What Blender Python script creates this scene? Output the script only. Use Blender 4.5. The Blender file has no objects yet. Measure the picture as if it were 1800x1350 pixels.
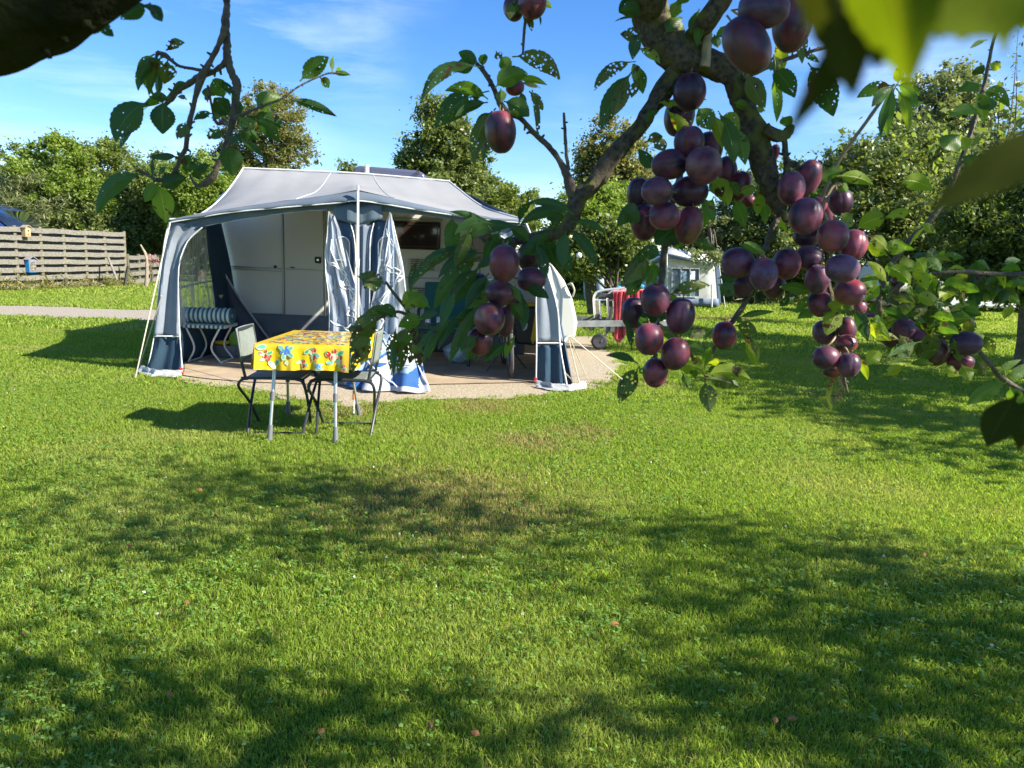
import bpy, math, random
import numpy as np
from mathutils import Vector, Matrix, noise
random.seed(7); rng = np.random.default_rng(7)
R = math.radians
S = bpy.context.scene
COL = S.collection
# ---------------------------------------------------------------- camera
CAMH = 1.3
PITCH = 9.45
ROLL = 1.8
FPX = 1352.0                      # focal length in photo pixels (1800 wide)
cam = bpy.data.cameras.new('camera'); camo = bpy.data.objects.new('camera', cam); COL.objects.link(camo)
CM = Matrix.Translation((0, 0, CAMH)) @ Matrix.Rotation(R(90-PITCH), 4, 'X') @ Matrix.Rotation(R(ROLL), 4, 'Z')
camo.matrix_world = CM
cam.sensor_width = 36; cam.lens = 36*FPX/1800
cam.clip_start = 0.02; cam.clip_end = 3000
cam.dof.use_dof = True; cam.dof.focus_distance = 2.6; cam.dof.aperture_fstop = 16.0
S.camera = camo
# ---------------------------------------------------------------- sun, sky, exposure
SUNDIR = Vector((1.0, -0.36, 0.74)).normalized()
sun_el = math.asin(SUNDIR.z); sun_az = math.atan2(SUNDIR.x, SUNDIR.y)
w = bpy.data.worlds.new('World'); S.world = w; w.use_nodes = True
nt = w.node_tree; bg = nt.nodes['Background']
sky = nt.nodes.new('ShaderNodeTexSky'); sky.sky_type = 'NISHITA'; sky.sun_disc = False
sky.sun_elevation = sun_el; sky.sun_rotation = sun_az
sky.air_density = 1.0; sky.dust_density = 0.0; sky.ozone_density = 5.0; sky.altitude = 200
hs = nt.nodes.new('ShaderNodeHueSaturation'); hs.inputs['Saturation'].default_value = 1.22; hs.inputs['Hue'].default_value = 0.508
nt.links.new(sky.outputs[0], hs.inputs['Color'])
# thin high cirrus in the sky
tc = nt.nodes.new('ShaderNodeTexCoord'); mp = nt.nodes.new('ShaderNodeMapping')
mp.inputs['Scale'].default_value = (2.2, 2.2, 13.0); mp.inputs['Rotation'].default_value = (R(4), R(9), 0)
nz = nt.nodes.new('ShaderNodeTexNoise'); nz.inputs['Scale'].default_value = 1.5; nz.inputs['Detail'].default_value = 9; nz.inputs['Roughness'].default_value = 0.62
nz.inputs['Distortion'].default_value = 0.3
nz2 = nt.nodes.new('ShaderNodeTexNoise'); nz2.inputs['Scale'].default_value = 2.6; nz2.inputs['Detail'].default_value = 3
mr = nt.nodes.new('ShaderNodeMapRange'); mr.inputs[1].default_value = 0.42; mr.inputs[2].default_value = 0.78
mr2 = nt.nodes.new('ShaderNodeMapRange'); mr2.inputs[1].default_value = 0.42; mr2.inputs[2].default_value = 0.66
mu = nt.nodes.new('ShaderNodeMath'); mu.operation = 'MULTIPLY'
mu2 = nt.nodes.new('ShaderNodeMath'); mu2.operation = 'MULTIPLY'; mu2.inputs[1].default_value = 0.4
mx = nt.nodes.new('ShaderNodeMixRGB'); mx.inputs[2].default_value = (8.5, 9.3, 10.5, 1)
nt.links.new(tc.outputs['Generated'], mp.inputs[0]); nt.links.new(mp.outputs[0], nz.inputs['Vector']); nt.links.new(tc.outputs['Generated'], nz2.inputs['Vector'])
nt.links.new(nz.outputs[0], mr.inputs[0]); nt.links.new(nz2.outputs[0], mr2.inputs[0])
nt.links.new(mr.outputs[0], mu.inputs[0]); nt.links.new(mr2.outputs[0], mu.inputs[1]); nt.links.new(mu.outputs[0], mu2.inputs[0])
nt.links.new(mu2.outputs[0], mx.inputs[0]); nt.links.new(hs.outputs[0], mx.inputs[1]); nt.links.new(mx.outputs[0], bg.inputs[0])
bg.inputs['Strength'].default_value = 0.086
sl = bpy.data.lights.new('sun', 'SUN'); sl.energy = 4.9; sl.angle = R(0.53); sl.color = (1.0, 0.93, 0.80)
so = bpy.data.objects.new('sun', sl); COL.objects.link(so); so.rotation_euler = (-SUNDIR).to_track_quat('-Z', 'Y').to_euler()
S.view_settings.view_transform = 'Standard'; S.view_settings.look = 'None'
S.view_settings.exposure = 1.4; S.view_settings.gamma = 1.0
S.render.engine = 'CYCLES'
S.cycles.transparent_max_bounces = 16
S.cycles.max_bounces = 8

# ---------------------------------------------------------------- pixel helpers (photo pixels -> world points)
R3 = CM.to_3x3()
def ray(px, py): return (R3 @ Vector(((px-900)/FPX, -(py-675)/FPX, -1)))
def at(px, py, y):
    d = ray(px, py); return Vector((0, 0, CAMH)) + d*(y/d.y)
def gr(px, py):
    d = ray(px, py); return Vector((0, 0, CAMH)) + d*(-CAMH/d.z)
def pxm(y): return y*1.0/FPX           # metres per photo pixel at distance y

# ---------------------------------------------------------------- object helpers
def tag(o, label=None, cat=None, group=None, kind=None):
    if label: o['label'] = label
    if cat: o['category'] = cat
    if group: o['group'] = group
    if kind: o['kind'] = kind
    return o
def thing(name, label, cat, loc=(0, 0, 0), group=None, rz=0):
    o = bpy.data.objects.new(name, None); COL.objects.link(o); o.location = loc; o.rotation_euler = (0, 0, rz)
    o.empty_display_size = 0.1
    return tag(o, label, cat, group)
def catmull(pts, rad, sub):
    if sub <= 1 or len(pts) < 3: return list(pts), list(rad)
    P = [pts[0]*2-pts[1]]+list(pts)+[pts[-1]*2-pts[-2]]
    out = []; ro = []
    for i in range(1, len(P)-2):
        for k in range(sub):
            t = k/sub
            out.append(0.5*((2*P[i])+(P[i+1]-P[i-1])*t+(2*P[i-1]-5*P[i]+4*P[i+1]-P[i+2])*t*t+(3*P[i]-P[i-1]-3*P[i+1]+P[i+2])*t**3))
            ro.append(rad[i-1]*(1-t)+rad[i]*t)
    out.append(pts[-1]); ro.append(rad[-1])
    return out, ro
class MB:
    def __init__(s): s.v = []; s.f = []; s.m = []; s.uv = []
    def add(s, vs, fs, m=0, uvs=None):
        b = len(s.v); s.v += [tuple(x) for x in vs]; s.uv += (uvs if uvs else [(0, 0)]*len(vs))
        s.f += [tuple(i+b for i in f) for f in fs]; s.m += [m]*len(fs)
    def box(s, c, size, m=0, rot=None, bev=0.0):
        hx, hy, hz = size[0]/2, size[1]/2, size[2]/2
        if bev <= 0: 
            vs = [Vector((x, y, z)) for x in (-hx, hx) for y in (-hy, hy) for z in (-hz, hz)]
            fs = [(0, 1, 3, 2), (4, 6, 7, 5), (0, 4, 5, 1), (2, 3, 7, 6), (0, 2, 6, 4), (1, 5, 7, 3)]
        else:
            vs = []; idx = {}
            for sx in (-1, 1):
                for sy in (-1, 1):
                    for sz in (-1, 1):
                        for a in range(3):
                            p = [sx*hx, sy*hy, sz*hz]
                            for k in range(3):
                                if k != a: p[k] -= (sx, sy, sz)[k]*bev
                            idx[(sx, sy, sz, a)] = len(vs); vs.append(Vector(p))
            fs = []
            for a in range(3):
                b_, c_ = (a+1) % 3, (a+2) % 3
                for sg in (-1, 1):
                    q = []
                    for (u, v_) in ((-1, -1), (1, -1), (1, 1), (-1, 1)):
                        k = [0, 0, 0]; k[a] = sg; k[b_] = u; k[c_] = v_; q.append(idx[(k[0], k[1], k[2], a)])
                    fs.append(tuple(q if sg > 0 else q[::-1]))
                for u in (-1, 1):
                    for v_ in (-1, 1):
                        k0 = [0, 0, 0]; k0[a] = -1; k0[b_] = u; k0[c_] = v_; k1 = list(k0); k1[a] = 1
                        fs.append((idx[(*k0, b_)], idx[(*k1, b_)], idx[(*k1, c_)], idx[(*k0, c_)]))
            for sx in (-1, 1):
                for sy in (-1, 1):
                    for sz in (-1, 1): fs.append(tuple(idx[(sx, sy, sz, a)] for a in range(3)))
        if rot is not None: vs = [rot @ x for x in vs]
        c = Vector(c); s.add([x+c for x in vs], fs, m)
    def beam(s, a, b, w, t, m=0, up=Vector((0, 0, 1))):
        a, b = Vector(a), Vector(b); d = (b-a); L = d.length; d.normalize()
        x = d.cross(up)
        if x.length < 1e-4: x = d.cross(Vector((0, 1, 0)))
        x.normalize(); z = x.cross(d)
        s.box((a+b)/2, (w, L, t), m, Matrix((x, d, z)).transposed())
    def tube(s, pts, rad, n=8, sub=1, jit=0.0, m=0, cap=True, seed=0):
        pts = [Vector(p) for p in pts]
        if not hasattr(rad, '__len__'): rad = [rad]*len(pts)
        pts, rad = catmull(pts, rad, sub)
        vs = []; fs = []; up = None; L = 0; uv = []
        for i, p in enumerate(pts):
            d = (pts[min(i+1, len(pts)-1)]-pts[max(i-1, 0)])
            if d.length < 1e-9: d = Vector((0, 0, 1))
            d.normalize()
            if up is None:
                up = d.cross(Vector((0.3, 0.9, 0.2))); up.normalize()
            up = up-d*up.dot(d); up.normalize(); sd = d.cross(up)
            if i: L += (p-pts[i-1]).length
            for k in range(n):
                a = 2*math.pi*k/n; r = rad[i]
                if jit: 
                    q = Vector((math.cos(a)*1.3+seed, math.sin(a)*1.3, L/max(rad[i], 1e-4)*0.5))
                    r *= 1+jit*noise.noise(q)+jit*0.5*noise.noise(q*2.7)
                vs.append(p+(up*math.cos(a)+sd*math.sin(a))*r); uv.append((k/n, L))
        for i in range(len(pts)-1):
            for k in range(n):
                fs.append((i*n+k, i*n+(k+1) % n, (i+1)*n+(k+1) % n, (i+1)*n+k))
        if cap:
            fs.append(tuple(range(n))[::-1]); fs.append(tuple((len(pts)-1)*n+k for k in range(n)))
        s.add(vs, fs, m, uv)
    def lathe(s, prof, c=(0, 0, 0), n=20, m=0, rot=None):
        vs = []; fs = []
        for (r, z) in prof:
            for k in range(n):
                a = 2*math.pi*k/n; p = Vector((r*math.cos(a), r*math.sin(a), z))
                if rot is not None: p = rot @ p
                vs.append(p+Vector(c))
        for i in range(len(prof)-1):
            for k in range(n): fs.append((i*n+k, i*n+(k+1) % n, (i+1)*n+(k+1) % n, (i+1)*n+k))
        fs.append(tuple(range(n))[::-1]); fs.append(tuple((len(prof)-1)*n+k for k in range(n)))
        s.add(vs, fs, m)
    def grid(s, fn, nu, nv, m=0):
        vs = [fn(i/nu, j/nv) for j in range(nv+1) for i in range(nu+1)]
        uv = [(i/nu, j/nv) for j in range(nv+1) for i in range(nu+1)]
        fs = [(j*(nu+1)+i, j*(nu+1)+i+1, (j+1)*(nu+1)+i+1, (j+1)*(nu+1)+i) for j in range(nv) for i in range(nu)]
        mf = m if callable(m) else None
        b = len(s.v); s.v += [tuple(x) for x in vs]; s.uv += uv
        for j in range(nv):
            for i in range(nu):
                s.f.append(tuple(q+b for q in fs[j*nu+i])); s.m.append(mf((i+.5)/nu, (j+.5)/nv) if mf else m)
    def prism(s, poly, axis, a0, a1, m=0):
        n = len(poly)
        def mk(p, a):
            return Vector((a, p[0], p[1])) if axis == 'x' else (Vector((p[0], a, p[1])) if axis == 'y' else Vector((p[0], p[1], a)))
        vs = [mk(p, a0) for p in poly]+[mk(p, a1) for p in poly]
        fs = [tuple(range(n))[::-1], tuple(range(n, 2*n))]+[(i, (i+1) % n, n+(i+1) % n, n+i) for i in range(n)]
        s.add(vs, fs, m)
    def build(s, name, mats, parent=None, smooth=True, solid=0, bev=0, ang=40, label=None):
        if not isinstance(mats, (list, tuple)): mats = [mats]
        me = bpy.data.meshes.new(name); me.from_pydata(s.v, [], s.f)
        for q in mats: me.materials.append(q)
        if len(mats) > 1: me.polygons.foreach_set('material_index', s.m)
        ul = me.uv_layers.new(name='UVMap'); li = np.empty(len(me.loops), dtype=np.int32); me.loops.foreach_get('vertex_index', li)
        ul.data.foreach_set('uv', np.array(s.uv, dtype=np.float32)[li].ravel())
        if smooth:
            me.polygons.foreach_set('use_smooth', [True]*len(me.polygons))
            try: me.set_sharp_from_angle(angle=R(ang))
            except Exception: pass
        me.update()
        o = bpy.data.objects.new(name, me); COL.objects.link(o)
        if parent is not None:
            o.parent = parent; 
            o.matrix_parent_inverse = Matrix.Identity(4)
        if solid:
            md = o.modifiers.new('Solidify', 'SOLIDIFY'); md.thickness = solid; md.offset = 0
        if bev:
            md = o.modifiers.new('Bevel', 'BEVEL'); md.width = bev; md.segments = 2; md.limit_method = 'ANGLE'
        if label: o['label'] = label
        return o
def wparent(o, parent):
    """parent a mesh whose vertices are in world coordinates under an Empty that stands elsewhere"""
    o.parent = parent
    M = Matrix.Translation(parent.location) @ Matrix.Rotation(parent.rotation_euler[2], 4, 'Z')
    o.matrix_parent_inverse = M.inverted()
    return o
def part(mb, name, mats, parent, **k):
    return wparent(mb.build(name, mats, None, **k), parent)
def copy_tree(o, parent=None):
    c = o.copy(); COL.objects.link(c); c.parent = parent
    for ch in list(o.children):
        if ch is not c: copy_tree(ch, c)
    return c
def resample(pts, n):
    pts = [Vector(p) for p in pts]; d = [0]
    for i in range(1, len(pts)): d.append(d[-1]+(pts[i]-pts[i-1]).length)
    def f(t):
        L = t*d[-1]
        for i in range(1, len(pts)):
            if L <= d[i]+1e-9:
                return pts[i-1].lerp(pts[i], (L-d[i-1])/max(d[i]-d[i-1], 1e-9))
        return pts[-1].copy()
    return f
def loft(mb, A, B, nu, nv, wr=None, m=0):
    fa, fb = resample(A, nv), resample(B, nv)
    def fn(u, v):
        p = fa(v).lerp(fb(v), u)
        if wr: p = p+wr(u, v)
        return p
    mb.grid(fn, nu, nv, m)
# ---------------------------------------------------------------- materials
def nodes(name):
    m = bpy.data.materials.new(name); m.use_nodes = True; t = m.node_tree
    return m, t, t.nodes['Principled BSDF'], t.nodes['Material Output']
def rgb(c): return (c[0], c[1], c[2], 1)
def mat(name, col, rough=0.6, col2=None, scale=8, metal=0, bump=0, bscale=60, trans=0, spec=0.5, coat=0, detail=4, lo=.35, hi=.65, stretch=None, sheen=0):
    m, t, b, o = nodes(name)
    b.inputs['Base Color'].default_value = rgb(col); b.inputs['Roughness'].default_value = rough; b.inputs['Metallic'].default_value = metal
    b.inputs['Specular IOR Level'].default_value = spec; b.inputs['Coat Weight'].default_value = coat; b.inputs['Sheen Weight'].default_value = sheen
    tcn = t.nodes.new('ShaderNodeTexCoord'); vec = tcn.outputs['Object']
    if stretch:
        mpn = t.nodes.new('ShaderNodeMapping'); mpn.inputs['Scale'].default_value = stretch; t.links.new(vec, mpn.inputs[0]); vec = mpn.outputs[0]
    if col2 is not None:
        n = t.nodes.new('ShaderNodeTexNoise'); n.inputs['Scale'].default_value = scale; n.inputs['Detail'].default_value = detail
        r = t.nodes.new('ShaderNodeMapRange'); r.inputs[1].default_value = lo; r.inputs[2].default_value = hi
        x = t.nodes.new('ShaderNodeMixRGB'); x.inputs[1].default_value = rgb(col); x.inputs[2].default_value = rgb(col2)
        t.links.new(vec, n.inputs['Vector']); t.links.new(n.outputs[0], r.inputs[0]); t.links.new(r.outputs[0], x.inputs[0]); t.links.new(x.outputs[0], b.inputs['Base Color'])
    if bump:
        n = t.nodes.new('ShaderNodeTexNoise'); n.inputs['Scale'].default_value = bscale; n.inputs['Detail'].default_value = 5
        bp = t.nodes.new('ShaderNodeBump'); bp.inputs['Strength'].default_value = bump; bp.inputs['Distance'].default_value = 0.01
        t.links.new(vec, n.inputs['Vector']); t.links.new(n.outputs[0], bp.inputs['Height']); t.links.new(bp.outputs[0], b.inputs['Normal'])
    if trans:
        tr = t.nodes.new('ShaderNodeBsdfTranslucent'); mxs = t.nodes.new('ShaderNodeMixShader'); mxs.inputs[0].default_value = trans
        if col2 is not None: t.links.new(x.outputs[0], tr.inputs[0])
        else: tr.inputs[0].default_value = rgb(col)
        t.links.new(b.outputs[0], mxs.inputs[1]); t.links.new(tr.outputs[0], mxs.inputs[2]); t.links.new(mxs.outputs[0], o.inputs[0])
    return m
def leafmat(name, c1, c2, c3, trans=0.4, rough=0.5, patch=None, pscale=0.5, tcol=None, spec=0.4):
    """small leaves and blades: colour differs from leaf to leaf; patch = second colour in large areas"""
    m, t, b, o = nodes(name)
    g = t.nodes.new('ShaderNodeNewGeometry'); cr = t.nodes.new('ShaderNodeValToRGB')
    e = cr.color_ramp.elements; e[0].position = 0.0; e[0].color = rgb(c1); e[1].position = 1.0; e[1].color = rgb(c3)
    k = e.new(0.55); k.color = rgb(c2)
    t.links.new(g.outputs['Random Per Island'], cr.inputs[0]); col = cr.outputs[0]
    if patch is not None:
        n = t.nodes.new('ShaderNodeTexNoise'); n.inputs['Scale'].default_value = pscale; n.inputs['Detail'].default_value = 4
        r = t.nodes.new('ShaderNodeMapRange'); r.inputs[1].default_value = .5; r.inputs[2].default_value = .68; r.inputs[4].default_value = 0.75
        x = t.nodes.new('ShaderNodeMixRGB'); x.inputs[2].default_value = rgb(patch)
        t.links.new(g.outputs['Position'], n.inputs['Vector']); t.links.new(n.outputs[0], r.inputs[0]); t.links.new(r.outputs[0], x.inputs[0]); t.links.new(col, x.inputs[1]); col = x.outputs[0]
    t.links.new(col, b.inputs['Base Color']); b.inputs['Roughness'].default_value = rough; b.inputs['Specular IOR Level'].default_value = spec
    tr = t.nodes.new('ShaderNodeBsdfTranslucent'); mxs = t.nodes.new('ShaderNodeMixShader'); mxs.inputs[0].default_value = trans
    mm = t.nodes.new('ShaderNodeMixRGB'); mm.blend_type = 'MULTIPLY'; mm.inputs[0].default_value = 1; mm.inputs[2].default_value = rgb(tcol or (1.5, 1.5, 0.7))
    t.links.new(col, mm.inputs[1]); t.links.new(mm.outputs[0], tr.inputs[0])
    t.links.new(b.outputs[0], mxs.inputs[1]); t.links.new(tr.outputs[0], mxs.inputs[2]); t.links.new(mxs.outputs[0], o.inputs[0])
    return m
def bigmesh(name, V, nper, mats, parent=None, midx=None):
    """V: (N*nper,3) array; every nper verts form one face of its own"""
    N = len(V)//nper
    me = bpy.data.meshes.new(name); me.vertices.add(len(V)); me.vertices.foreach_set('co', V.astype(np.float32).ravel())
    me.loops.add(len(V)); me.loops.foreach_set('vertex_index', np.arange(len(V), dtype=np.int32))
    me.polygons.add(N); me.polygons.foreach_set('loop_start', np.arange(0, len(V), nper, dtype=np.int32))
    if not isinstance(mats, (list, tuple)): mats = [mats]
    for q in mats: me.materials.append(q)
    if midx is not None: me.polygons.foreach_set('material_index', midx.astype(np.int32))
    me.update(calc_edges=True); me.validate()
    o = bpy.data.objects.new(name, me); COL.objects.link(o)
    if parent is not None: wparent(o, parent)
    return o
# ================================================================ the ground
FINE = 1.0
def in_poly(X, Y, poly):
    c = np.zeros(len(X), bool); n = len(poly); j = n-1
    for i in range(n):
        xi, yi = poly[i]; xj, yj = poly[j]
        k = ((yi > Y) != (yj > Y)) & (X < (xj-xi)*(Y-yi)/((yj-yi) or 1e-9)+xi); c ^= k; j = i
    return c
def fbm(X, Y, s, seed=0):
    """cheap smooth value noise in numpy"""
    out = np.zeros(len(X)); amp = 1; tot = 0
    for o in range(3):
        x = X*s*2**o+seed*17.3+o*31; y = Y*s*2**o+seed*5.1+o*11
        xi = np.floor(x).astype(np.int64); yi = np.floor(y).astype(np.int64); fx = x-xi; fy = y-yi
        fx = fx*fx*(3-2*fx); fy = fy*fy*(3-2*fy)
        def h(a, b):
            q = (a*374761393+b*668265263) & 0x7fffffff; q = ((q ^ (q >> 13))*1274126177) & 0x7fffffff
            return ((q ^ (q >> 16)) & 0xffff)/65535.0
        v = (h(xi, yi)*(1-fx)+h(xi+1, yi)*fx)*(1-fy)+(h(xi, yi+1)*(1-fx)+h(xi+1, yi+1)*fx)*fy
        out += v*amp; tot += amp; amp *= .5
    return out/tot
def G(px, py):
    p = gr(px, py); return (p.x, p.y)
# lawn sheet
def ground_mat():
    m, t, b, o = nodes('lawn_soil')
    g = t.nodes.new('ShaderNodeNewGeometry')
    n = t.nodes.new('ShaderNodeTexNoise'); n.inputs['Scale'].default_value = 0.55; n.inputs['Detail'].default_value = 6
    n2 = t.nodes.new('ShaderNodeTexNoise'); n2.inputs['Scale'].default_value = 30; n2.inputs['Detail'].default_value = 8
    cr = t.nodes.new('ShaderNodeValToRGB'); e = cr.color_ramp.elements
    e[0].position = .3; e[0].color = (.058, .112, .012, 1); e[1].position = .75; e[1].color = (.15, .165, .04, 1)
    cr2 = t.nodes.new('ShaderNodeValToRGB'); e = cr2.color_ramp.elements
    e[0].position = .3; e[0].color = (.55, .55, .55, 1); e[1].position = .7; e[1].color = (1.2, 1.2, 1.2, 1)
    x = t.nodes.new('ShaderNodeMixRGB'); x.blend_type = 'MULTIPLY'; x.inputs[0].default_value = 1
    t.links.new(g.outputs['Position'], n.inputs['Vector']); t.links.new(g.outputs['Position'], n2.inputs['Vector'])
    t.links.new(n.outputs[0], cr.inputs[0]); t.links.new(n2.outputs[0], cr2.inputs[0]); t.links.new(cr.outputs[0], x.inputs[1]); t.links.new(cr2.outputs[0], x.inputs[2])
    t.links.new(x.outputs[0], b.inputs['Base Color']); b.inputs['Roughness'].default_value = 0.95; b.inputs['Specular IOR Level'].default_value = 0.1
    bp = t.nodes.new('ShaderNodeBump'); bp.inputs['Strength'].default_value = .6; bp.inputs['Distance'].default_value = .02
    t.links.new(n2.outputs[0], bp.inputs['Height']); t.links.new(bp.outputs[0], b.inputs['Normal'])
    return m
mb = MB(); mb.grid(lambda u, v: Vector(((u-.5)*2400, -600+v*2400, -0.012)), 40, 40)
tag(mb.build('ground', ground_mat()), kind='structure')
gravel = mat('gravel', (.48, .41, .29), .95, (.26, .21, .15), 55, bump=.9, bscale=90, detail=8, spec=.1)
pathm = mat('path_gravel', (.42, .38, .31), .95, (.22, .19, .15), 45, bump=.9, bscale=70, detail=8, spec=.1)
PITCH_POLY = [G(300, 655), G(330, 668), G(430, 682), G(520, 700), G(640, 712), G(760, 700), G(850, 702), G(930, 698), G(985, 690), G(1060, 682), G(1092, 660), G(1095, 635), G(1075, 615), G(1040, 600), (1.6, 13.0), (-4.2, 13.0), (-4.1, 8.6)]
PATH_POLY = [(-30, 13.5), (-2.0, 13.35), (-1.5, 15.35), (-30, 16.0)]
def sheet(name, poly, m, z):
    vs = [(x, y, z) for x, y in poly]; b = MB(); b.add(vs, [tuple(range(len(vs)))]); return tag(b.build(name, m), kind='structure')
def rough_poly(poly, step=.12, amp=.09):
    out = []
    for i in range(len(poly)):
        a = Vector((*poly[i], 0)); c = Vector((*poly[(i+1) % len(poly)], 0)); n = max(1, int((c-a).length/step))
        for k in range(n):
            p = a.lerp(c, k/n); q = noise.noise_vector(p*2.3)*amp; out.append((p.x+q.x, p.y+q.y))
    return out
PITCH_POLY = rough_poly(PITCH_POLY, .06, .22); PATH_POLY = rough_poly(PATH_POLY, .15, .3)
sheet('gravel_pitch', PITCH_POLY, gravel, -0.004); sheet('gravel_path', PATH_POLY, pathm, -0.003)

# grass blades
grass_m = leafmat('grass_blade', (.155, .25, .026), (.27, .385, .046), (.41, .48, .10), trans=.52, rough=.6, patch=(.38, .41, .12), pscale=.7, tcol=(1.25, 1.3, .7), spec=.25)
clover_m = leafmat('clover_leaf', (.11, .22, .03), (.16, .29, .045), (.23, .37, .08), trans=.35, rough=.55, tcol=(1.3, 1.4, .5), spec=.3)
dry_m = leafmat('dry_blade', (.30, .23, .10), (.38, .30, .14), (.25, .25, .08), trans=.3, rough=.8, spec=.1)
DRY = [(G(780, 880), .75), (G(690, 870), .25), (G(940, 775), .35), (G(900, 900), .4), (G(1020, 760), .3), (G(1290, 470+90), .8), (G(850, 715), .35), (G(600, 720), .4), (G(660, 885), .3)]
def blades(y0, y1, dens, hgt, wid, lean=.8, dy=0, xpad=1.2):
    W = lambda y: .74*y+xpad
    n = int(dens*(y1-y0)*(W(y0)+W(y1)))
    Y = rng.uniform(y0, y1, int(n*1.3)); X = rng.uniform(-1, 1, len(Y))*W(y1); k = np.abs(X) < W(Y); X = X[k]; Y = Y[k]
    jx = (fbm(X, Y, 7, 41)-.5)*.5+rng.normal(size=len(X))*.05; jy = (fbm(X, Y, 7, 42)-.5)*.5+rng.normal(size=len(X))*.05
    k = ~in_poly(X+jx, Y+jy, PITCH_POLY) & ~in_poly(X+jx*.7, Y+jy*.7, PATH_POLY)
    X = X[k]; Y = Y[k]
    dr = np.zeros(len(X))
    for (c, r) in DRY: dr = np.maximum(dr, np.exp(-((X-c[0])**2+(Y-c[1])**2)/(2*(r*.6)**2)))
    dr *= .35+.9*fbm(X, Y, 5, 3)
    cl = fbm(X, Y, 1.1, 9)*.6+fbm(X, Y, 6, 4)*.4
    k = rng.random(len(X)) > dr*.55; X, Y, dr, cl = X[k], Y[k], dr[k], cl[k]
    N = len(X); a = rng.uniform(0, 2*math.pi, N); H = hgt*(.55+.8*rng.random(N))*(.65+.7*cl); w_ = wid*(.6+.8*rng.random(N))
    l = lean*H*rng.random(N)**.7*1.2; b2 = rng.uniform(0, 2*math.pi, N)
    P = np.stack([X, Y, np.full(N, -.008)], 1); D = np.stack([np.cos(a), np.sin(a), np.zeros(N)], 1)
    L = np.stack([np.cos(b2)*l, np.sin(b2)*l, H], 1)
    M_ = np.stack([np.cos(b2)*l*.3, np.sin(b2)*l*.3, H*.62], 1)
    V = np.stack([P-D*w_[:, None]*.5, P+D*w_[:, None]*.5, P+M_+D*w_[:, None]*.42, P+L, P+M_-D*w_[:, None]*.42], 1).reshape(-1, 3)
    mi = (rng.random(N) < np.clip(dr*1.0+.035, 0, .8)).astype(np.int32)*2
    return V, mi, (X, Y, cl)
Vs = []; Ms = []; 
for (y0, y1, de, h, wd) in ((.9, 2.6, 28000, .021, .0026), (2.6, 4.4, 17000, .022, .0032), (4.4, 7.0, 11000, .023, .0042), (7.0, 11.5, 4200, .028, .0075), (11.5, 20, 650, .042, .020), (20, 34, 170, .055, .04)):
    V, mi, _ = blades(y0, y1, de*FINE, h, wd); Vs.append(V); Ms.append(mi)
go = bigmesh('grass', np.concatenate(Vs), 5, [grass_m, clover_m, dry_m], None, np.concatenate(Ms)); tag(go, kind='stuff')
go['label'] = 'short green lawn grass with dry yellow patches'
# clover leaves among the grass
def clover(n, y0, y1, size):
    W = lambda y: .74*y+.8
    Y = rng.uniform(y0, y1, n*3); X = rng.uniform(-1, 1, len(Y))*W(y1); k = (np.abs(X) < W(Y)); X = X[k]; Y = Y[k]
    c = fbm(X, Y, .9, 21)*.55+fbm(X, Y, 4, 22)*.45; k = (rng.random(len(X)) < np.clip((c-.42)*5, 0.04, 1)) & ~in_poly(X, Y, PITCH_POLY); X = X[k][:n]; Y = Y[k][:n]; N = len(X)
    Z = rng.uniform(.012, .026, N); a0 = rng.uniform(0, 2*math.pi, N); out = []
    for j in range(3):
        a = a0+j*2.094; s_ = size*(.7+.6*rng.random(N)); tl = rng.uniform(-.5, .5, N)
        d = np.stack([np.cos(a), np.sin(a), tl], 1)*s_[:, None]; q = np.stack([-np.sin(a), np.cos(a), rng.uniform(-.4, .4, N)], 1)*s_[:, None]
        P = np.stack([X, Y, Z], 1)
        out.append(np.stack([P, P+d*.45+q*.42, P+d*.9+q*.36, P+d*.9-q*.36, P+d*.45-q*.42], 1))
    return np.concatenate(out).reshape(-1, 3)
co = bigmesh('clover', np.concatenate([clover(int(4500*FINE), 1.2, 3.2, .011), clover(int(6500*FINE), 3.2, 7.2, .013)]), 5, clover_m); tag(co, kind='stuff'); co['label'] = 'dark green clover leaves growing through the lawn'
# white clover heads
wm = leafmat('clover_flower', (.62, .60, .52), (.72, .70, .62), (.5, .46, .36), trans=.2, rough=.8)
mb = MB()
for i in range(190):
    y = random.uniform(1.9, 7); x = random.uniform(-1, 1)*(.7*y+.2)
    if noise.noise(Vector((x*.8, y*.8, 4))) < -.05: continue
    if in_poly(np.array([x]), np.array([y]), PITCH_POLY)[0]: continue
    r = random.uniform(.0045, .0085); z = random.uniform(.022, .04)
    for k in range(7):
        d = Vector((random.gauss(0, 1), random.gauss(0, 1), random.gauss(0, 1))).normalized()*r
        e_ = Vector((random.gauss(0, 1), random.gauss(0, 1), random.gauss(0, 1))).normalized()*r*.8
        mb.add([Vector((x, y, z))+d, Vector((x, y, z))+e_, Vector((x, y, z))-d*.6, Vector((x, y, z))-e_*.7], [(0, 1, 2, 3)])
o = mb.build('clover_flowers', wm, smooth=False); tag(o, kind='stuff'); o['label'] = 'small white clover heads dotted over the lawn'

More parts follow.
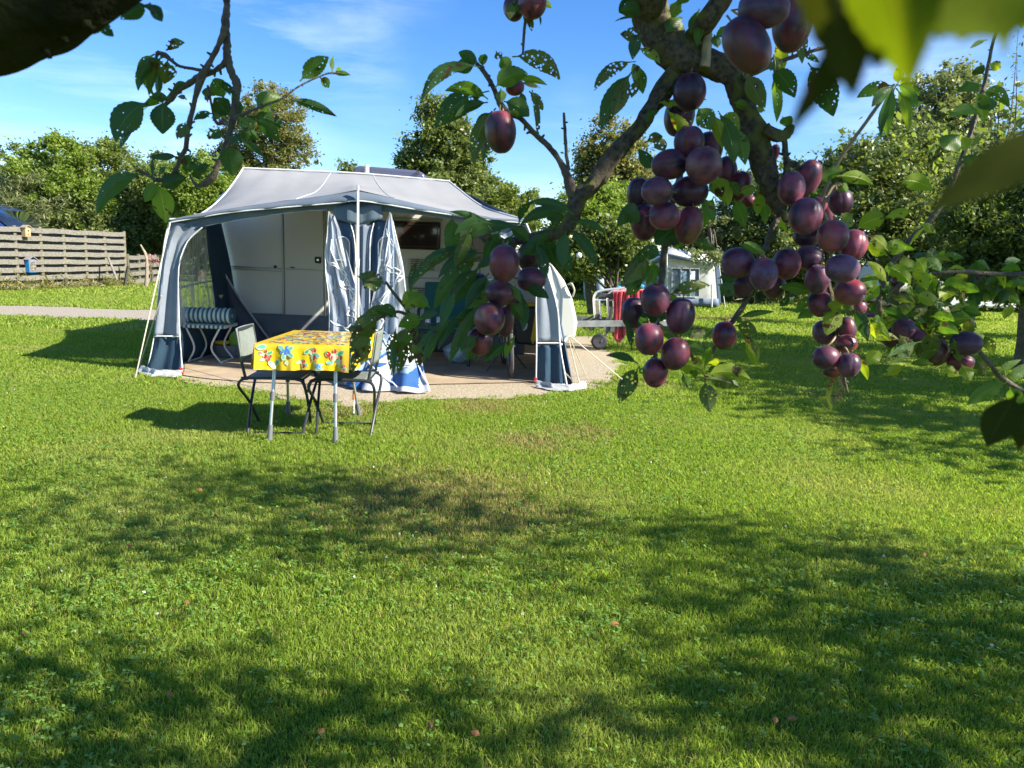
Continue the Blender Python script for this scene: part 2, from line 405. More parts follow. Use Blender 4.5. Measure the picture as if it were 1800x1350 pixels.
# ================================================================ trees
bark = mat('tree_bark', (.075, .06, .042), .9, (.12, .11, .07), 14, bump=.8, bscale=40)
def crown_pts(blobs, n, clr, shell=.55):
    """leaf centres: clumps on/in the blobs (centre, radii)"""
    vol = np.array([b[1][0]*b[1][1]*b[1][2] for b in blobs])**(2/3); vol /= vol.sum(); out = []
    for b, f in zip(blobs, vol):
        m = int(n*f); rx, ry, rz = b[1]; nc = max(8, int(8+ (rx*ry*rz)**(1/3)*26/clr*.16))
        nc = min(nc*5, 900)
        d = rng.normal(size=(nc, 3)); d /= np.linalg.norm(d, axis=1)[:, None]
        rr = np.where(rng.random(nc) < shell, rng.uniform(.82, 1.05, nc), rng.uniform(.3, .9, nc))*(1+.16*rng.normal(size=nc)*.7)
        C = np.array(b[0])+d*rr[:, None]*np.array([rx, ry, rz])
        k = rng.integers(0, nc, m); q = rng.normal(size=(m, 3)); q /= np.linalg.norm(q, axis=1)[:, None]; q *= (rng.random(m)**.45)[:, None]
        rc = clr*.62*(.5+1.1*rng.random(nc)); sc_ = 1+(rng.random(m) < .22)*rng.uniform(.3, 1.6, m); out.append(C[k]+q*(rc[k]*sc_)[:, None]*np.array([1, 1, .8]))
    return np.concatenate(out)
def leaf_quads(P, size, asp=.55, droop=.25, up=.35):
    N = len(P); n = rng.normal(size=(N, 3)); n[:, 2] = np.abs(n[:, 2])+up; n /= np.linalg.norm(n, axis=1)[:, None]
    d = rng.normal(size=(N, 3)); d[:, 2] -= droop; d -= n*(d*n).sum(1)[:, None]; d /= np.linalg.norm(d, axis=1)[:, None]
    s = np.cross(n, d); L = size*(.6+.8*rng.random(N)); d *= L[:, None]; s *= (L*asp*.5)[:, None]
    return np.stack([P-d*.5, P-d*.05+s, P+d*.5, P-d*.05-s], 1).reshape(-1, 3)
def tree(name, label, cat, base, blobs, n, leaf, lm, clump=.35, trunk_r=.11, asp=.55, droop=.25, group=None, limbs=7, shell=.55, bm=None, trunk_top=None):
    bx, by, bz = base; t = thing(name, label, cat, base, group)
    P = crown_pts(blobs, int(n), clump, shell); P = P[P[:, 2] > .05]
    bigmesh('crown', leaf_quads(P, leaf, asp, droop), 4, lm, t)
    mb = MB(); top = max(b[0][2] for b in blobs); c0 = Vector(blobs[0][0])
    tp = Vector(trunk_top) if trunk_top else Vector((c0.x, c0.y, top))
    b0 = Vector(base); pts = [b0, b0.lerp(tp, .35)+Vector((random.uniform(-.1, .1), 0, 0)), b0.lerp(tp, .7), tp]
    mb.tube(pts, [trunk_r*1.25, trunk_r*.9, trunk_r*.55, trunk_r*.15], 10, 4, .15)
    for i in range(limbs):
        b = random.choice(blobs); s_ = b0.lerp(tp, random.uniform(.25, .8)); d = Vector((random.gauss(0, 1), random.gauss(0, 1), random.gauss(.3, .7))).normalized()
        e_ = Vector(b[0])+Vector((d.x*b[1][0], d.y*b[1][1], d.z*b[1][2]))*.85; mid = s_.lerp(e_, .5)+Vector((0, 0, .1*(e_-s_).length))
        mb.tube([s_, mid, e_], [trunk_r*.4, trunk_r*.22, trunk_r*.05], 6, 4, .15)
    part(mb, 'trunk', bm or bark, t)
    return t
def blob(px, py, d, rpx, rpz, ry=None):
    """a crown lobe seen around photo pixel (px,py), d metres away, half-width and half-height in pixels"""
    c = at(px, py, d); k = d/FPX*1.02
    return ((c.x, c.y, c.z), (rpx*k, ry or rpx*k*.9, rpz*k))
GREEN_MID = leafmat('leaf_mid', (.14, .185, .045), (.205, .255, .065), (.30, .33, .10), trans=.48, tcol=(1.3, 1.4, .55))
GREEN_DARK = leafmat('leaf_dark', (.08, .12, .03), (.13, .175, .045), (.20, .24, .07), trans=.45, tcol=(1.3, 1.4, .55), rough=.38)
GREEN_LIGHT = leafmat('leaf_light', (.14, .21, .035), (.21, .29, .05), (.29, .35, .08), trans=.45, tcol=(1.3, 1.4, .5))
GOLD = leafmat('leaf_gold', (.13, .165, .045), (.235, .25, .075), (.36, .31, .13), trans=.42, tcol=(1.3, 1.2, .6), patch=(.09, .12, .03), pscale=.9)
OLIVE = leafmat('leaf_olive', (.10, .145, .04), (.165, .21, .06), (.26, .30, .11), trans=.42, tcol=(1.3, 1.3, .6), rough=.4)
GREY = leafmat('leaf_grey', (.15, .18, .07), (.22, .25, .10), (.34, .36, .19), trans=.42, tcol=(1.2, 1.3, .7), rough=.4)
def gx(px, d): 
    q = at(px, 460, d); return (q.x, q.y, 0)
# ---- left background wood, one tree each
tree('broadleaf_tree', 'tall bushy green tree at the far left edge behind the van roof', 'tree', gx(30, 33), [blob(30, 330, 33, 75, 85), blob(-40, 350, 33, 70, 90), blob(10, 430, 31, 60, 50)], 52000, .14, GREEN_MID, .45, .25, group='trees behind the slatted fence')
tree('broadleaf_tree', 'widest rounded yellow-green tree above the middle of the slatted fence', 'tree', gx(115, 30), [blob(108, 318, 30, 74, 72), blob(85, 380, 29.5, 66, 60), blob(150, 375, 29.5, 62, 60)], 90000, .125, GREEN_LIGHT, .42, .25, group='trees behind the slatted fence')
tree('broadleaf_tree', 'dark green tree sloping down right of the rounded yellow-green tree', 'tree', gx(190, 31), [blob(188, 320, 31, 62, 66), blob(225, 375, 31, 66, 66), blob(180, 405, 30.5, 60, 50)], 62000, .13, GREEN_MID, .42, .22, group='trees behind the slatted fence')
tree('broadleaf_tree', 'low reddish-tinged tree just above the right end of the slatted fence', 'tree', gx(165, 29), [blob(150, 390, 29, 50, 45), blob(185, 415, 29, 55, 40)], 26000, .12, OLIVE, .35, .15, group='trees behind the slatted fence')
tree('broadleaf_tree', 'bushy tree with pale trunk behind the low fence beside the awning', 'tree', gx(262, 30), [blob(255, 355, 30, 55, 65), blob(290, 330, 30, 52, 52), blob(240, 405, 29.5, 45, 38), blob(285, 405, 30, 45, 45)], 50000, .115, OLIVE, .36, .16, group='trees behind the slatted fence', trunk_top=None)
tree('broadleaf_tree', 'bright fresh green tree rising directly behind the awning left edge', 'tree', gx(350, 28), [blob(355, 330, 28, 52, 55), blob(320, 345, 28.5, 48, 52), blob(395, 340, 28, 40, 50), blob(370, 400, 28, 60, 60)], 52000, .10, GREEN_LIGHT, .32, .16)
tree('broadleaf_tree', 'tall golden-brown tree standing above the awning roof on the left', 'tree', gx(470, 30), [blob(478, 210, 30, 55, 58), blob(505, 262, 30, 45, 45), blob(425, 245, 30.3, 42, 48), blob(470, 310, 30, 60, 60), blob(400, 285, 30, 30, 38)], 42000, .10, GOLD, .3, .2, shell=.6)
tree('shrub', 'feathery pale green shrub in front of the trees beside the van', 'shrub', gx(60, 29), [blob(48, 350, 29, 50, 42), blob(92, 380, 28.5, 36, 30), blob(5, 345, 30, 40, 36)], 16000, .22, GREY, .45, .05, asp=.12, droop=-.6)
tree('broadleaf_tree', 'thin green tip of a tree peeping over the canopy ridge left of the roof hatch', 'tree', gx(605, 30), [blob(608, 296, 30, 14, 16), blob(618, 320, 30, 24, 20)], 1400, .14, OLIVE, .25, .08)
tree('broadleaf_tree', 'pointed dense green tree behind the caravan roof hatch', 'tree', gx(782, 22), [blob(765, 205, 22, 26, 32), blob(782, 245, 22, 46, 40), blob(745, 280, 22, 42, 40), blob(812, 290, 22, 46, 42), blob(785, 330, 22, 75, 45)], 44000, .10, OLIVE, .30, .2, shell=.6)
tree('broadleaf_tree', 'low dark tree showing over the slanted right end of the canopy', 'tree', gx(880, 25), [blob(860, 340, 25, 35, 25), blob(905, 360, 25, 42, 30), blob(880, 400, 25, 60, 45)], 22000, .10, GREEN_MID, .3, .15)
tree('broadleaf_tree', 'golden-leaved tree against the sky right of the slanting branch', 'tree', gx(1080, 21), [blob(1078, 265, 21, 48, 48), blob(1110, 300, 21, 45, 42), blob(1042, 292, 21, 32, 34), blob(1085, 340, 21, 65, 45)], 27000, .095, GOLD, .26, .18, shell=.6)
tree('broadleaf_tree', 'bright green leafy tree behind the caravan front end', 'tree', gx(1050, 18), [blob(1030, 385, 18, 62, 48), blob(1085, 375, 18.5, 52, 45), blob(1000, 435, 18, 50, 42), blob(1070, 440, 17.5, 60, 45)], 60000, .085, GREEN_LIGHT, .28, .14)
tree('fruit_tree', 'dark leafy orchard tree hanging over the bicycle carrier', 'tree', gx(1100, 15.5), [blob(1060, 430, 15.5, 52, 45), blob(1110, 445, 15.8, 40, 40), blob(1020, 455, 15.4, 34, 28)], 20000, .085, GREEN_DARK, .25, .10, asp=.5, droop=1.0)
tree('fruit_tree', 'orchard tree with tangled grey twigs above the far awning', 'tree', gx(1282, 26), [blob(1225, 395, 26, 75, 40), blob(1180, 370, 26.5, 50, 40), blob(1280, 405, 26, 55, 45), blob(1235, 430, 25.6, 34, 24), blob(1256, 452, 21.3, 16, 15), blob(1225, 448, 21.4, 12, 8)], 26000, .11, GREY, .3, .12, asp=.5, droop=1.0, limbs=26)
tree('fruit_tree', 'orchard tree with yellowing leaves behind the upper plum cluster', 'tree', gx(1448, 25.5), [blob(1360, 350, 25.5, 80, 60), blob(1430, 330, 25.5, 70, 50), blob(1400, 420, 25, 90, 50), blob(1330, 430, 25.3, 50, 50)], 36000, .13, OLIVE, .32, .13, asp=.45, droop=1.0, limbs=24)
tree('fruit_tree', 'sunlit orchard tree between the plum cluster and the dense dark tree', 'tree', gx(1585, 13.5), [blob(1545, 320, 13.5, 75, 65), blob(1610, 290, 14, 60, 60), blob(1570, 400, 13, 100, 60), blob(1500, 300, 14.5, 50, 40), blob(1620, 440, 13, 70, 50)], 48000, .085, OLIVE, .28, .12, asp=.45, droop=.9, limbs=22)
tree('poplar_tree', 'tall airy silvery tree rising above the orchard on the right', 'tree', gx(1660, 24), [blob(1640, 190, 24, 60, 60), blob(1690, 165, 24, 45, 50), blob(1600, 240, 24, 50, 60), blob(1720, 240, 24, 60, 70), blob(1650, 280, 24, 90, 60)], 30000, .12, GREY, .3, .14, shell=.4, limbs=26)
tree('fruit_tree', 'dense dark tree on the far right whose trunk stands in the lawn', 'tree', gx(1822, 10.4), [blob(1780, 330, 10.2, 85, 75), blob(1730, 410, 9.8, 80, 60), blob(1790, 440, 9.6, 80, 65), blob(1850, 350, 10.5, 120, 110), blob(1700, 470, 9.7, 40, 40), blob(1775, 500, 9.5, 70, 34)], 60000, .072, GREEN_DARK, .2, .085, asp=.42, droop=1.1, limbs=22)
# slim upright shoots growing out of the top of that tree
dt = [o for o in COL.objects if o.get('label', '').startswith('dense dark tree')][0]
mb = MB(); pl = []
for (x0, x1, y1) in ((1755, 1790, 50), (1770, 1788, 90), (1735, 1758, 150), (1800, 1812, 60), (1830, 1850, 90)):
    a = at(x0, 330, 9.6+random.uniform(-.3, .3)); b_ = at(x1, y1, 9.6); mb.tube([a, a.lerp(b_, .5)+Vector((.04, 0, 0)), b_], [.010, .007, .002], 5, 4)
    for k in range(60):
        q = a.lerp(b_, .1+.9*k/60); pl.append(q+Vector((random.gauss(0, .03), random.gauss(0, .03), 0)))
bigmesh('shoot_leaves', leaf_quads(np.array([tuple(p) for p in pl]), .055, .4, .6), 4, OLIVE, dt); part(mb, 'shoots', bark, dt)
# far hedge line
for (n_, x0, x1, d, ty, lab) in (('hedge', 1262, 1420, 27, 440, 'clipped green hedge at the end of the lawn right of the far awning'), ('hedge', 1425, 1650, 27, 430, 'dark hedge at the end of the lawn behind the hanging plums'), ('hedge', 900, 1120, 29, 430, 'shaded hedge behind the caravan nose and bicycle carrier'), ('hedge', 1655, 1980, 25, 430, 'dark hedge at the right end of the lawn behind the tree trunk')):
    bl = []
    for k in range(7):
        px = x0+(x1-x0)*(k+.5)/7; hy = 460+(px-900)*.0314; gy = hy+1758/d
        bl.append(blob(px, (ty+gy)/2+4, d, (x1-x0)/13+6, (gy-ty)/2, 1.1))
    t_ = tree(n_, lab, 'hedge', gx((x0+x1)/2, d), bl, 17000, .13, GREEN_DARK, .32, .06, group='hedges closing off the lawn', limbs=10)
# behind the left wood: closes the gaps above the fence
bl = [blob(px, 425, 36, 60, 55, 1.5) for px in range(-60, 420, 55)]
tree('hedge', 'dark hedge running behind the slatted fence and the far cars', 'hedge', gx(150, 36), bl, 60000, .14, GREEN_MID, .45, .08, group='hedges closing off the lawn', limbs=6)
# ================================================================ fence with its boxes
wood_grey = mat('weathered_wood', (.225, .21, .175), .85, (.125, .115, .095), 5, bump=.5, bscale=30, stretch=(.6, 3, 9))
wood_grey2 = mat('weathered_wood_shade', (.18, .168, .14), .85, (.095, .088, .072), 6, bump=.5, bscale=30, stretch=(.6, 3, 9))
wood_moss = mat('mossy_wood', (.19, .165, .10), .9, (.11, .105, .055), 8, bump=.5, bscale=30)
FA = at(-130, 400, 18.3); FB = at(217, 420, 24.7)
A2 = Vector((FA.x, FA.y, 0)); B2 = Vector((FB.x, FB.y, 0)); fd = (B2-A2).normalized(); fn_ = Vector((fd.y, -fd.x, 0))
def slat_fence(name, label, A, B, posts, h, rows, mname, pm, group=None):
    t = thing(name, label, 'fence', tuple(A), group); d = (B-A).normalized(); nrm = Vector((d.y, -d.x, 0)); L = (B-A).length
    n = posts
    for i in range(n+1):
        mb = MB(); p = A+d*L*i/n; sk = Vector((random.uniform(-.02, .02), random.uniform(-.02, .02), 0))
        mb.beam(p-nrm*.0, p+Vector((0, 0, h+.03))+sk, .07, .09, 0, up=d); part(mb, 'post', pm, t, bev=.006)
    for i in range(n):
        a = A+d*(L*i/n); b = A+d*(L*(i+1)/n); mb = MB(); 
        for r in range(rows):
            z = .10+(h-.18)*r/(rows-1); off = nrm*(.065 if r % 2 == 0 else -.065)
            dz = random.uniform(-.012, .012); dz2 = random.uniform(-.012, .012)
            wv = .130
            mid = (a+b)/2+Vector((0, 0, z+random.uniform(-.012, .012)))
            q0 = a+off*.9+Vector((0, 0, z+dz))+d*.05*0; q1 = b+off*.9+Vector((0, 0, z+dz2)); mid += off*1.1
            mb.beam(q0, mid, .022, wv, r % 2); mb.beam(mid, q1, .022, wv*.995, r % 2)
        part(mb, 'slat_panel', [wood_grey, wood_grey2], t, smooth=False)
    return t
slat_fence('slatted_fence', 'tall weathered grey fence of wide overlapping horizontal boards on the left', A2, B2, 8, 1.66, 15, '', wood_moss)
A3 = B2+fd*.12; B3v = at(278, 440, 27.5); B3 = Vector((B3v.x, B3v.y, 0))
slat_fence('low_fence', 'lower mossy board fence continuing behind the left edge of the awning', A3, B3, 3, .95, 7, '', wood_moss)
mb = MB(); p = at(190, 452, 23.4); q = at(206, 492, 23.2); mb.beam(p, q, .06, .03); t = mb.build('prop_board', wood_grey); tag(t, 'loose board leaning diagonally against the slatted fence', 'board')
mb = MB(); p = at(225, 468, 23.8); q = at(219, 502, 23.7); mb.beam(p, q, .09, .05); t = mb.build('dark_post', mat('dark_rubber', (.03, .03, .03), .7)); tag(t, 'short dark stake leaning at the right end of the slatted fence', 'stake')
mb = MB(); a = gr(256, 500); a = at(257, 505, 24); b_ = at(258, 455, 24); mb.tube([a, b_, at(247, 430, 24)], [.06, .045, .02], 7, 3, .2)
tag(mb.build('bare_trunk', mat('pale_bark', (.34, .28, .2), .9, (.2, .17, .12), 20)), 'thin pale bare trunk standing in front of the low fence', 'tree trunk')
def fence_at(px):
    d = ray(px, 450); n0 = Vector((fd.y, -fd.x, 0)); P0 = Vector((0, 0, CAMH)); s_ = (A2-P0).dot(n0)/d.dot(n0); p = P0+d*s_; return Vector((p.x, p.y, 0))
def birdhouse(px, py, w_, h_, lab, wallm, sidem, roofm, front):
    p = fence_at(px)+fn_*.14; k = p.y/FPX; z = at(px, py, p.y).z; W = w_*k; H = h_*k; t = thing('nest_box' if front == 'hole' else 'insect_house', lab, 'nest box' if front == 'hole' else 'insect house', (p.x, p.y, z-H/2))
    rm = Matrix((fd, -fn_, Vector((0, 0, 1)))).transposed(); O = Vector((p.x, p.y, z))
    b = MB(); b.box(O, (W, .13, H*.8), 0, rm); part(b, 'box', sidem, t, bev=.004)
    b = MB(); b.box(O+fn_*.070, (W*.86, .012, H*.7), 0, rm); fr = part(b, 'front', wallm, t)
    b = MB()
    if front == 'hole':
        b.lathe([(.0001, 0), (.022, 0), (.022, .006), (.0001, .006)], O+fn_*.0775+Vector((0, 0, H*.14)), 14, 0, Matrix((fd, Vector((0, 0, 1)), fn_)).transposed())
        b.box(O+fn_*.0775-Vector((0, 0, H*.18)), (W*.3, .006, H*.14), 1, rm)
        part(b, 'entrance', [mat('hole_dark', (.02, .015, .01), .9), mat('sign_red', (.45, .10, .05), .7)], t)
    else:
        random.seed(3)
        for i in range(6):
            for j in range(9):
                if random.random() < .7:
                    b.lathe([(.0001, 0), (W*.055, 0), (W*.055, .008), (.0001, .008)], O+fn_*.077+rm @ Vector(((i-2.5)*W*.13, 0, (j-4)*H*.072)), 7, 0, Matrix((fd, Vector((0, 0, 1)), fn_)).transposed())
        part(b, 'reed_ends', mat('reed', (.12, .10, .08), .9), t)
    b = MB()
    for s in (-1, 1):
        a = O+fd*s*W*.66+Vector((0, 0, H*.37))+fn_*.01; c = O+Vector((0, 0, H*.60))+fn_*.01; b.beam(a, c, .19, .016, 0, up=Vector((0, 0, 1)))
    part(b, 'roof', roofm, t)
    b = MB(); b.box(O-fn_*.085, (W*.3, .04, H*.5), 0, rm); part(b, 'bracket', wood_moss, t)
birdhouse(41, 408, 11, 20, 'small wooden nest box with pitched roof on the top of the fence', mat('nest_pine', (.50, .36, .19), .8, (.36, .25, .13), 20), mat('nest_side', (.45, .33, .18), .8), mat('nest_roof', (.32, .25, .17), .8), 'hole')
birdhouse(45, 467, 15, 28, 'blue-sided insect house fixed to the slatted fence below the nest box', mat('reed_front', (.30, .26, .22), .9, (.16, .14, .12), 40), mat('box_blue', (.02, .23, .55), .6), mat('felt_roof', (.22, .21, .20), .9), 'reed')

# weeds at the fence foot
pl = []
for i in range(1500):
    s_ = random.random(); p = A2.lerp(B2, s_)+fn_*abs(random.gauss(.1, .28)); pl.append((p.x, p.y, abs(random.gauss(0, .16))))
wo = bigmesh('weeds', leaf_quads(np.array(pl), .22, .12, -1.2), 4, leafmat('weed', (.12, .14, .03), (.2, .2, .05), (.34, .28, .10), trans=.3), None); tag(wo, kind='stuff'); wo['label'] = 'dry weeds growing along the foot of the slatted fence'
pl = []
for i in range(5200):
    px = random.uniform(1265, 1660); y = 25.6+random.gauss(0, .5); p = at(px, 500, y); pl.append((p.x, y, abs(random.gauss(0, .3))))
wo = bigmesh('tall_weeds', leaf_quads(np.array(pl), .30, .10, -1.2), 4, leafmat('weed2', (.07, .12, .02), (.14, .17, .04), (.26, .25, .10), trans=.3), None); tag(wo, kind='stuff'); wo['label'] = 'uncut tall grass in front of the far hedge'

# ================================================================ vehicles and camps behind
glass_dark = mat('car_glass', (.012, .02, .035), .06, spec=.8, coat=1)
def mpv(name, label, paint, px, d, rz, sc=1, z=0):
    q = at(px, 440, d); t = thing(name, label, 'car', (q.x, q.y, z), None, rz)
    # side profile in x (nose at +x), z
    prof = [(-2.2, .35), (-2.25, 1.0), (-2.15, 1.75), (-1.9, 1.98), (-1.0, 2.04), (.1, 2.0), (.75, 1.82), (1.65, 1.15), (2.15, .98), (2.3, .75), (2.3, .35)]
    b = MB(); b.prism([(x*sc, zz*sc) for x, zz in prof], 'y', -.86*sc, .86*sc); o = b.build('body', paint, t, bev=.06*sc, smooth=True)
    b = MB(); b.add([(.86*sc, -.74*sc, 1.79*sc), (.86*sc, .74*sc, 1.79*sc), (1.60*sc, .78*sc, 1.24*sc), (1.60*sc, -.78*sc, 1.24*sc)], [(3, 2, 1, 0)])
    b.build('windscreen', glass_dark, t, solid=.03)
    for s in (-1, 1):
        b = MB(); y = s*.868*sc
        b.add([(-1.95*sc, y, 1.2*sc), (1.3*sc, y, 1.2*sc), (.62*sc, y, 1.74*sc), (-1.85*sc, y, 1.80*sc)], [(0, 1, 2, 3) if s < 0 else (3, 2, 1, 0)]); b.build('side_window', glass_dark, t, solid=.012)
        for x in (-1.4, 1.4):
            b = MB(); b.lathe([(.12, -.1), (.30, -.1), (.33, -.06), (.33, .06), (.30, .1), (.12, .1)], (x*sc, s*.80*sc, .33*sc), 22, 0, Matrix.Rotation(R(90), 3, 'X')); b.build('wheel', mat('tyre', (.02, .02, .02), .8), t)
    return t
bluepaint = mat('blue_paint', (.02, .055, .19), .22, coat=1, metal=.3)
mpv('parked_van', 'tall dark blue van parked behind the fence with its sloping windscreen showing', bluepaint, -36, 26, R(-4), 1.26)
mpv('parked_car', 'dark blue car half hidden behind the low fence beside the awning', mat('car_paint', (.03, .07, .16), .25, coat=1), 205, 30, R(-5), .72)
# small pink flowering shrub
c = at(264, 452, 26.5); tree('flowering_shrub', 'small shrub with pink flowers behind the low fence', 'shrub', (c.x, c.y, 0), [((c.x, c.y, c.z-.1), (.3, .25, .22))], 150, .06, leafmat('pink_petal', (.55, .18, .25), (.7, .35, .4), (.1, .15, .04), trans=.2), .15, .03, limbs=3)

canvas_white = mat('canvas_white', (.74, .74, .71), .8, (.56, .56, .54), 4, bump=.15, bscale=40, trans=.15)
canvas_navy = mat('canvas_navy', (.035, .065, .12), .8, (.025, .045, .09), 5, bump=.15, bscale=40)
canvas_bluegrey = mat('canvas_bluegrey', (.16, .21, .30), .8, (.12, .16, .23), 5, bump=.15)
pvc_far = mat('awning_pane', (.25, .33, .42), .25, (.12, .18, .24), 3)
# far white awning
def far_awning():
    d = 22.0; t = thing('far_awning', 'white and navy tent awning at the far end of the lawn behind the plums', 'awning', gx(1200, d))
    P = lambda px, py, y=d: at(px, py, y)
    b = MB(); loft(b, [P(1172, 450), P(1172, 537)], [P(1258, 466), P(1264, 538)], 8, 6, lambda u, v: Vector((0, .03*math.sin(u*14), 0))); part(b, 'front_wall', canvas_white, t)
    b = MB(); loft(b, [P(1172, 450), P(1172, 536)], [P(1128, 470, d+1.2), P(1126, 536, d+1.2)], 5, 4); part(b, 'side_wall', canvas_white, t)
    b = MB(); loft(b, [P(1258, 466, d+.01), P(1264, 538, d+.01)], [P(1266, 470, d+1.8), P(1267, 532, d+1.8)], 3, 3); part(b, 'navy_side_wall', canvas_navy, t)
    b = MB(); b.add([P(1124, 470, d+1.3), P(1172, 446, d-.12), P(1266, 463, d-.12), P(1262, 452, d+2), P(1178, 436, d+2.2), P(1142, 446, d+2)], [(0, 1, 4, 5), (1, 2, 3, 4)]); part(b, 'roof', mat('roof_canvas_far', (.74, .74, .73), .8), t, solid=.02)
    b = MB(); b.add([P(1172, 446, d-.13), P(1266, 463, d-.13), P(1266, 468, d-.13), P(1172, 453, d-.13)], [(3, 2, 1, 0)]); b.add([P(1124, 470, d+1.3), P(1172, 446, d-.13), P(1172, 453, d-.13), P(1125, 477, d+1.3)], [(0, 1, 2, 3)]); part(b, 'valance', canvas_bluegrey, t, solid=.01)
    for (x0, x1, y0, y1) in ((1181, 1229, 471, 521),):
        b = MB(); b.add([P(x0, y0, d-.04), P(x1, y0+3, d-.04), P(x1, y1, d-.04), P(x0, y1, d-.04)], [(3, 2, 1, 0)]); wn = part(b, 'window', pvc_far, t, solid=.01)
        b = MB()
        for x in (1197, 1213): b.beam(P(x, y0+1, d-.06), P(x, y1, d-.06), .03, .015)
        for y in (y0, y1): b.beam(P(x0, y, d-.06), P(x1, y+1, d-.06), .04, .015)
        for x in (x0, x1): b.beam(P(x, y0, d-.061), P(x, y1, d-.061), .04, .013)
        o = b.build('glazing_bars', canvas_white); wparent(o, t)
    b = MB(); b.add([P(1152, 476, d+.5), P(1166, 472, d+.12), P(1166, 522, d+.12), P(1152, 520, d+.5)], [(3, 2, 1, 0)]); part(b, 'side_window', pvc_far, t, solid=.01)
    b = MB(); loft(b, [P(1172, 524, d-.05), P(1172, 537, d-.05)], [P(1263, 525, d-.05), P(1264, 538, d-.05)], 14, 2, lambda u, v: Vector((0, .03*math.sin(u*40)*v, 0))); part(b, 'navy_skirt', canvas_bluegrey, t, solid=.01)
    for x, y0 in ((1172, 445), (1251, 500)):
        b = MB(); b.tube([P(x, y0, d-.15), P(x, 540, d-.15)], .022, 6); part(b, 'pole', mat('pole_white', (.7, .7, .7), .4), t)
    b = MB(); b.tube([P(1172, 446, d-.1), P(1150, 545, d-1.5)], .008, 4); b.tube([P(1264, 464, d-.1), P(1275, 540, d-1)], .008, 4); part(b, 'guy_rope', canvas_white, t)
far_awning()
def far_tent():
    d = 23.5; t = thing('dark_tent', 'dark blue tent in the shade of the trees behind the bicycle carrier', 'tent', gx(1065, d)); P = lambda px, py, y=d: at(px, py, y)
    b = MB(); b.add([P(1028, 528), P(1046, 486), P(1108, 480), P(1122, 530), P(1034, 520, d+2), P(1048, 478, d+2), P(1106, 474, d+2), P(1126, 522, d+2)], [(0, 3, 2, 1), (1, 2, 6, 5), (0, 1, 5, 4), (3, 7, 6, 2)]); part(b, 'canvas', canvas_navy, t, solid=.01)
    b = MB(); b.add([P(1050, 490, d-.03), P(1066, 489, d-.03), P(1062, 526, d-.03), P(1044, 526, d-.03)], [(3, 2, 1, 0)]); part(b, 'side_flap', mat('tent_white', (.35, .42, .5), .8), t, solid=.01)
    b = MB(); b.tube([P(1090, 470), P(1091, 530)], .02, 5); part(b, 'pole', mat('pole_white2', (.6, .6, .6), .4), t)
    b = MB(); b.add([P(1026, 490, d-.1), P(1034, 486, d-.1), P(1038, 496, d-.1), P(1036, 526, d-.1), P(1027, 527, d-.1), P(1025, 505, d-.1)], [(5, 4, 3, 2, 1, 0)]); o = b.build('hanging_cloth', mat('cloth_lightblue', (.25, .40, .50), .8, (.15, .28, .36), 5), solid=.12, bev=.04); tag(o, 'pale blue cloth bundle standing left of the dark tent', 'cloth')
far_tent()
# partly hidden white caravan on the right
def far_caravan():
    d = 20.0; c = gx(1668, d); t = thing('far_caravan', 'white caravan glimpsed through leaves at the right end of the orchard', 'caravan', c)
    b = MB(); prof = [(-1.4, .45), (-1.45, 1.2), (-1.2, 2.2), (-.9, 2.4), (1.6, 2.4), (1.9, 2.1), (2.0, .45)]
    b.prism([(c[0]+x*.95, z*.8) for x, z in prof], 'y', d, d+2.1); part(b, 'body', mat('van_white', (.7, .7, .68), .4), t, bev=.05)
    for x in (-.7, .6):
        b = MB(); b.box((c[0]+x, d-.012, 1.3), (.8, .02, .4)); part(b, 'window', glass_dark, t, bev=.008)
    b = MB(); b.lathe([(.1, -.08), (.3, -.08), (.3, .08), (.1, .08)], (c[0]+.1, d+.1, .3), 18, 0, Matrix.Rotation(R(90), 3, 'X')); part(b, 'wheel', mat('tyre_far', (.03, .03, .03), .8), t)
far_caravan()
# round white lamp hanging in the tree
c = at(1018, 449, 14.6); t = thing('globe_lamp', 'small round white lamp hanging under the tree right of the caravan', 'lamp', tuple(c))
b = MB(); b.lathe([(.001, -.055), (.03, -.047), (.05, -.02), (.055, 0), (.05, .02), (.03, .047), (.001, .055)], c, 16); part(b, 'globe', mat('opal_globe', (.8, .8, .78), .4), t)
b = MB(); b.tube([c+Vector((0, 0, .05)), c+Vector((0, .1, .5))], .004, 5); part(b, 'cord', mat('cord_black', (.02, .02, .02), .6), t)

# ================================================================ main caravan
YC = 10.3
cara_w = mat('caravan_shell', (.76, .74, .65), .38, (.72, .70, .61), 2, spec=.5)
cara_nose = mat('caravan_nose', (.60, .59, .52), .3, spec=.5)
seam_m = mat('aluminium_trim', (.42, .42, .40), .35, metal=.7)
dark_trim = mat('dark_trim', (.05, .05, .05), .5)
brown_glass = mat('brown_acrylic', (.045, .028, .02), .08, spec=.7, coat=.6)
def C(px, py, y=YC): return at(px, py, y)
cv = thing('caravan', 'cream touring caravan standing behind the open awning', 'caravan', (-1.4, YC, 0))
prof = [(-3.97, .42), (-3.99, 1.3), (-3.96, 1.9), (-3.86, 2.0), (-3.66, 2.12), (-3.40, 2.26), (-1.2, 2.26), (-.90, 2.20), (.05, 1.62), (.42, 1.22), (.62, .98), (.74, .75), (.82, .45), (.80, .26), (.4, .24), (.2, .40)]
b = MB(); b.prism(prof, 'y', YC, YC+2.1); part(b, 'body', cara_w, cv, bev=.03)
b = MB(); nose = [(.45, 1.24), (.65, 1.0), (.77, .76), (.85, .45), (.83, .235), (.60, .225), (.60, .8)]
b.prism(nose, 'y', YC-.02, YC+2.12); part(b, 'nose_locker', cara_nose, cv, bev=.04)
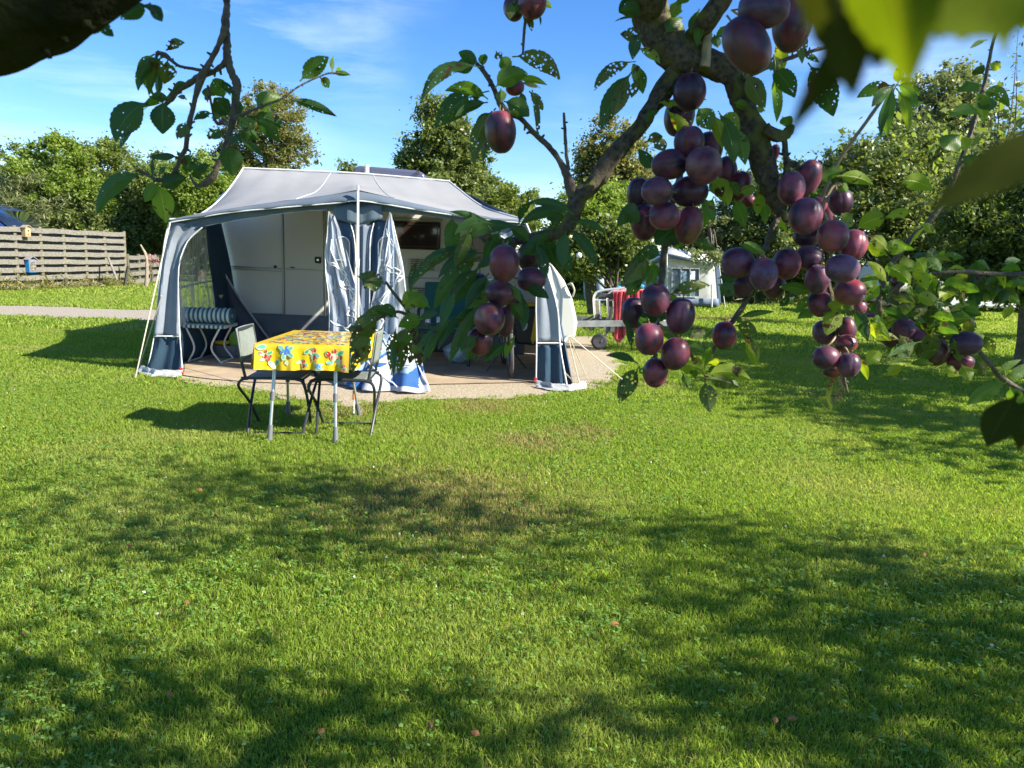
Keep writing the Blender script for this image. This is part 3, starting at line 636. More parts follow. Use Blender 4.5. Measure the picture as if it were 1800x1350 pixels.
b = MB(); p = [C(992, 500, YC-.02), C(998, 498, YC-.06), C(1003, 510, YC-.06), C(1000, 521, YC-.02)]; b.tube([q+Vector((.05, 0, 0)) for q in p], .011, 8, 3); part(b, 'grab_handle', mat('handle_cream', (.6, .56, .40), .4), cv)
def flat(mb, pts, y, m=0): mb.add([C(px, py, y) for px, py in pts], [tuple(range(len(pts)))[::-1]], m)
# belt lines and seams
b = MB()
for (x0, y0, x1, y1, h) in ((386, 467, 495, 473, .018), (386, 471, 495, 477, .012), (700, 487, 905, 495, .02), (500, 471, 571, 474, .010)):
    p0, p1 = C(x0, y0, YC-.010), C(x1, y1, YC-.010); b.beam(p0, p1, .02, h)
part(b, 'belt_trim', seam_m, cv)
b = MB(); p0, p1 = C(384, 566, YC-.012), C(905, 585, YC-.012); b.beam(p0, p1, .03, .045); part(b, 'bottom_rail', seam_m, cv, bev=.004)
b = MB(); b.beam(C(432, 304, YC-.02), C(785, 326, YC-.02), .03, .03); part(b, 'awning_rail', seam_m, cv)
# door in two halves
dx0, dx1 = C(500, 470).x, C(571, 470).x
zt, zm, zb = 1.92, C(535, 473).z, C(535, 563).z
for nm, z0, z1 in (('upper_door', zm+.006, zt), ('lower_door', zb, zm-.006)):
    b = MB(); b.box(((dx0+dx1)/2, YC-.016, (z0+z1)/2), (dx1-dx0-.02, .03, z1-z0)); dd = part(b, nm, mat(nm+'_paint', (.67, .65, .585), .35), cv, bev=.008)
b = MB(); 
for x in (dx0-.012, dx1+.012): b.box((x, YC-.012, (zb+zt)/2), (.022, .042, zt-zb+.05))
b.box(((dx0+dx1)/2, YC-.012, zb-.02), (dx1-dx0, .041, .022)); part(b, 'door_frame', seam_m, cv, bev=.003)
b = MB(); b.box(C(559, 457, YC-.045), (.085, .03, .085)); lk = part(b, 'door_lock', dark_trim, cv, bev=.018)
b = MB(); b.lathe([(.001, 0), (.014, 0), (.014, .012), (.001, .012)], C(559, 457, YC-.062), 12, 0, Matrix.Rotation(R(90), 3, 'X')); part(b, 'lock_cylinder', mat('chrome', (.7, .7, .7), .2, metal=1), cv)
b = MB(); b.box(C(514, 470, YC-.038), (.06, .012, .016)); part(b, 'door_catch', dark_trim, cv, bev=.003)
b = MB(); b.lathe([(.001, 0), (.022, 0), (.018, .022), (.001, .025)], C(484, 469, YC-.012), 14, 0, Matrix.Rotation(R(90), 3, 'X')); part(b, 'water_cap', dark_trim, cv)
# orange marker
b = MB(); b.box(C(458, 556, YC-.012), (.085, .025, .04)); part(b, 'marker_light', mat('amber_lens', (.75, .16, .02), .25), cv, bev=.01)
# windows
def win(x0, y0, x1, y1, name='window', m=None):
    p0, p1 = C(x0, y0), C(x1, y1); w_, h_ = p1.x-p0.x, p0.z-p1.z; c = ((p0.x+p1.x)/2, YC-.02, (p0.z+p1.z)/2)
    b = MB(); b.box(c, (w_, .03, h_), bev=0); o = part(b, name, m or brown_glass, cv, bev=.012)
    b = MB(); fw = .018
    for s in (-1, 1): b.box((c[0]+s*(w_/2-fw*2.2), c[1]-.018, c[2]), (.008, .008, h_-fw*4)); b.box((c[0], c[1]-.018, c[2]+s*(h_/2-fw*2.2)), (w_-fw*4, .0081, .008))
    f = b.build('window_frame', dark_trim); wparent(f, cv)
    return o
win(689, 388, 774, 440); win(826, 404, 905, 462, m=mat('curtained_glass', (.16, .105, .07), .15, (.09, .06, .04), 3, stretch=(30, 1, .4)))
b = MB(); b.beam(C(686, 383, YC-.02), C(778, 387, YC-.02), .02, .02); part(b, 'window_rail', seam_m, cv)
def vent(x0, y0, x1, y1, n):
    p0, p1 = C(x0, y0), C(x1, y1); w_, h_ = p1.x-p0.x, p0.z-p1.z; c = Vector(((p0.x+p1.x)/2, YC-.012, (p0.z+p1.z)/2))
    b = MB(); b.box(c, (w_, .022, h_)); fr = part(b, 'vent', mat('vent_cream', (.60, .57, .46), .4), cv, bev=.005)
    b = MB()
    for k in range(n):
        z = c.z-h_*.36+h_*.72*k/(n-1); b.box((c.x-w_*.08, YC-.0255, z), (w_*.68, .006, h_*.07))
    part(b, 'vent_slots', dark_trim, cv)
vent(717, 453, 779, 478, 6); vent(717, 503, 772, 527, 6)
b = MB()
wc = C(738, 568); b.lathe([(.10, -.08), (.26, -.085), (.295, -.05), (.295, .05), (.26, .085), (.10, .08)], (wc.x, YC+.12, .295), 28, 0, Matrix.Rotation(R(90), 3, 'X')); wl = part(b, 'wheel', mat('tyre_main', (.025, .025, .025), .85), cv)
b = MB(); b.lathe([(.001, 0), (.17, 0), (.17, .02), (.001, .05)], (wc.x, YC+.05, .295), 24, 0, Matrix.Rotation(R(90), 3, 'X')); part(b, 'hub_cap', mat('hub_white', (.7, .7, .68), .4), cv)
b = MB(); pts = [Vector((wc.x+.33*math.cos(a), YC-.012, .30+.33*math.sin(a))) for a in [math.pi*k/14 for k in range(15)]]; b.tube(pts, .014, 6); part(b, 'wheel_arch', seam_m, cv)
# roof hatch and flue
b = MB(); h0, h1 = C(628, 298, YC+.7), C(748, 312, YC+.7); zc = 2.36
ax, bx_ = at(622, 300, YC+.5).x, at(750, 300, YC+.5).x
b.prism([(ax, 2.24), (ax+.02, 2.40), (ax+.10, 2.432), (bx_-.12, 2.395), (bx_-.02, 2.36), (bx_+.02, 2.22)], 'y', YC+.35, YC+1.05); part(b, 'roof_hatch', mat('smoked_dome', (.16, .17, .26), .15, spec=.6, trans=.5), cv, bev=.03)
for x in (638, 735):
    b = MB(); b.box(at(x, 303, YC+.33), (.05, .03, .035)); part(b, 'hatch_catch', dark_trim, cv, bev=.004)
b = MB(); q = at(645, 300, YC+.2); b.lathe([(.028, -.15), (.028, .05), (.036, .05), (.036, .07), (.001, .075)], q, 14); part(b, 'flue', mat('flue_cream', (.75, .72, .62), .5), cv)
# skirt below body
b = MB(); loft(b, [Vector((-3.7, YC-.03, .44)), Vector((-3.7, YC-.10, 0))], [Vector((.15, YC-.03, .42)), Vector((.15, YC-.10, 0))], 60, 4, lambda u, v: Vector((0, -.02*math.sin(u*70)*v, 0))); part(b, 'skirt', mat('skirt_grey', (.20, .21, .23), .8, (.16, .17, .19), 4), cv, solid=.004)
# A-frame and jockey wheel
grey_metal = mat('galvanised', (.30, .31, .31), .45, (.22, .23, .23), 12, metal=.6)
steel = mat('steel_tube', (.55, .56, .57), .32, metal=.85)
b = MB()
yy = 11.3
b.beam(Vector((.6, YC+.55, .37)), Vector((2.25, yy, .40)), .05, .09); b.beam(Vector((.6, YC+1.6, .37)), Vector((2.25, yy+.05, .40)), .05, .09); part(b, 'drawbar', grey_metal, cv, bev=.004)
# jockey wheel
jw = at(1053, 601, 11.1)
b = MB(); b.tube([Vector((jw.x+.16, 11.12, .62)), Vector((jw.x+.12, 11.12, .25))], .028, 10); b.tube([Vector((jw.x+.12, 11.12, .26)), Vector((jw.x+.02, 11.06, .11))], .016, 8); part(b, 'jockey_stand', dark_trim, cv)
b = MB(); b.lathe([(.03, -.04), (.09, -.045), (.115, -.02), (.115, .02), (.09, .045), (.03, .04)], (jw.x, 11.1, .115), 22, 0, Matrix.Rotation(R(80), 3, 'X') ); part(b, 'jockey_wheel', mat('jockey_rubber', (.03, .03, .035), .7), cv)
# bicycle carrier on the drawbar
bc = thing('bicycle_carrier', 'silver and black bicycle carrier mounted on the caravan drawbar', 'bike carrier', (1.35, 11.2, .45))
P = lambda px, py, y=11.25: at(px, py, y)
for k, (dxp, y) in enumerate(((0, 11.25), (24, 11.5))):
    b = MB(); b.tube([P(1046+dxp, 560, y), P(1044+dxp, 530, y), P(1046+dxp, 518, y), P(1056+dxp, 511, y), P(1098+dxp, 506, y)], .018, 8, 4); b.tube([P(1056+dxp, 562, y), P(1054+dxp, 527, y)], .013, 8); b.tube([P(1046+dxp, 528, y), P(1066+dxp, 527, y)], .014, 8); part(b, 'hoop', mat('alu_bright', (.72, .73, .74), .3, metal=.6), bc)
b = MB()
for y, o_ in ((11.2, 0), (11.45, 6)):
    b.tube([P(1010, 572-o_, y), P(1030, 568-o_, y), P(1050, 560-o_, y), P(1072, 572-o_, y), P(1100, 566-o_, y)], .014, 7, 4)
part(b, 'wheel_tray', dark_trim, bc)
for x, y_ in ((1020, 565), (1034, 572), (1050, 556), (1040, 577), (1028, 574), (1062, 562), (1075, 570)):
    b = MB(); b.box(P(x, y_, 11.2), (.06, .05, .07), 0, Matrix.Rotation(random.random(), 3, 'Y')); b.tube([P(x-4, y_+3, 11.15), P(x+4, y_-6, 11.18)], .009, 6); part(b, 'clamp', dark_trim, bc, bev=.008)
b = MB(); b.box(P(1074, 577, 11.2), (.2, .12, .10)); part(b, 'mount_block', mat('alu_dull', (.5, .5, .5), .5, metal=.3), bc, bev=.01)
b = MB(); b.box(P(1070, 520, 11.5), (.26, .05, .07), 0); part(b, 'light_board', dark_trim, bc, bev=.02)
# red towel over the carrier
b = MB()
def tw(u, v):
    if v < .25:
        p = at(1128-8*u+(-38)*u, 514+2*u, 11.45+.1*(1-v/.25)); 
    x = 1078+58*u; top = 514-4*u
    yv = top+v*(76+14*math.sin(u*9)+(-6)*u)
    return at(x+1.5*math.sin(v*5+u*9), yv, 11.16+.035*math.sin(u*24+v*2)*(.3+v)+.02*math.sin(u*50))
b.grid(tw, 60, 20); 
b.grid(lambda u, v: at(1078+58*u, 514-4*u-2*math.sin(v*3.1), 11.16+.5*v+.01*math.sin(u*24)), 60, 6)
tag(b.build('red_towel', mat('towel_red', (.52, .015, .03), .95, (.40, .01, .02), 8, bump=.6, bscale=200, sheen=.5), solid=.008), 'red towel draped over the bicycle carrier to dry', 'towel')
b = MB()
for x in (1084, 1132): b.tube([P(x, 512, 11.4), P(x+1, 595, 11.4)], .012, 6)
b.tube([P(1080, 515, 11.45), P(1134, 511, 11.45)], .014, 6); part(b, 'hoop', mat('alu_bright3', (.6, .6, .6), .3, metal=.6), bc)
for px, py in ((1089, 506), (1128, 503)):
    b = MB(); b.box(P(px, py, 11.3), (.07, .05, .05), 0, Matrix.Rotation(.4, 3, 'Y')); part(b, 'strap_end', mat('strap_blue', (.03, .33, .55), .5), bc, bev=.012)
# ================================================================ the awning
YF = 7.9
def clothmat(name, c1, c2, trans=.22, scale=3, rough=.85):
    return mat(name, c1, rough, c2, scale, bump=.25, bscale=35, trans=trans, spec=.2)
roof_c = clothmat('canopy_cloth', (.34, .345, .35), (.295, .30, .305), .16, 1.3)
grey_c = clothmat('grey_cloth', (.33, .37, .43), (.27, .31, .37), .25)
navy_c = clothmat('navy_cloth', (.040, .080, .125), (.030, .062, .10), .12)
blue_c = clothmat('blue_cloth', (.10, .17, .27), (.08, .14, .23), .2)
val_c = clothmat('valance_cloth', (.16, .21, .26), (.12, .17, .22), .2)
pipe_m = mat('white_piping', (.72, .73, .72), .6)
pole_m = mat('awning_pole', (.62, .62, .60), .35, metal=.5)
flap_w = clothmat('flap_white', (.55, .57, .60), (.45, .48, .52), .3)
brightblue = clothmat('flap_blue', (.045, .13, .33), (.03, .10, .27), .2)
inner_c = clothmat('inner_curtain', (.12, .13, .155), (.09, .10, .125), .1)
blind = mat('window_blind', (.34, .33, .27), .8, (.22, .21, .16), 2.2, stretch=(22, 1, .5))
def pvc(name, tint, alpha, rough=.12):
    m, t, b, o = nodes(name)
    tr = t.nodes.new('ShaderNodeBsdfTransparent'); tr.inputs[0].default_value = (*tint, 1)
    b.inputs['Base Color'].default_value = (.52, .58, .66, 1); b.inputs['Roughness'].default_value = rough
    n = t.nodes.new('ShaderNodeTexNoise'); n.inputs['Scale'].default_value = 5; n.inputs['Detail'].default_value = 4
    tc_ = t.nodes.new('ShaderNodeTexCoord'); mp_ = t.nodes.new('ShaderNodeMapping'); mp_.inputs['Scale'].default_value = (3, 3, .6)
    r = t.nodes.new('ShaderNodeMapRange'); r.inputs[1].default_value = .35; r.inputs[2].default_value = .7; r.inputs[3].default_value = alpha*.5; r.inputs[4].default_value = min(1, alpha*1.7)
    bp = t.nodes.new('ShaderNodeBump'); bp.inputs['Strength'].default_value = .25; bp.inputs['Distance'].default_value = .02
    t.links.new(tc_.outputs['Object'], mp_.inputs[0]); t.links.new(mp_.outputs[0], n.inputs['Vector']); t.links.new(n.outputs[0], r.inputs[0]); t.links.new(n.outputs[0], bp.inputs['Height']); t.links.new(bp.outputs[0], b.inputs['Normal'])
    x = t.nodes.new('ShaderNodeMixShader'); t.links.new(r.outputs[0], x.inputs[0]); t.links.new(tr.outputs[0], x.inputs[1]); t.links.new(b.outputs[0], x.inputs[2]); t.links.new(x.outputs[0], o.inputs[0])
    return m
pvc_clear = pvc('clear_vinyl', (.80, .85, .92), .40, .4); pvc_green = pvc('side_vinyl', (.74, .80, .66), .62, .4)
W_ = lambda px, py, y=YF: at(px, py, y)
aw = thing('caravan_awning', 'large open grey and navy caravan awning with its door flaps hanging loose', 'awning', (-1.7, 9.0, 0))
# roof canopy: rear edge on the caravan rail, front edge over the porch valance
rear = [W_(427, 297, YC-.03), W_(520, 301, YC-.03), W_(640, 307, YC-.03), W_(790, 320, YC-.03)]
front = [W_(298, 386), W_(345, 377), W_(408, 366), W_(470, 357), W_(541, 348), W_(590, 341), W_(628, 336), W_(671, 344), W_(730, 358), W_(796, 372), W_(865, 383), W_(922, 387)]
frr, ffr = resample(rear, 80), resample(front, 80)
def roof(u, v, dz=0):
    a, b_ = frr(u), ffr(u); p = a.lerp(b_, v)
    edge = max(0, 1-u*6)          # left edge sags most
    sag = math.sin(math.pi*v)*(.07+.13*edge*edge)
    # seam ridge toward the middle pole
    sag -= .022*math.exp(-((u-.535)/.05)**2)*v*(1.6-v)
    wr = .012*math.sin(u*9+v*4)*math.sin(math.pi*v)+.008*noise.noise(Vector((u*14, v*3, 0)))
    wr += .018*max(0, v-.55)*math.sin(u*46+v*5)*.12
    return p+Vector((0, 0, -sag+wr+dz))
b = MB(); b.grid(lambda u, v: roof(u, v), 110, 30); cn = part(b, 'canopy', roof_c, aw, solid=.004)
b = MB()
for uu in (.395, .60):
    b.tube([roof(uu+.03*(1-v)-.03*v*(1 if uu < .5 else -1)*1.2, v, .004) for v in [k/24 for k in range(25)]], .0045, 5)
part(b, 'seam', mat('seam_grey', (.5, .5, .5), .7), aw)
b = MB(); b.tube([r+Vector((0, -.01, .012)) for r in rear], .010, 6, 3); b.tube([roof(1, v, .008) for v in [k/24 for k in range(25)]], .009, 6); b.tube([roof(0, v, .006) for v in [k/24 for k in range(25)]], .009, 6); part(b, 'edge_piping', pipe_m, aw)
# porch valance
vb = [W_(298, 391, YF-.03), W_(345, 383, YF-.03), W_(408, 373, YF-.04), W_(470, 367, YF-.05), W_(541, 361, YF-.06), W_(590, 357, YF-.07), W_(628, 353, YF-.08), W_(671, 358, YF-.07), W_(730, 368, YF-.06), W_(796, 378, YF-.05), W_(865, 387, YF-.04), W_(923, 392, YF-.03)]
b = MB(); loft(b, front, vb, 5, 90, lambda u, v: Vector((0, -.02*math.sin(u*3.14)+.006*math.sin(v*60)*u, .004*math.sin(v*44)*u))); part(b, 'valance', clothmat('valance_top', (.17, .21, .26), (.14, .18, .23), .25), aw, solid=.003)
b = MB(); b.tube(vb, .006, 6, 4); part(b, 'valance_piping', pipe_m, aw)
# front header behind the valance: band following the doorway arches
hdr_top = [W_(300, 392, YF+.02), W_(408, 372, YF+.02), W_(541, 360, YF+.02), W_(628, 352, YF+.02), W_(700, 362, YF+.02), W_(796, 376, YF+.02), W_(922, 391, YF+.02)]
hdr_bot = [W_(345, 404, YF+.02), W_(362, 397, YF+.02), W_(392, 391, YF+.02), W_(460, 380, YF+.02), W_(530, 371, YF+.02), W_(575, 369, YF+.02), W_(640, 375, YF+.02), W_(672, 372, YF+.02), W_(760, 380, YF+.02), W_(830, 394, YF+.02), W_(880, 420, YF+.02)]
b = MB(); loft(b, hdr_top, hdr_bot, 4, 60, lambda u, v: Vector((0, .008*math.sin(v*50), 0))); part(b, 'header_band', val_c, aw, solid=.003)
b = MB(); b.tube(hdr_bot[1:6], .005, 5, 3); part(b, 'header_piping', mat('piping_grey', (.4, .42, .43), .7), aw)
# left front corner panel (grey above, navy below)
YL = YF+.015
outer = [W_(299, 388, YL), W_(291, 420, YL), W_(284, 470, YL), (W_(277, 540, YL)), W_(272, 590, YL)]
inner = [W_(356, 400, YL), W_(330, 425, YL), W_(315, 470, YL), W_(315, 540, YL), W_(317, 590, YL)]
fold = lambda u, v: Vector((0, -.03*math.sin(u*6.5+v*2)*(.4+v*.6)+.012*math.sin(u*15+v*3), 0))
b = MB(); loft(b, outer, inner, 14, 30, fold); part(b, 'left_corner_panel', grey_c, aw, solid=.003)
b = MB(); loft(b, [W_(272, 591, YL), W_(259, 655, YL)], [W_(317, 591, YL), W_(322, 657, YL)], 12, 10, fold); part(b, 'left_navy_panel', navy_c, aw, solid=.003)
b = MB(); b.tube([p+Vector((0, -.012, 0)) for p in outer+[W_(259, 655, YL)]], .006, 6, 3); b.tube([p+Vector((0, -.012, 0)) for p in inner+[W_(322, 657, YL)]], .006, 6, 3); b.tube([W_(272, 591, YL-.02), W_(295, 591, YL-.025), W_(317, 591, YL-.01)], .007, 6, 3); part(b, 'corner_piping', pipe_m, aw)
# mud flap rolled on the ground
def mudflap(pts, name='mud_flap'):
    b = MB(); pp = resample(pts, 20)
    b.grid(lambda u, v: pp(u)+Vector((.03*noise.noise(Vector((u*7, v*3, 1))), -.12*v+.05*noise.noise(Vector((u*5, 3, v))), .05*(1-v)**2+.022*abs(noise.noise(Vector((u*5, v*2, pts[0].x))))+.004)), 50, 12); return part(b, name, mat(name+'_vinyl', (.45, .46, .46), .45, (.3, .31, .31), 12), aw, solid=.004)
lg = [gr(248, 652), gr(275, 660), gr(322, 661)]
mudflap(lg)
# left side wall from front corner back to the caravan
s_top = [W_(299, 389, YF+.03), W_(345, 380, 9.0), W_(388, 378, YC-.05)]
s_bot = [Vector((W_(262, 655, YF).x, YF+.03, .0)), Vector((-3.68, 9.0, .0)), Vector((-3.62, YC-.05, .0))]
ft, fb = resample(s_top, 40), resample(s_bot, 40)
def sw(u, v): 
    t_ = ft(u); b2_ = fb(u); t_ = Vector((t_.x, t_.y, t_.z)); p = t_.lerp(b2_, v); return p+Vector((.015*math.sin(v*7+u*5), 0, 0))
def rng_grid(u0, u1, v0, v1, nu, nv):
    b = MB(); b.grid(lambda u, v: sw(u0+(u1-u0)*u, v0+(v1-v0)*v), nu, nv); return b
part(rng_grid(.0, .07, 0, 1, 3, 20), 'side_wall_front_strip', grey_c, aw, solid=.003)
part(rng_grid(.07, .66, 0, .10, 12, 3), 'side_wall_top_strip', grey_c, aw, solid=.003)
part(rng_grid(.66, 1.0, 0, 1, 8, 24), 'side_wall_rear_panel', navy_c, aw, solid=.003)
part(rng_grid(.07, .66, .74, 1, 12, 6), 'side_wall_navy_strip', navy_c, aw, solid=.003)
part(rng_grid(.07, .66, .10, .74, 16, 16), 'side_window', pvc_green, aw)
b = MB(); b.tube([sw(u, .47)+Vector((-.02, 0, 0)) for u in [k/10*.62+.05 for k in range(11)]], .012, 6); part(b, 'side_pole', pole_m, aw)
# inner grey curtain slanting down across the caravan wall, with its light edge
b = MB()
Aa = [W_(386, 470, 10.05), W_(386, 540, 9.95), W_(384, 620, 9.8)]; Bb = [W_(388, 470, 10.05), W_(425, 530, 9.95), W_(480, 606, 9.8)]
loft(b, Aa, Bb, 16, 16, lambda u, v: Vector((0, -.035*math.sin(u*11+v*2)*v, 0))); part(b, 'inner_curtain', inner_c, aw, solid=.003)
b = MB(); b.tube([W_(388, 470, 10.0), W_(425, 530, 9.9), W_(480, 606, 9.75)], .014, 6, 3); part(b, 'inner_strut', pole_m, aw)
b = MB(); b.tube([W_(383, 620, 9.9), W_(382, 520, 10.0)], .02, 6); part(b, 'corner_pole', pole_m, aw)
# middle pole with brace and guy
b = MB(); ptop = W_(629, 335, YF-.10); pb = gr(627, 690); b.tube([ptop+Vector((0, 0, .05)), Vector((ptop.x, YF-.10, 0))], .014, 10); mp_o = part(b, 'middle_pole', pole_m, aw)
b = MB(); b.tube([W_(629, 455, YF-.11), W_(628, 470, YF-.11)], .02, 8); part(b, 'pole_clamp', pipe_m, aw)
# middle panel: header collar, navy shoulders with arched windows, grey centre
YM = YF+.0
b = MB()
for sgn, xs in ((-1, (587, 629)), (1, (629, 672))):
    loft(b, [W_(xs[0], 364, YM-.03), W_(xs[0], 384 if sgn < 0 else 396, YM-.03)], [W_(xs[1], 357, YM-.035), W_(xs[1], 396 if sgn < 0 else 384, YM-.035)], 8, 5, lambda u, v: Vector((0, .01*math.sin(u*8), 0)))
part(b, 'collar', val_c, aw, solid=.003)
b = MB(); loft(b, [W_(615, 395, YM), W_(624, 470, YM), W_(622, 580, YM), W_(618, 600, YM)], [W_(658, 395, YM), W_(650, 470, YM), W_(650, 580, YM), W_(648, 600, YM)], 12, 24, lambda u, v: Vector((0, -.03*math.sin(u*3.14)+.012*math.sin(u*18+v*2), 0))); part(b, 'middle_panel', blue_c if False else clothmat('middle_cloth', (.24, .29, .37), (.2, .25, .33), .35), aw, solid=.003)
for sgn, (x0, x1) in ((-1, (577, 622)), (1, (650, 694))):
    b = MB(); lo = W_(x0, 382, YM+.03); 
    loft(b, [W_(x0, 384, YM+.04), W_(x0, 640, YM+.04)], [W_(x1, 390, YM+.04), W_(x1, 640, YM+.04)], 12, 30, lambda u, v: Vector((0, .014*math.sin(u*12), 0)), lambda u, v: 0); part(b, 'shoulder_panel', [blue_c], aw, solid=.003)
    cx = (x0+x1)/2-(6 if sgn < 0 else -6)+(8 if sgn < 0 else 0); hw = 13; b = MB(); pts = []
    for k in range(13):
        a = math.pi*k/12; pts.append((cx+hw*math.cos(a), 430-14*math.sin(a)))
    pts = pts+[(cx-hw, 540), (cx+hw, 540)]
    b.add([W_(px, py, YM+.015) for px, py in pts], [tuple(range(len(pts)))]); part(b, 'arched_window', blind, aw, solid=.004)
    b = MB(); b.tube([W_(px, py, YM+.008) for px, py in pts[:13]]+[W_(cx-hw, 540, YM+.008)], .006, 5); b.tube([W_(cx-hw, 457, YM+.006), W_(cx+hw, 458, YM+.006)], .006, 5); b.tube([W_(cx+hw, 430, YM+.008), W_(cx+hw, 540, YM+.008)], .006, 5); part(b, 'window_piping', pipe_m, aw)
b = MB()
b.tube([W_(616, 392, YM-.02), W_(623, 420, YM-.03), W_(625, 470, YM-.03), W_(622, 600, YM-.03)], .006, 5, 3); b.tube([W_(657, 392, YM-.02), W_(651, 420, YM-.03), W_(650, 470, YM-.03), W_(649, 600, YM-.03)], .006, 5, 3); part(b, 'middle_piping', pipe_m, aw)
# hanging vinyl flaps gathered to each side
def drape(L, Rr, nf, amp, mname, m, piping=True, y0=YM-.06, nu=60, nv=40, seed=0):
    b = MB(); la = [W_(x, y, y0) for x, y in L]; rb = [W_(x, y, y0) for x, y in Rr]
    f = lambda u, v: Vector((.01*math.sin(v*9+seed), -amp*(.35+.65*v)*math.sin(u*nf*math.pi*2+2.2*math.sin(v*3+seed)+seed)-amp*.5*noise.noise(Vector((u*9, v*5, seed))), .01*math.sin(u*20)))
    loft(b, la, rb, nu, nv, f); part(b, mname, m, aw)
    return lambda u, v: resample(la, 9)(v).lerp(resample(rb, 9)(v), u)+f(u, v)+Vector((0, -.008, 0))
fl = drape([(576, 372), (572, 450), (577, 530), (578, 585)], [(586, 380), (612, 450), (632, 520), (640, 588)], 2.2, .035, 'left_flap', pvc_clear, seed=1)
fr_ = drape([(686, 374), (668, 440), (655, 520), (640, 600), (636, 650)], [(689, 376), (703, 440), (714, 520), (722, 580), (728, 640)], 2.4, .04, 'right_flap', pvc_clear, seed=4)
b = MB()
def zig(f, seq, r=.007):
    for a, c in zip(seq[:-1], seq[1:]):
        b.tube([f(a[0]+(c[0]-a[0])*k/6, a[1]+(c[1]-a[1])*k/6) for k in range(7)], r, 5)
zig(fl, [(.35, .22), (.2, .40), (.55, .44), (.80, .50), (.50, .58), (.95, .62), (.60, .78), (.98, .86), (.5, .95)])
zig(fl, [(.30, .30), (.6, .48), (.75, .55), (.45, .60), (.9, .66), (.55, .83), (1, .92)])
zig(fl, [(.1, .41), (.6, .46)]); zig(fl, [(.05, .9), (.6, .97)]); zig(fl, [(.55, .2), (1, .99)], .005); zig(fl, [(.02, .02), (.02, 1)], .004)
zig(fr_, [(.15, .10), (.7, .22), (.3, .36), (.95, .41), (.6, .47), (.2, .55), (.5, .62), (.1, .72), (.6, .8)])
zig(fr_, [(.5, .12), (.25, .33), (.9, .37), (.5, .50), (.15, .62), (.4, .7), (.2, .85)]); zig(fr_, [(.97, .05), (.97, 1)], .005)
part(b, 'flap_piping', pipe_m, aw)
# coloured backing strips inside the flaps
drape([(578, 400), (575, 470), (582, 560), (584, 600)], [(592, 400), (597, 470), (612, 560), (616, 600)], 1.4, .03, 'flap_blue_strip', blue_c, y0=YM-.0, seed=2)
drape([(684, 385), (674, 450), (662, 540), (652, 640)], [(689, 390), (690, 450), (684, 540), (678, 640)], 1.4, .03, 'flap_blue_strip', blue_c, y0=YM-.0, seed=5)
# flap ends lying on the ground
def heap(cols, name, m, y0, seed, amp=.03):
    b = MB(); n = len(cols)
    L = [gr(x, y)+Vector((0, 0, z)) for (x, y, z) in cols[0]]; Q = [gr(x, y)+Vector((0, 0, z)) for (x, y, z) in cols[1]]
    loft(b, L, Q, 34, 26, lambda u, v: Vector((.02*math.sin(v*14+seed), amp*math.sin(u*11+seed+v*5), amp*.7*math.sin(u*15+v*6+seed)+amp*.4*noise.noise(Vector((u*8, v*8, seed))))), lambda u, v: (int(u*3.6+v*2.3+seed) % len(m)))
    part(b, name, m, aw, solid=.004)
heap_m = [flap_w, brightblue, flap_w, brightblue]
def heap2():
    """two cloth skirts that hang from the flaps and spread on the ground toward the viewer"""
    for seed, top, bot, nm in ((2, [(632, 596), (652, 590), (676, 588), (700, 590), (722, 598)], [(602, 678), (640, 690), (690, 690), (735, 694), (757, 690)], 'trailing_flap'),
                               (6, [(586, 590), (600, 592), (616, 596), (628, 600)], [(588, 652), (600, 658), (618, 664), (632, 668)], 'trailing_flap_left')):
        fa = resample([W_(x, y, YF-.10) for x, y in top], 20); fb_ = resample([gr(x, y)+Vector((0, 0, .012)) for x, y in bot], 20)
        def fn(u, v):
            p = fa(u).lerp(fb_(u), v); bulge = math.sin(math.pi*v)*.10
            n1 = noise.noise(Vector((u*6+seed, v*3, seed))); 
            return p+Vector((.05*n1*v, -.05*math.sin(u*22+v*2.5+seed)*(.4+.6*v)-.03*n1, bulge*.5+.025*math.sin(u*22+v*2.5+seed)*v*(1-v*.7)+.02*abs(n1)))
        def mi(u, v):
            k = u*1.15+v*.55+.12*math.sin(v*7+seed)
            if v > .93 and u > .3: return 0
            if .05 < (k % .62) < .17 and v < .75: return 2
            return 1 if (v > .62 and .15 < ((k*1.7) % 1) < .72) or (.36 < v < .62 and .55 < (k % 1) < .85) else 0
        b = MB(); b.grid(fn, 90, 60, mi); part(b, nm, [flap_w, brightblue, clothmat('flap_pale'+str(seed), (.22, .32, .45), (.3, .4, .52), .3)], aw, solid=.004)
        if seed == 2:
            b = MB()
            for (u0, v0, u1, v1) in ((.2, .1, .45, .5), (.45, .5, .75, .12), (.3, .55, .65, .95), (.28, .52, .1, .95), (.5, .14, .62, .48), (.62, .48, .9, .4), (.9, .4, .98, .9), (.35, .72, .85, .66)):
                b.tube([fn(u0+(u1-u0)*k/8, v0+(v1-v0)*k/8)+Vector((0, -.012, .008)) for k in range(9)], .007, 5)
            part(b, 'trailing_piping', pipe_m, aw)
heap2()
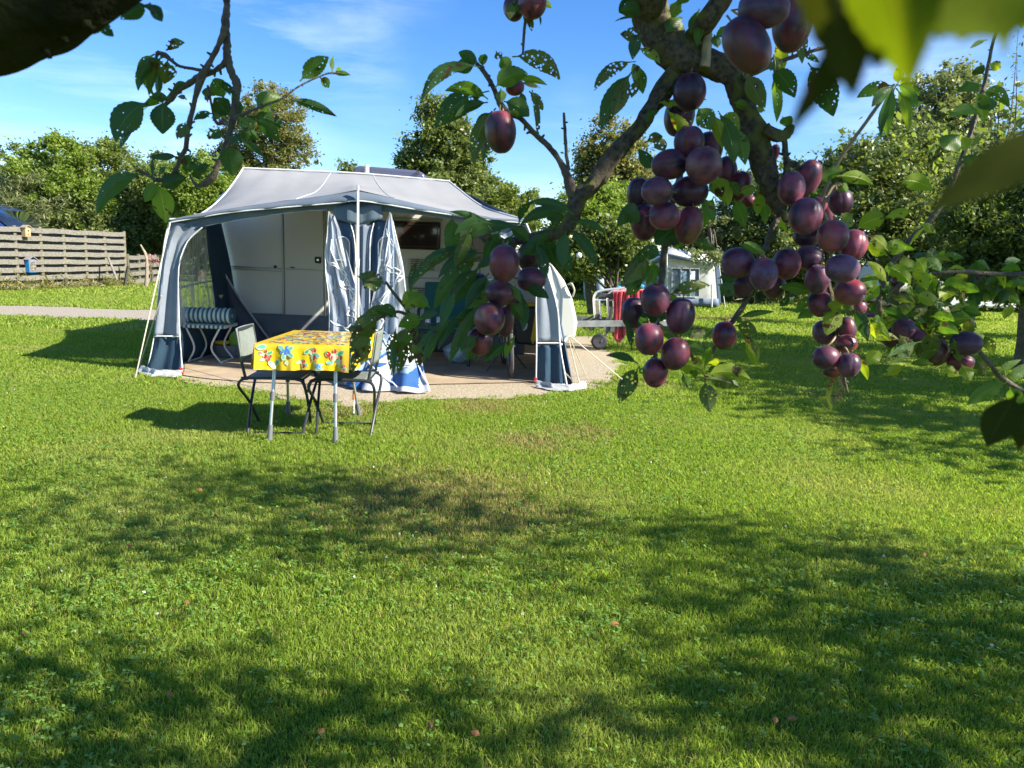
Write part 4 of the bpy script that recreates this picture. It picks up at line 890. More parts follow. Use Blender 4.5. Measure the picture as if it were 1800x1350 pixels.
# right corner panel
YRt = YF
ro = [W_(925, 393, YRt), W_(945, 440, YRt), W_(963, 484, YRt), W_(980, 545, YRt), W_(990, 600, YRt)]
ri = [W_(880, 415, YRt), W_(925, 445, YRt), W_(941, 490, YRt), W_(942, 545, YRt), W_(943, 600, YRt)]
b = MB(); loft(b, ri, ro, 12, 26, lambda u, v: Vector((0, .012*math.sin(u*9+v*3), 0))); part(b, 'right_corner_panel', grey_c, aw, solid=.003)
b = MB(); loft(b, [W_(943, 607, YRt), W_(942, 675, YRt)], [W_(986, 606, YRt), W_(993, 676, YRt)], 12, 10, lambda u, v: Vector((0, .02*math.sin(u*12+v), 0))); part(b, 'right_navy_panel', navy_c, aw, solid=.003)
b = MB(); b.tube([p+Vector((0, -.012, 0)) for p in ri+[W_(942, 675, YRt)]], .008, 6, 3); b.tube([p+Vector((0, -.012, 0)) for p in ro[:4]+[W_(984, 606, YRt), W_(996, 675, YRt)]], .009, 6, 3); b.tube([W_(943, 603, YRt-.012), W_(985, 603, YRt-.012)], .008, 6); b.tube([W_(942, 675, YRt-.012), W_(993, 676, YRt-.012)], .008, 6); part(b, 'corner_piping', pipe_m, aw)
# right side wall: between the slanting corner and the caravan
st = [W_(922, 389, YF), W_(963, 484, YF), W_(984, 560, YF), W_(1006, 676, YF)]; st[-1].z = 0
sb = [W_(800, 330, YC-.05), W_(925, 440, YC-.05), W_(968, 520, YC-.05), W_(985, 590, YC-.05)]; sb[-1].z = .02
b = MB(); loft(b, st, sb, 16, 40, lambda u, v: Vector((.02*math.sin(u*12), 0, 0)), lambda u, v: 1 if (v > .70 and u > .12) or (.55 < v < .9 and u < .4 and (v*7+u*6) % 1 < .45) else 0); part(b, 'right_side_wall', [clothmat('side_pale', (.10, .14, .20), (.08, .115, .17), .2), blue_c], aw, solid=.003)
b = MB(); b.tube([W_(986, 606, YF-.01), W_(1000, 590, YF+.3)], .012, 6); part(b, 'side_strap', pipe_m, aw)
mudflap([gr(940, 678), gr(970, 684), gr(1000, 686), gr(1030, 680)])
for px, py in ((941, 674), (322, 657)):
    b = MB(); q = gr(px, py); b.tube([q+Vector((0, -.06, .07)), q+Vector((0, -.03, .0))], .009, 6); b.box(q+Vector((0, -.05, .045)), (.035, .02, .05)); part(b, 'peg_hook', mat('peg_red', (.5, .02, .02), .5), aw, bev=.004)
# guy ropes
rope = mat('guy_rope', (.55, .50, .38), .8)
for pts in ([W_(300, 388, YF-.02), W_(270, 520, YF-.4), gr(238, 664)], [W_(284, 520, YF-.1), gr(245, 645)], [W_(999, 588, YF+.1), gr(1095, 668)], [W_(998, 590, YF), gr(1018, 672)], [W_(1001, 592, YF), gr(1030, 660)], [ptop, gr(622, 728)]):
    b = MB(); b.tube(pts, .006 if len(pts) == 2 else .007, 5); rp = part(b, 'guy_rope', rope, aw)
q = gr(622, 728); b = MB(); v_ = (ptop-q).normalized(); b.tube([q+v_*.14, q+v_*.22], .014, 6); part(b, 'guy_tensioner', mat('tensioner_orange', (.75, .13, .03), .5), aw)
for px, py in ((238, 664), (245, 645), (1095, 668), (622, 728), (1018, 672)):
    q = gr(px, py); b = MB(); b.tube([q+Vector((.02, 0, -.05)), q+Vector((-.015, 0, .03)), q+Vector((.005, -.01, .035))], .005, 5); part(b, 'peg', steel, aw)
# groundsheet
poly = [G(322, 660), G(372, 667), G(440, 672), G(620, 678), G(760, 676), G(940, 672), (W_(960, 650, 8.2).x, 8.3), (.55, YC-.12), (-3.6, YC-.12), (-3.62, 8.4)]
b = MB()
cx = sum(p[0] for p in poly)/len(poly); 
pp = []
for i in range(len(poly)):
    a = Vector((*poly[i], 0)); c = Vector((*poly[(i+1) % len(poly)], 0)); n_ = max(2, int((c-a).length/.1))
    for k in range(n_): pp.append(a.lerp(c, k/n_))
b.add([(p.x, p.y+.02*noise.noise(p*3), .006) for p in pp], [tuple(range(len(pp)))]); o = b.build('groundsheet', mat('groundsheet_tan', (.40, .31, .205), .9, (.29, .22, .145), 3.5, bump=.4, bscale=25, detail=6)); tag(o, 'tan groundsheet spread on the ground under the awning', 'groundsheet')

# ================================================================ table with fruit-print cloth
TL = gr(474, 788); TR = gr(590, 787); BL = gr(507, 741); 
yF_, yB_ = 5.17, 5.95
tx0, tx1 = at(452, 600, 5.12).x, at(612, 610, 5.12).x
TZ = .668; ty0, ty1 = 5.12, 6.02
tb = thing('folding_table', 'camping table on four telescopic metal legs standing on the grass', 'table', ((tx0+tx1)/2, (ty0+ty1)/2, 0))
b = MB(); b.box(((tx0+tx1)/2, (ty0+ty1)/2, TZ-.016), (tx1-tx0-.01, ty1-ty0-.01, .022)); part(b, 'tabletop', mat('table_grey', (.3, .31, .3), .5), tb, bev=.004)
alu = mat('leg_alu', (.50, .50, .49), .35, metal=.75); grey_pl = mat('leg_plastic', (.12, .125, .13), .55)
legs = [(at(486, 640, 5.25), at(474, 787, 5.12)), (at(590, 648, 5.25), at(590, 786, 5.12)), (at(505, 640, 5.88), at(507, 741, 5.98)), (at(607, 640, 5.88), at(632, 743, 6.0))]
for a, c in legs:
    a = Vector((a.x, a.y, TZ-.03)); c = Vector((c.x, c.y, .0))
    b = MB(); m1 = a.lerp(c, .52); b.tube([a, m1], .0125, 12); lg_ = part(b, 'leg', alu, tb)
    b = MB(); b.tube([m1, a.lerp(c, .88)], .0105, 12); l2 = part(b, 'lower_leg', alu, tb)
    b = MB(); b.tube([a.lerp(c, .48), a.lerp(c, .57)], .0165, 12); part(b, 'leg_clamp', grey_pl, tb)
    b = MB(); b.tube([a.lerp(c, .83), a.lerp(c, .999)], [.0165, .019], 12); part(b, 'leg_foot', grey_pl, tb)
yel = mat('oilcloth_yellow', (.80, .53, .012), .28, (.76, .49, .01), 4, coat=.4, spec=.5)
def flatmat(n, c): return mat(n, c, .3, coat=.4)
red_p, green_p, blue_p, teal_p, pale_p = flatmat('print_red', (.60, .02, .03)), flatmat('print_green', (.05, .40, .16)), flatmat('print_blue', (.06, .22, .66)), flatmat('print_teal', (.16, .50, .36)), flatmat('print_pale', (.72, .74, .45))
b = MB()
# cloth: top plus 4 drops, slightly larger than table
X0, X1, Y0_, Y1_ = tx0-.012, tx1+.012, ty0-.012, ty1+.012; DZ = .172
def drop_n(s): return .010*math.sin(s*15+.7)+.006*math.sin(s*37+1)
per = [Vector((X0, Y0_, 0)), Vector((X1, Y0_, 0)), Vector((X1, Y1_, 0)), Vector((X0, Y1_, 0))]
nseg = 40
b.grid(lambda u, v: Vector((X0+(X1-X0)*u, Y0_+(Y1_-Y0_)*v, TZ+.003+.0012*math.sin(u*17)*math.sin(v*11))), 20, 20)
for i in range(4):
    a, c = per[i], per[(i+1) % 4]; d_ = (c-a).normalized(); nn = Vector((d_.y, -d_.x, 0))
    def fn(u, v, a=a, c=c, nn=nn, i=i):
        z = TZ+.003-DZ*v*(1+.03*math.sin(u*7+i)); out = .006*v+drop_n(u*1.3+i)*v+.004*math.sin(min(v*8, 1)*1.5)
        # flared corners
        out += .018*v*(max(0, 1-u*9)+max(0, u*9-8))
        p = a.lerp(c, u)+nn*out; return Vector((p.x, p.y, z))
    b.grid(fn, nseg, 10)
# printed fruit: leaves and berries on front drop, on the top and on the right drop
layc = [0]
def blobp(fn2, cx, cy, rx, ry, ang, m, shape='o', n=12):
    pts = []; layc[0] = (layc[0]+1) % 40; lay = layc[0]*.35
    for k in range(n):
        a = 2*math.pi*k/n; x, y = math.cos(a)*rx, math.sin(a)*ry
        if shape == 's': x *= 1-.45*max(0, -math.sin(a)) 
        if shape == 'l': y *= abs(math.cos(a*1.0))*.2+.8; x *= 1+.08*math.cos(a*6)
        X = cx+x*math.cos(ang)-y*math.sin(ang); Y = cy+x*math.sin(ang)+y*math.cos(ang)
        pts.append(fn2(X, Y, .0010+.00025*lay))
    b.add(pts, [tuple(range(n))], m)
def front2(X, Y, h):
    Y = max(Y, TZ-DZ+.003); X = min(max(X, X0), X1)
    u = (X-X0)/(X1-X0); v = (TZ-Y)/DZ; out = .006*v+drop_n(u*1.3)*v+.004*math.sin(min(max(v, 0)*8, 1)*1.5)+.018*v*(max(0, 1-u*9)+max(0, u*9-8))
    return Vector((X, Y0_-out-h-.0015, Y+.003))
def top2(X, Y, h): return Vector((X, Y, TZ+.0045+h))
def right2(X, Y, h):
    u = (X-Y0_)/(Y1_-Y0_); v = (TZ-Y)/DZ; out = .006*v+drop_n(u*1.3+1)*v+.004+.018*v*(max(0, 1-u*9)+max(0, u*9-8)); return Vector((X1+out+h+.0015, X, Y+.003))
def left2(X, Y, h):
    u = 1-(X-Y0_)/(Y1_-Y0_); v = (TZ-Y)/DZ; out = .006*v+drop_n(u*1.3+3)*v+.004+.018*v*(max(0, 1-u*9)+max(0, u*9-8)); return Vector((X0-out-h-.0015, X, Y+.003))
def straw(f, cx, cy, s, a=0):
    blobp(f, cx, cy, .020*s, .026*s, a, 5, 's', 14); blobp(f, cx, cy, .0175*s, .0235*s, a, 1, 's', 14); blobp(f, cx-math.sin(a)*.02*s, cy+math.cos(a)*.02*s, .013*s, .006*s, a, 3, 'l')
    blobp(f, cx-.006*s, cy+.004*s, .003*s, .005*s, a, 5)
def sleaf(f, cx, cy, s, a=0, m=3):
    blobp(f, cx, cy, .027*s, .017*s, a, 5, 'l', 18); blobp(f, cx, cy, .022*s, .013*s, a, m, 'l', 18)
def blueb(f, cx, cy, s): 
    blobp(f, cx, cy, .013*s, .013*s, 0, 2); blobp(f, cx, cy, .005*s, .005*s, 0, 4, n=6)
W0 = tx1-tx0
def rx_(q): return tx0+W0*q
def rz_(q): return TZ-.02-.132*q
def clus_a(f, x, y, s=1):
    sleaf(f, x-.035*s, y+.015*s, 1.2*s, .5); sleaf(f, x+.035*s, y-.012*s, 1.2*s, -.3, 4); straw(f, x-.005*s, y+.012*s, 1.2*s, .2); straw(f, x+.012*s, y-.03*s, 1.2*s, -.2); straw(f, x+.02*s, y+.028*s, .9*s, .6)
def clus_b(f, x, y, s=1):
    for dx_, dy_, a in ((-.03, .025, 2.3), (.035, .022, .6), (-.012, -.035, 1.3), (.036, -.02, -.6)): sleaf(f, x+dx_*s, y+dy_*s, 1.25*s, a, 4)
    for dx_, dy_ in ((-.012, .006), (.012, .014), (0, -.014), (.026, -.002), (-.03, -.006), (.014, .034)): blueb(f, x+dx_*s, y+dy_*s, s)
def clus_c(f, x, y, s=1):
    straw(f, x-.02*s, y+.02*s, 1.2*s, .9); straw(f, x+.02*s, y-.005*s, 1.4*s, -.3); straw(f, x+.055*s, y-.04*s, 1.1*s, .4); straw(f, x+.03*s, y+.045*s, .8*s, 0); straw(f, x+.075*s, y-.005*s, .9*s, 0); sleaf(f, x+.07*s, y+.03*s, 1.4*s, .5); sleaf(f, x-.01*s, y-.045*s, 1.1*s, 0, 4)
clus_c(front2, rx_(.06)+.01, rz_(.45), .62); clus_b(front2, rx_(.32), rz_(.22), .85); clus_a(front2, rx_(.61), rz_(.28), .85); clus_c(front2, rx_(.82), rz_(.42), .85)
clus_a(front2, rx_(.50), rz_(.80), .6); sleaf(front2, rx_(.22), rz_(.80), 1.1, .9, 3); sleaf(front2, rx_(.06), rz_(.02), 1.3, .2, 4); clus_b(front2, rx_(.68), rz_(.93), .5); straw(front2, rx_(.33), rz_(.78), .8, .5); clus_a(front2, rx_(.95), rz_(.95), .5); sleaf(front2, rx_(.17), rz_(.92), 1.2, 2.2, 4)
random.seed(11)
for i in range(7):
    for j in range(8):
        X = X0+.06+(X1-X0-.12)*(i+random.uniform(.2, .8))/7; Y = Y0_+.05+(Y1_-Y0_-.1)*(j+random.uniform(.2, .8))/8
        random.choice((clus_a, clus_b, clus_c))(top2, X, Y, .62)
for k in range(6):
    (clus_a, clus_b, clus_c)[k % 3](right2, Y0_+.08+.15*k, TZ-.10+.03*math.sin(k*2), .9); (clus_b, clus_a, clus_c)[k % 3](left2, Y0_+.08+.15*k, TZ-.10+.03*math.sin(k*3), .9)
o = b.build('tablecloth', [yel, red_p, blue_p, green_p, teal_p, pale_p, flatmat('print_orange', (.80, .30, .10))], smooth=True); tag(o, 'yellow oilcloth printed with strawberries and blueberries covering the camping table', 'tablecloth')

# ================================================================ two folding chairs
chair_black = mat('chair_tube', (.035, .04, .045), .4, metal=.3)
chair_fab = mat('chair_mesh', (.22, .25, .22), .75, (.18, .205, .185), 14, bump=.4, bscale=300, trans=.12)
def fchair(label, org, rz, backz=.735, mirror=1):
    t = thing('folding_chair', label, 'chair', org, 'folding chairs at the yellow table', rz)
    W2 = .20; SZ = .402
    # local: back at -x, front of the seat at +x
    b = MB(); b.grid(lambda u, v: Vector((-.19+.38*u, -W2+2*W2*v, SZ+.004-.012*math.sin(math.pi*u)*math.sin(math.pi*v))), 10, 10); b.build('seat', chair_fab, t, solid=.006)
    b = MB()
    b.tube([(-.22, -W2, SZ-.0), (.16, -W2, SZ), (.21, -W2, SZ-.03), (.225, -W2, SZ-.09)], .0105, 8, 4); b.tube([(-.22, W2, SZ), (.16, W2, SZ), (.21, W2, SZ-.03), (.225, W2, SZ-.09)], .0105, 8, 4)
    b.tube([(-.19, -W2, SZ-.004), (-.19, W2, SZ-.004)], .009, 8); b.tube([(.19, -W2, SZ-.012), (.19, W2, SZ-.012)], .009, 8)
    b.build('seat_frame', chair_black, t)
    for x, nm in ((-.215, 'rear_leg'), (.20, 'front_leg')):
        for s in (-1, 1):
            b = MB(); b.tube([(x*.8, s*W2, SZ-.002), (x*1.0, s*(W2+.012), SZ-.012), (x*1.10, s*(W2+.008), SZ-.06), (x*1.02+.008*s, 0, .20), (x*.92+.01*s, -s*(W2-.01), .0)], .0105, 8, 5); b.build(nm, chair_black, t)
    b = MB(); b.tube([(-.20, -W2+.02, .012), (.185, -W2+.02, .012)], .007, 6); b.build('floor_bar', chair_black, t)
    b = MB()
    for s in (-1, 1): b.tube([(-.19, s*(W2-.005), SZ-.01), (-.222, s*(W2-.005), .55), (-.245, s*(W2-.01), backz)], .0105, 8, 4)
    b.tube([(-.245, -(W2-.01), backz), (-.246, W2-.01, backz)], .0105, 8); b.build('back_frame', chair_black, t)
    b = MB(); b.grid(lambda u, v: Vector((-.212-.033*v+.02*math.sin(math.pi*u)*(-1), -(W2+.005)+2*(W2+.005)*u, .515+(backz+.012-.515)*v)), 12, 8); b.build('backrest', chair_fab, t, solid=.012)
    return t
cL = gr(437, 772); cR = gr(655, 775)
c1 = fchair('folding chair at the left side of the yellow table, its backrest standing left', (at(494, 720, 5.5).x, 5.5, 0), R(3))
c2 = copy_tree(c1); c2.location = (at(606, 720, 5.5).x, 5.52, 0); c2.rotation_euler = (0, 0, R(183)); c2['label'] = 'folding chair at the right side of the yellow table, partly behind holey leaves'

# ================================================================ things inside the awning
# stool with striped pad
st_c = Vector((at(368, 620, 8.75).x, 8.75, 0)); stl = thing('folding_stool', 'white folding stool with crossed legs inside the left of the awning', 'stool', tuple(st_c))
white_tube = mat('white_tube', (.62, .60, .54), .4)
hw = at(408, 600, 8.75).x-st_c.x
b = MB()
for y in (8.58, 8.92):
    b.tube([(st_c.x-hw*.75, y, .40), (st_c.x-hw*.52, y, .27), (st_c.x-hw*.1, y-.02, .10), (st_c.x+hw*.55, y-.02, .05)] if False else [(st_c.x-hw*.7, y, .40), (st_c.x-.10, y, .18), (st_c.x-.17, y, .015)], .011, 8, 4)
b.tube([(st_c.x-.17, 8.58, .015), (st_c.x-.17, 8.92, .015)], .011, 8); st1 = part(b, 'leg_frame', white_tube, stl)
b = MB()
for y in (8.56, 8.94): b.tube([(st_c.x+hw*.75, y, .40), (st_c.x+.10, y, .18), (st_c.x+.20, y, .015)], .011, 8, 4)
b.tube([(st_c.x+.20, 8.56, .015), (st_c.x+.20, 8.94, .015)], .011, 8); part(b, 'leg_frame', white_tube, stl)
stripe = []
m_, t_, b_, o_ = nodes('striped_pad'); tcn = t_.nodes.new('ShaderNodeTexCoord'); wv = t_.nodes.new('ShaderNodeTexWave'); wv.inputs['Scale'].default_value = 6.2; wv.bands_direction = 'X'; wv.inputs['Distortion'].default_value = .15
cr = t_.nodes.new('ShaderNodeValToRGB'); cr.color_ramp.interpolation = 'CONSTANT'; e = cr.color_ramp.elements; e[0].color = (.025, .10, .13, 1); e[1].position = .5; e[1].color = (.42, .50, .47, 1); k = e.new(.42); k.color = (.12, .24, .26, 1)
t_.links.new(tcn.outputs['Object'], wv.inputs['Vector']); t_.links.new(wv.outputs['Fac'], cr.inputs[0]); t_.links.new(cr.outputs[0], b_.inputs['Base Color']); b_.inputs['Roughness'].default_value = .85
b = MB(); b.box((st_c.x, 8.75, .415), (hw*2.0, .42, .04)); part(b, 'seat_pad', m_, stl, bev=.015)
# rolled striped cushion resting on the stool
b = MB(); sp = []
for k in range(60):
    a = k/60*math.pi*2*2.4; r = .105-.028*(k/60)*2.0
    sp.append((math.cos(a)*r, math.sin(a)*r*.8))
sp = [(x, z) for x, z in sp]
xL, xR = st_c.x-hw*1.0, st_c.x+hw*1.12
b.grid(lambda u, v: Vector((xL+(xR-xL)*u, 8.72+sp[min(59, int(v*59))][0], .525+sp[min(59, int(v*59))][1]+.004*math.sin(u*40))), 50, 59); tag(b.build('rolled_mat', m_, solid=.022), 'rolled blue and white striped mat lying on the folding stool', 'mat')
# black step in front of the door
sc_ = at(512, 590, 9.7); b = MB(); t = thing('caravan_step', 'low black metal step in front of the caravan door', 'step', (sc_.x, 9.7, 0))
b.box((sc_.x, 9.75, .235), (.42, .28, .03)); part(b, 'tread', dark_trim, t, bev=.006)
for s in (-1, 1):
    b = MB(); b.tube([(sc_.x+s*.19, 9.63, .23), (sc_.x+s*.21, 9.6, .01), (sc_.x+s*.21, 9.9, .01), (sc_.x+s*.19, 9.87, .23)], .012, 6, 2); part(b, 'leg', dark_trim, t)
# tub with bits
q = at(387, 630, 8.9); b = MB(); t = thing('grey_tub', 'grey round tub behind the folding stool', 'tub', (q.x, 9.15, 0))
b.lathe([(.001, .008), (.15, .008), (.17, .06), (.175, .15), (.185, .155), (.165, .15), (.155, .05), (.001, .03)], (q.x, 9.15, 0), 26); part(b, 'bowl', mat('tub_grey', (.13, .14, .15), .5), t)
b = MB(); b.lathe([(.001, 0), (.06, 0), (.085, .03), (.08, .05), (.001, .055)], (q.x-.06, 9.13, .14), 18); tag(b.build('yellow_dish', mat('dish_yellow', (.65, .42, .02), .5)), 'yellow dish lying in the grey tub', 'dish')
b = MB(); b.lathe([(.001, 0), (.10, .0), (.125, .02), (.11, .03), (.001, .02)], (q.x+.12, 9.22, .20), 20, 0, Matrix.Rotation(R(70), 3, 'X')); tag(b.build('green_plate', mat('plate_green', (.28, .50, .05), .4)), 'lime green plate standing upright in the grey tub', 'plate')
q = at(425, 625, 9.3); b = MB(); b.lathe([(.001, .006), (.16, .006), (.19, .05), (.195, .055), (.155, .03), (.001, .02)], (q.x, 9.3, 0), 24); tag(b.build('black_pan', mat('pan_black', (.02, .02, .022), .3)), 'wide black pan on the groundsheet right of the grey tub', 'pan')
b = MB(); b.lathe([(.001, 0), (.08, 0), (.09, .1), (.085, .11), (.03, .13), (.001, .13)], (q.x-.02, 9.32, .03), 20); tag(b.build('cooking_pot', mat('stove_steel', (.12, .13, .16), .3, metal=.6)), 'small dark cooking pot standing in the black pan', 'pot')
b = MB(); b.box((at(430, 608, 9.6).x, 9.62, .17), (.13, .1, .30)); tag(b.build('red_bag', mat('bag_red', (.42, .03, .03), .7), bev=.03), 'dark red bag standing beyond the black pan', 'bag')
# plant stem with pale leaves near the corner pole
b = MB(); q = at(384, 560, 9.6); zz = q.z; b.tube([(q.x, 9.6, .02), (q.x, 9.6, zz+.1)], .012, 6)
for k in range(5): b.lathe([(.001, 0), (.03, .01), (.012, .05)], (q.x+.02*(-1)**k, 9.6, .32+.09*k), 8, 0, Matrix.Rotation(R(60)*(-1)**k, 3, 'Y'))
tag(b.build('wooden_stake', mat('mallet_wood', (.38, .34, .24), .7)), 'pale carved wooden stake standing behind the folding stool', 'stake')
# green garden chair
dk = mat('resin_green', (.016, .035, .035), .45); teal = mat('teal_cushion', (.012, .12, .13), .8, (.010, .09, .10), 6)
gc = at(795, 590, 9.1); t = thing('garden_chair', 'dark green garden chair with a teal cushion behind the hanging leaves', 'chair', (gc.x, 9.15, 0), None)
gx0, gx1 = at(738, 590, 9.1).x, at(822, 590, 9.1).x
for (x, y, s) in ((gx0, 8.93, -1), (gx1, 8.93, 1), (gx0+.05, 9.4, -1), (gx1-.03, 9.4, 1)):
    b = MB(); b.tube([(x, y, .40), (x+s*.03, y-.02, 0)], [.030, .022], 8); part(b, 'leg', dk, t)
b = MB(); b.box(((gx0+gx1)/2, 9.17, .405), (gx1-gx0+.05, .50, .035)); part(b, 'seat', dk, t, bev=.012)
b = MB(); b.box(((gx0+gx1)/2, 9.15, .445), (gx1-gx0, .46, .045)); part(b, 'seat_cushion', teal, t, bev=.018)
b = MB(); b.box(((gx0+gx1)/2, 9.44, .70), (gx1-gx0-.02, .05, .52), 0, Matrix.Rotation(R(-10), 3, 'X')); part(b, 'back_cushion', teal, t, bev=.02)
b = MB(); 
for s, x in ((-1, gx0), (1, gx1)):
    b.tube([(x, 8.95, .41), (x, 8.95, .63), (x, 9.1, .66), (x, 9.45, .66)], .02, 8, 4)
part(b, 'armrest', dk, t)
# mugs and jar on the chair
for (px, col, nm, lab) in ((752, (.55, .55, .56), 'steel_mug', 'steel mug with dark lid standing on the teal cushion, left one'), (772, (.50, .52, .55), 'glass_jar', 'clear jar standing on the teal cushion right of the steel mug')):
    q = at(px, 570, 9.02); b = MB(); b.lathe([(.001, 0), (.035, 0), (.037, .10), (.033, .105), (.001, .105)], (q.x, 9.02, .469), 18); tt = thing(nm, lab, 'mug' if nm == 'steel_mug' else 'jar', (q.x, 9.02, .469)); part(b, 'cup', mat(nm+'_m', col, .25, metal=.5), tt)
    b = MB(); b.lathe([(.001, .106), (.037, .106), (.037, .12), (.001, .122)], (q.x, 9.02, .469), 18); part(b, 'lid', dark_trim, tt)
# pale blue plastic bag below the chair
b = MB(); q = at(808, 612, 9.3)
def bag(u, v):
    a = u*2*math.pi; r = .16*math.sin(math.pi*(v*.86+.07))**.6*(1+.18*noise.noise(Vector((math.cos(a)*2, math.sin(a)*2, v*4)))); return Vector((q.x+r*1.15*math.cos(a), 9.2+r*.8*math.sin(a), .012+.26*v))
b.grid(bag, 40, 20); tag(b.build('plastic_bag', mat('bag_pale', (.42, .55, .56), .3, (.26, .38, .42), 12, bump=.6, bscale=18)), 'crumpled pale blue plastic bag under the garden chair', 'bag')
b = MB(); b.box((at(715, 600, 9.5).x, 9.6, .2), (.16, .2, .38)); tag(b.build('cool_bag', mat('coolbag', (.24, .30, .34), .6, (.16, .2, .24), 8), bev=.04), 'grey cool bag standing behind the trailing door flap', 'bag')

# ================================================================ bicycle seen from the front
bx = at(899, 620, 8.2).x; bk = thing('bicycle', 'black bicycle on its kickstand facing out of the awning behind the plums', 'bicycle', (bx, 8.4, 0), None)
lean = Matrix.Rotation(R(-4), 4, 'Y')
tyre_m = mat('bike_tyre', (.075, .075, .075), .9); rim_m = mat('bike_rim', (.35, .35, .36), .3, metal=.8); frame_m = mat('bike_frame', (.018, .018, .02), .3, coat=.5)
def ring(r, rr, y, nn=36): return [Vector((0, y+r*math.cos(2*math.pi*k/nn), .345+r*math.sin(2*math.pi*k/nn))) for k in range(nn+1)]
rotF = Matrix.Translation(Vector((bx, 8.22, 0))) @ Matrix.Rotation(R(5), 4, 'Z') @ lean
def T(pts): return [rotF @ Vector(p) for p in pts]
for y in (0, 1.08):
    b = MB(); b.tube(T(ring(.325, 0, y)), .021, 8); part(b, 'tyre', tyre_m, bk)
    b = MB(); b.tube(T(ring(.300, 0, y)), .010, 6); part(b, 'rim', rim_m, bk)
    b = MB()
    for k in range(18):
        a = 2*math.pi*k/18; b.tube(T([(.02*(-1)**k, y+.02*math.cos(a+1), .345+.02*math.sin(a+1)), (0, y+.3*math.cos(a), .345+.3*math.sin(a))]), .0016, 4)
    part(b, 'spokes', rim_m, bk)
    b = MB(); b.tube(T([(-.06, y, .345), (.06, y, .345)]), .022, 10); part(b, 'hub', rim_m, bk)
    b = MB(); b.tube(T([Vector((0, y+.355*math.cos(a), .345+.355*math.sin(a))) for a in [R(20+10*k) for k in range(14)]]), .022, 6); part(b, 'mudguard', frame_m, bk)
b = MB()
for s in (-1, 1): b.tube(T([(s*.055, 0, .345), (s*.05, .06, .62), (s*.03, .12, .72)]), .012, 8, 3)
b.tube(T([(0, .12, .70), (0, .19, .98)]), .017, 10); part(b, 'fork', frame_m, bk)
b = MB(); b.tube(T([(0, .15, .80), (0, .45, .55), (0, .62, .33)]), .022, 10, 3); b.tube(T([(0, .17, .90), (0, .50, .66)]), .018, 8); b.tube(T([(0, .62, .33), (0, .78, .85)]), .018, 8)
for s in (-1, 1): b.tube(T([(s*.02, .63, .33), (s*.06, 1.08, .345)]), .010, 6); b.tube(T([(s*.02, .76, .78), (s*.06, 1.08, .345)]), .009, 6)
part(b, 'frame', frame_m, bk)
b = MB(); b.tube(T([(-.30, .40, 1.02), (-.27, .22, 1.05), (-.1, .18, 1.06), (.1, .18, 1.06), (.27, .22, 1.05), (.30, .40, 1.02)]), .012, 8, 4); hb = part(b, 'handlebar', rim_m, bk)
for s in (-1, 1):
    b = MB(); b.tube(T([(s*.285, .30, 1.035), (s*.305, .43, 1.015)]), .018, 8); part(b, 'grip', dark_trim, bk)
b = MB(); b.box(rotF @ Vector((0, .80, .92)), (.18, .26, .06), 0); part(b, 'saddle', dark_trim, bk, bev=.025)
b = MB(); b.lathe([(.001, 0), (.04, .0), (.045, .05), (.001, .06)], rotF @ Vector((0, .08, .80)), 14, 0, Matrix.Rotation(R(90), 3, 'X')); part(b, 'headlamp', rim_m, bk)
b = MB(); b.tube(T([(-.02, .5, .30), (-.24, .42, .015)]), .009, 6); b.tube(T([(.02, .5, .30), (.22, .50, .015)]), .009, 6); part(b, 'kickstand', dark_trim, bk)
b = MB(); b.tube(T([(-.10, .9, .72), (.10, .9, .72), (.10, 1.3, .72), (-.10, 1.3, .72), (-.10, .9, .72)]), .008, 6); b.tube(T([(.08, 1.08, .345), (.1, 1.15, .72)]), .006, 6); part(b, 'rack', frame_m, bk)
b = MB(); b.tube(T([(-.09, .62, .30), (-.09, .60, .16)]), .008, 6); b.box(rotF @ Vector((-.12, .60, .16)), (.08, .07, .02)); b.box(rotF @ Vector((.12, .64, .48)), (.08, .07, .02)); part(b, 'pedals', dark_trim, bk)
# pannier bags on the rack
pq = at(924, 590, 8.9); pn = thing('pannier_bag', 'black and yellow pannier bag hanging on the right of the bicycle', 'pannier', (pq.x, 8.9, .3))
b = MB(); b.prism([(pq.x-.12, .30), (pq.x+.13, .28), (pq.x+.16, .62), (pq.x+.12, .74), (pq.x-.08, .74), (pq.x-.14, .6)], 'y', 8.85, 9.2); part(b, 'bag', mat('pannier_black', (.02, .022, .025), .5), pn, bev=.03)
b = MB(); b.prism([(pq.x+.085, .30), (pq.x+.135, .40), (pq.x+.155, .66), (pq.x+.10, .66), (pq.x+.06, .36)], 'y', 8.838, 8.852); part(b, 'side_stripe', mat('pannier_yellow', (.72, .50, .01), .5), pn)
b = MB(); b.prism([(pq.x-.06, .55), (pq.x+.02, .54), (pq.x+.01, .48), (pq.x-.03, .45)], 'y', 8.835, 8.855); part(b, 'reflector_badge', mat('badge_pale', (.6, .62, .62), .3), pn)
b = MB(); b.box((pq.x, 9.0, .755), (.26, .3, .05)); part(b, 'lid', mat('lid_yellow', (.5, .36, .02), .5), pn, bev=.02)
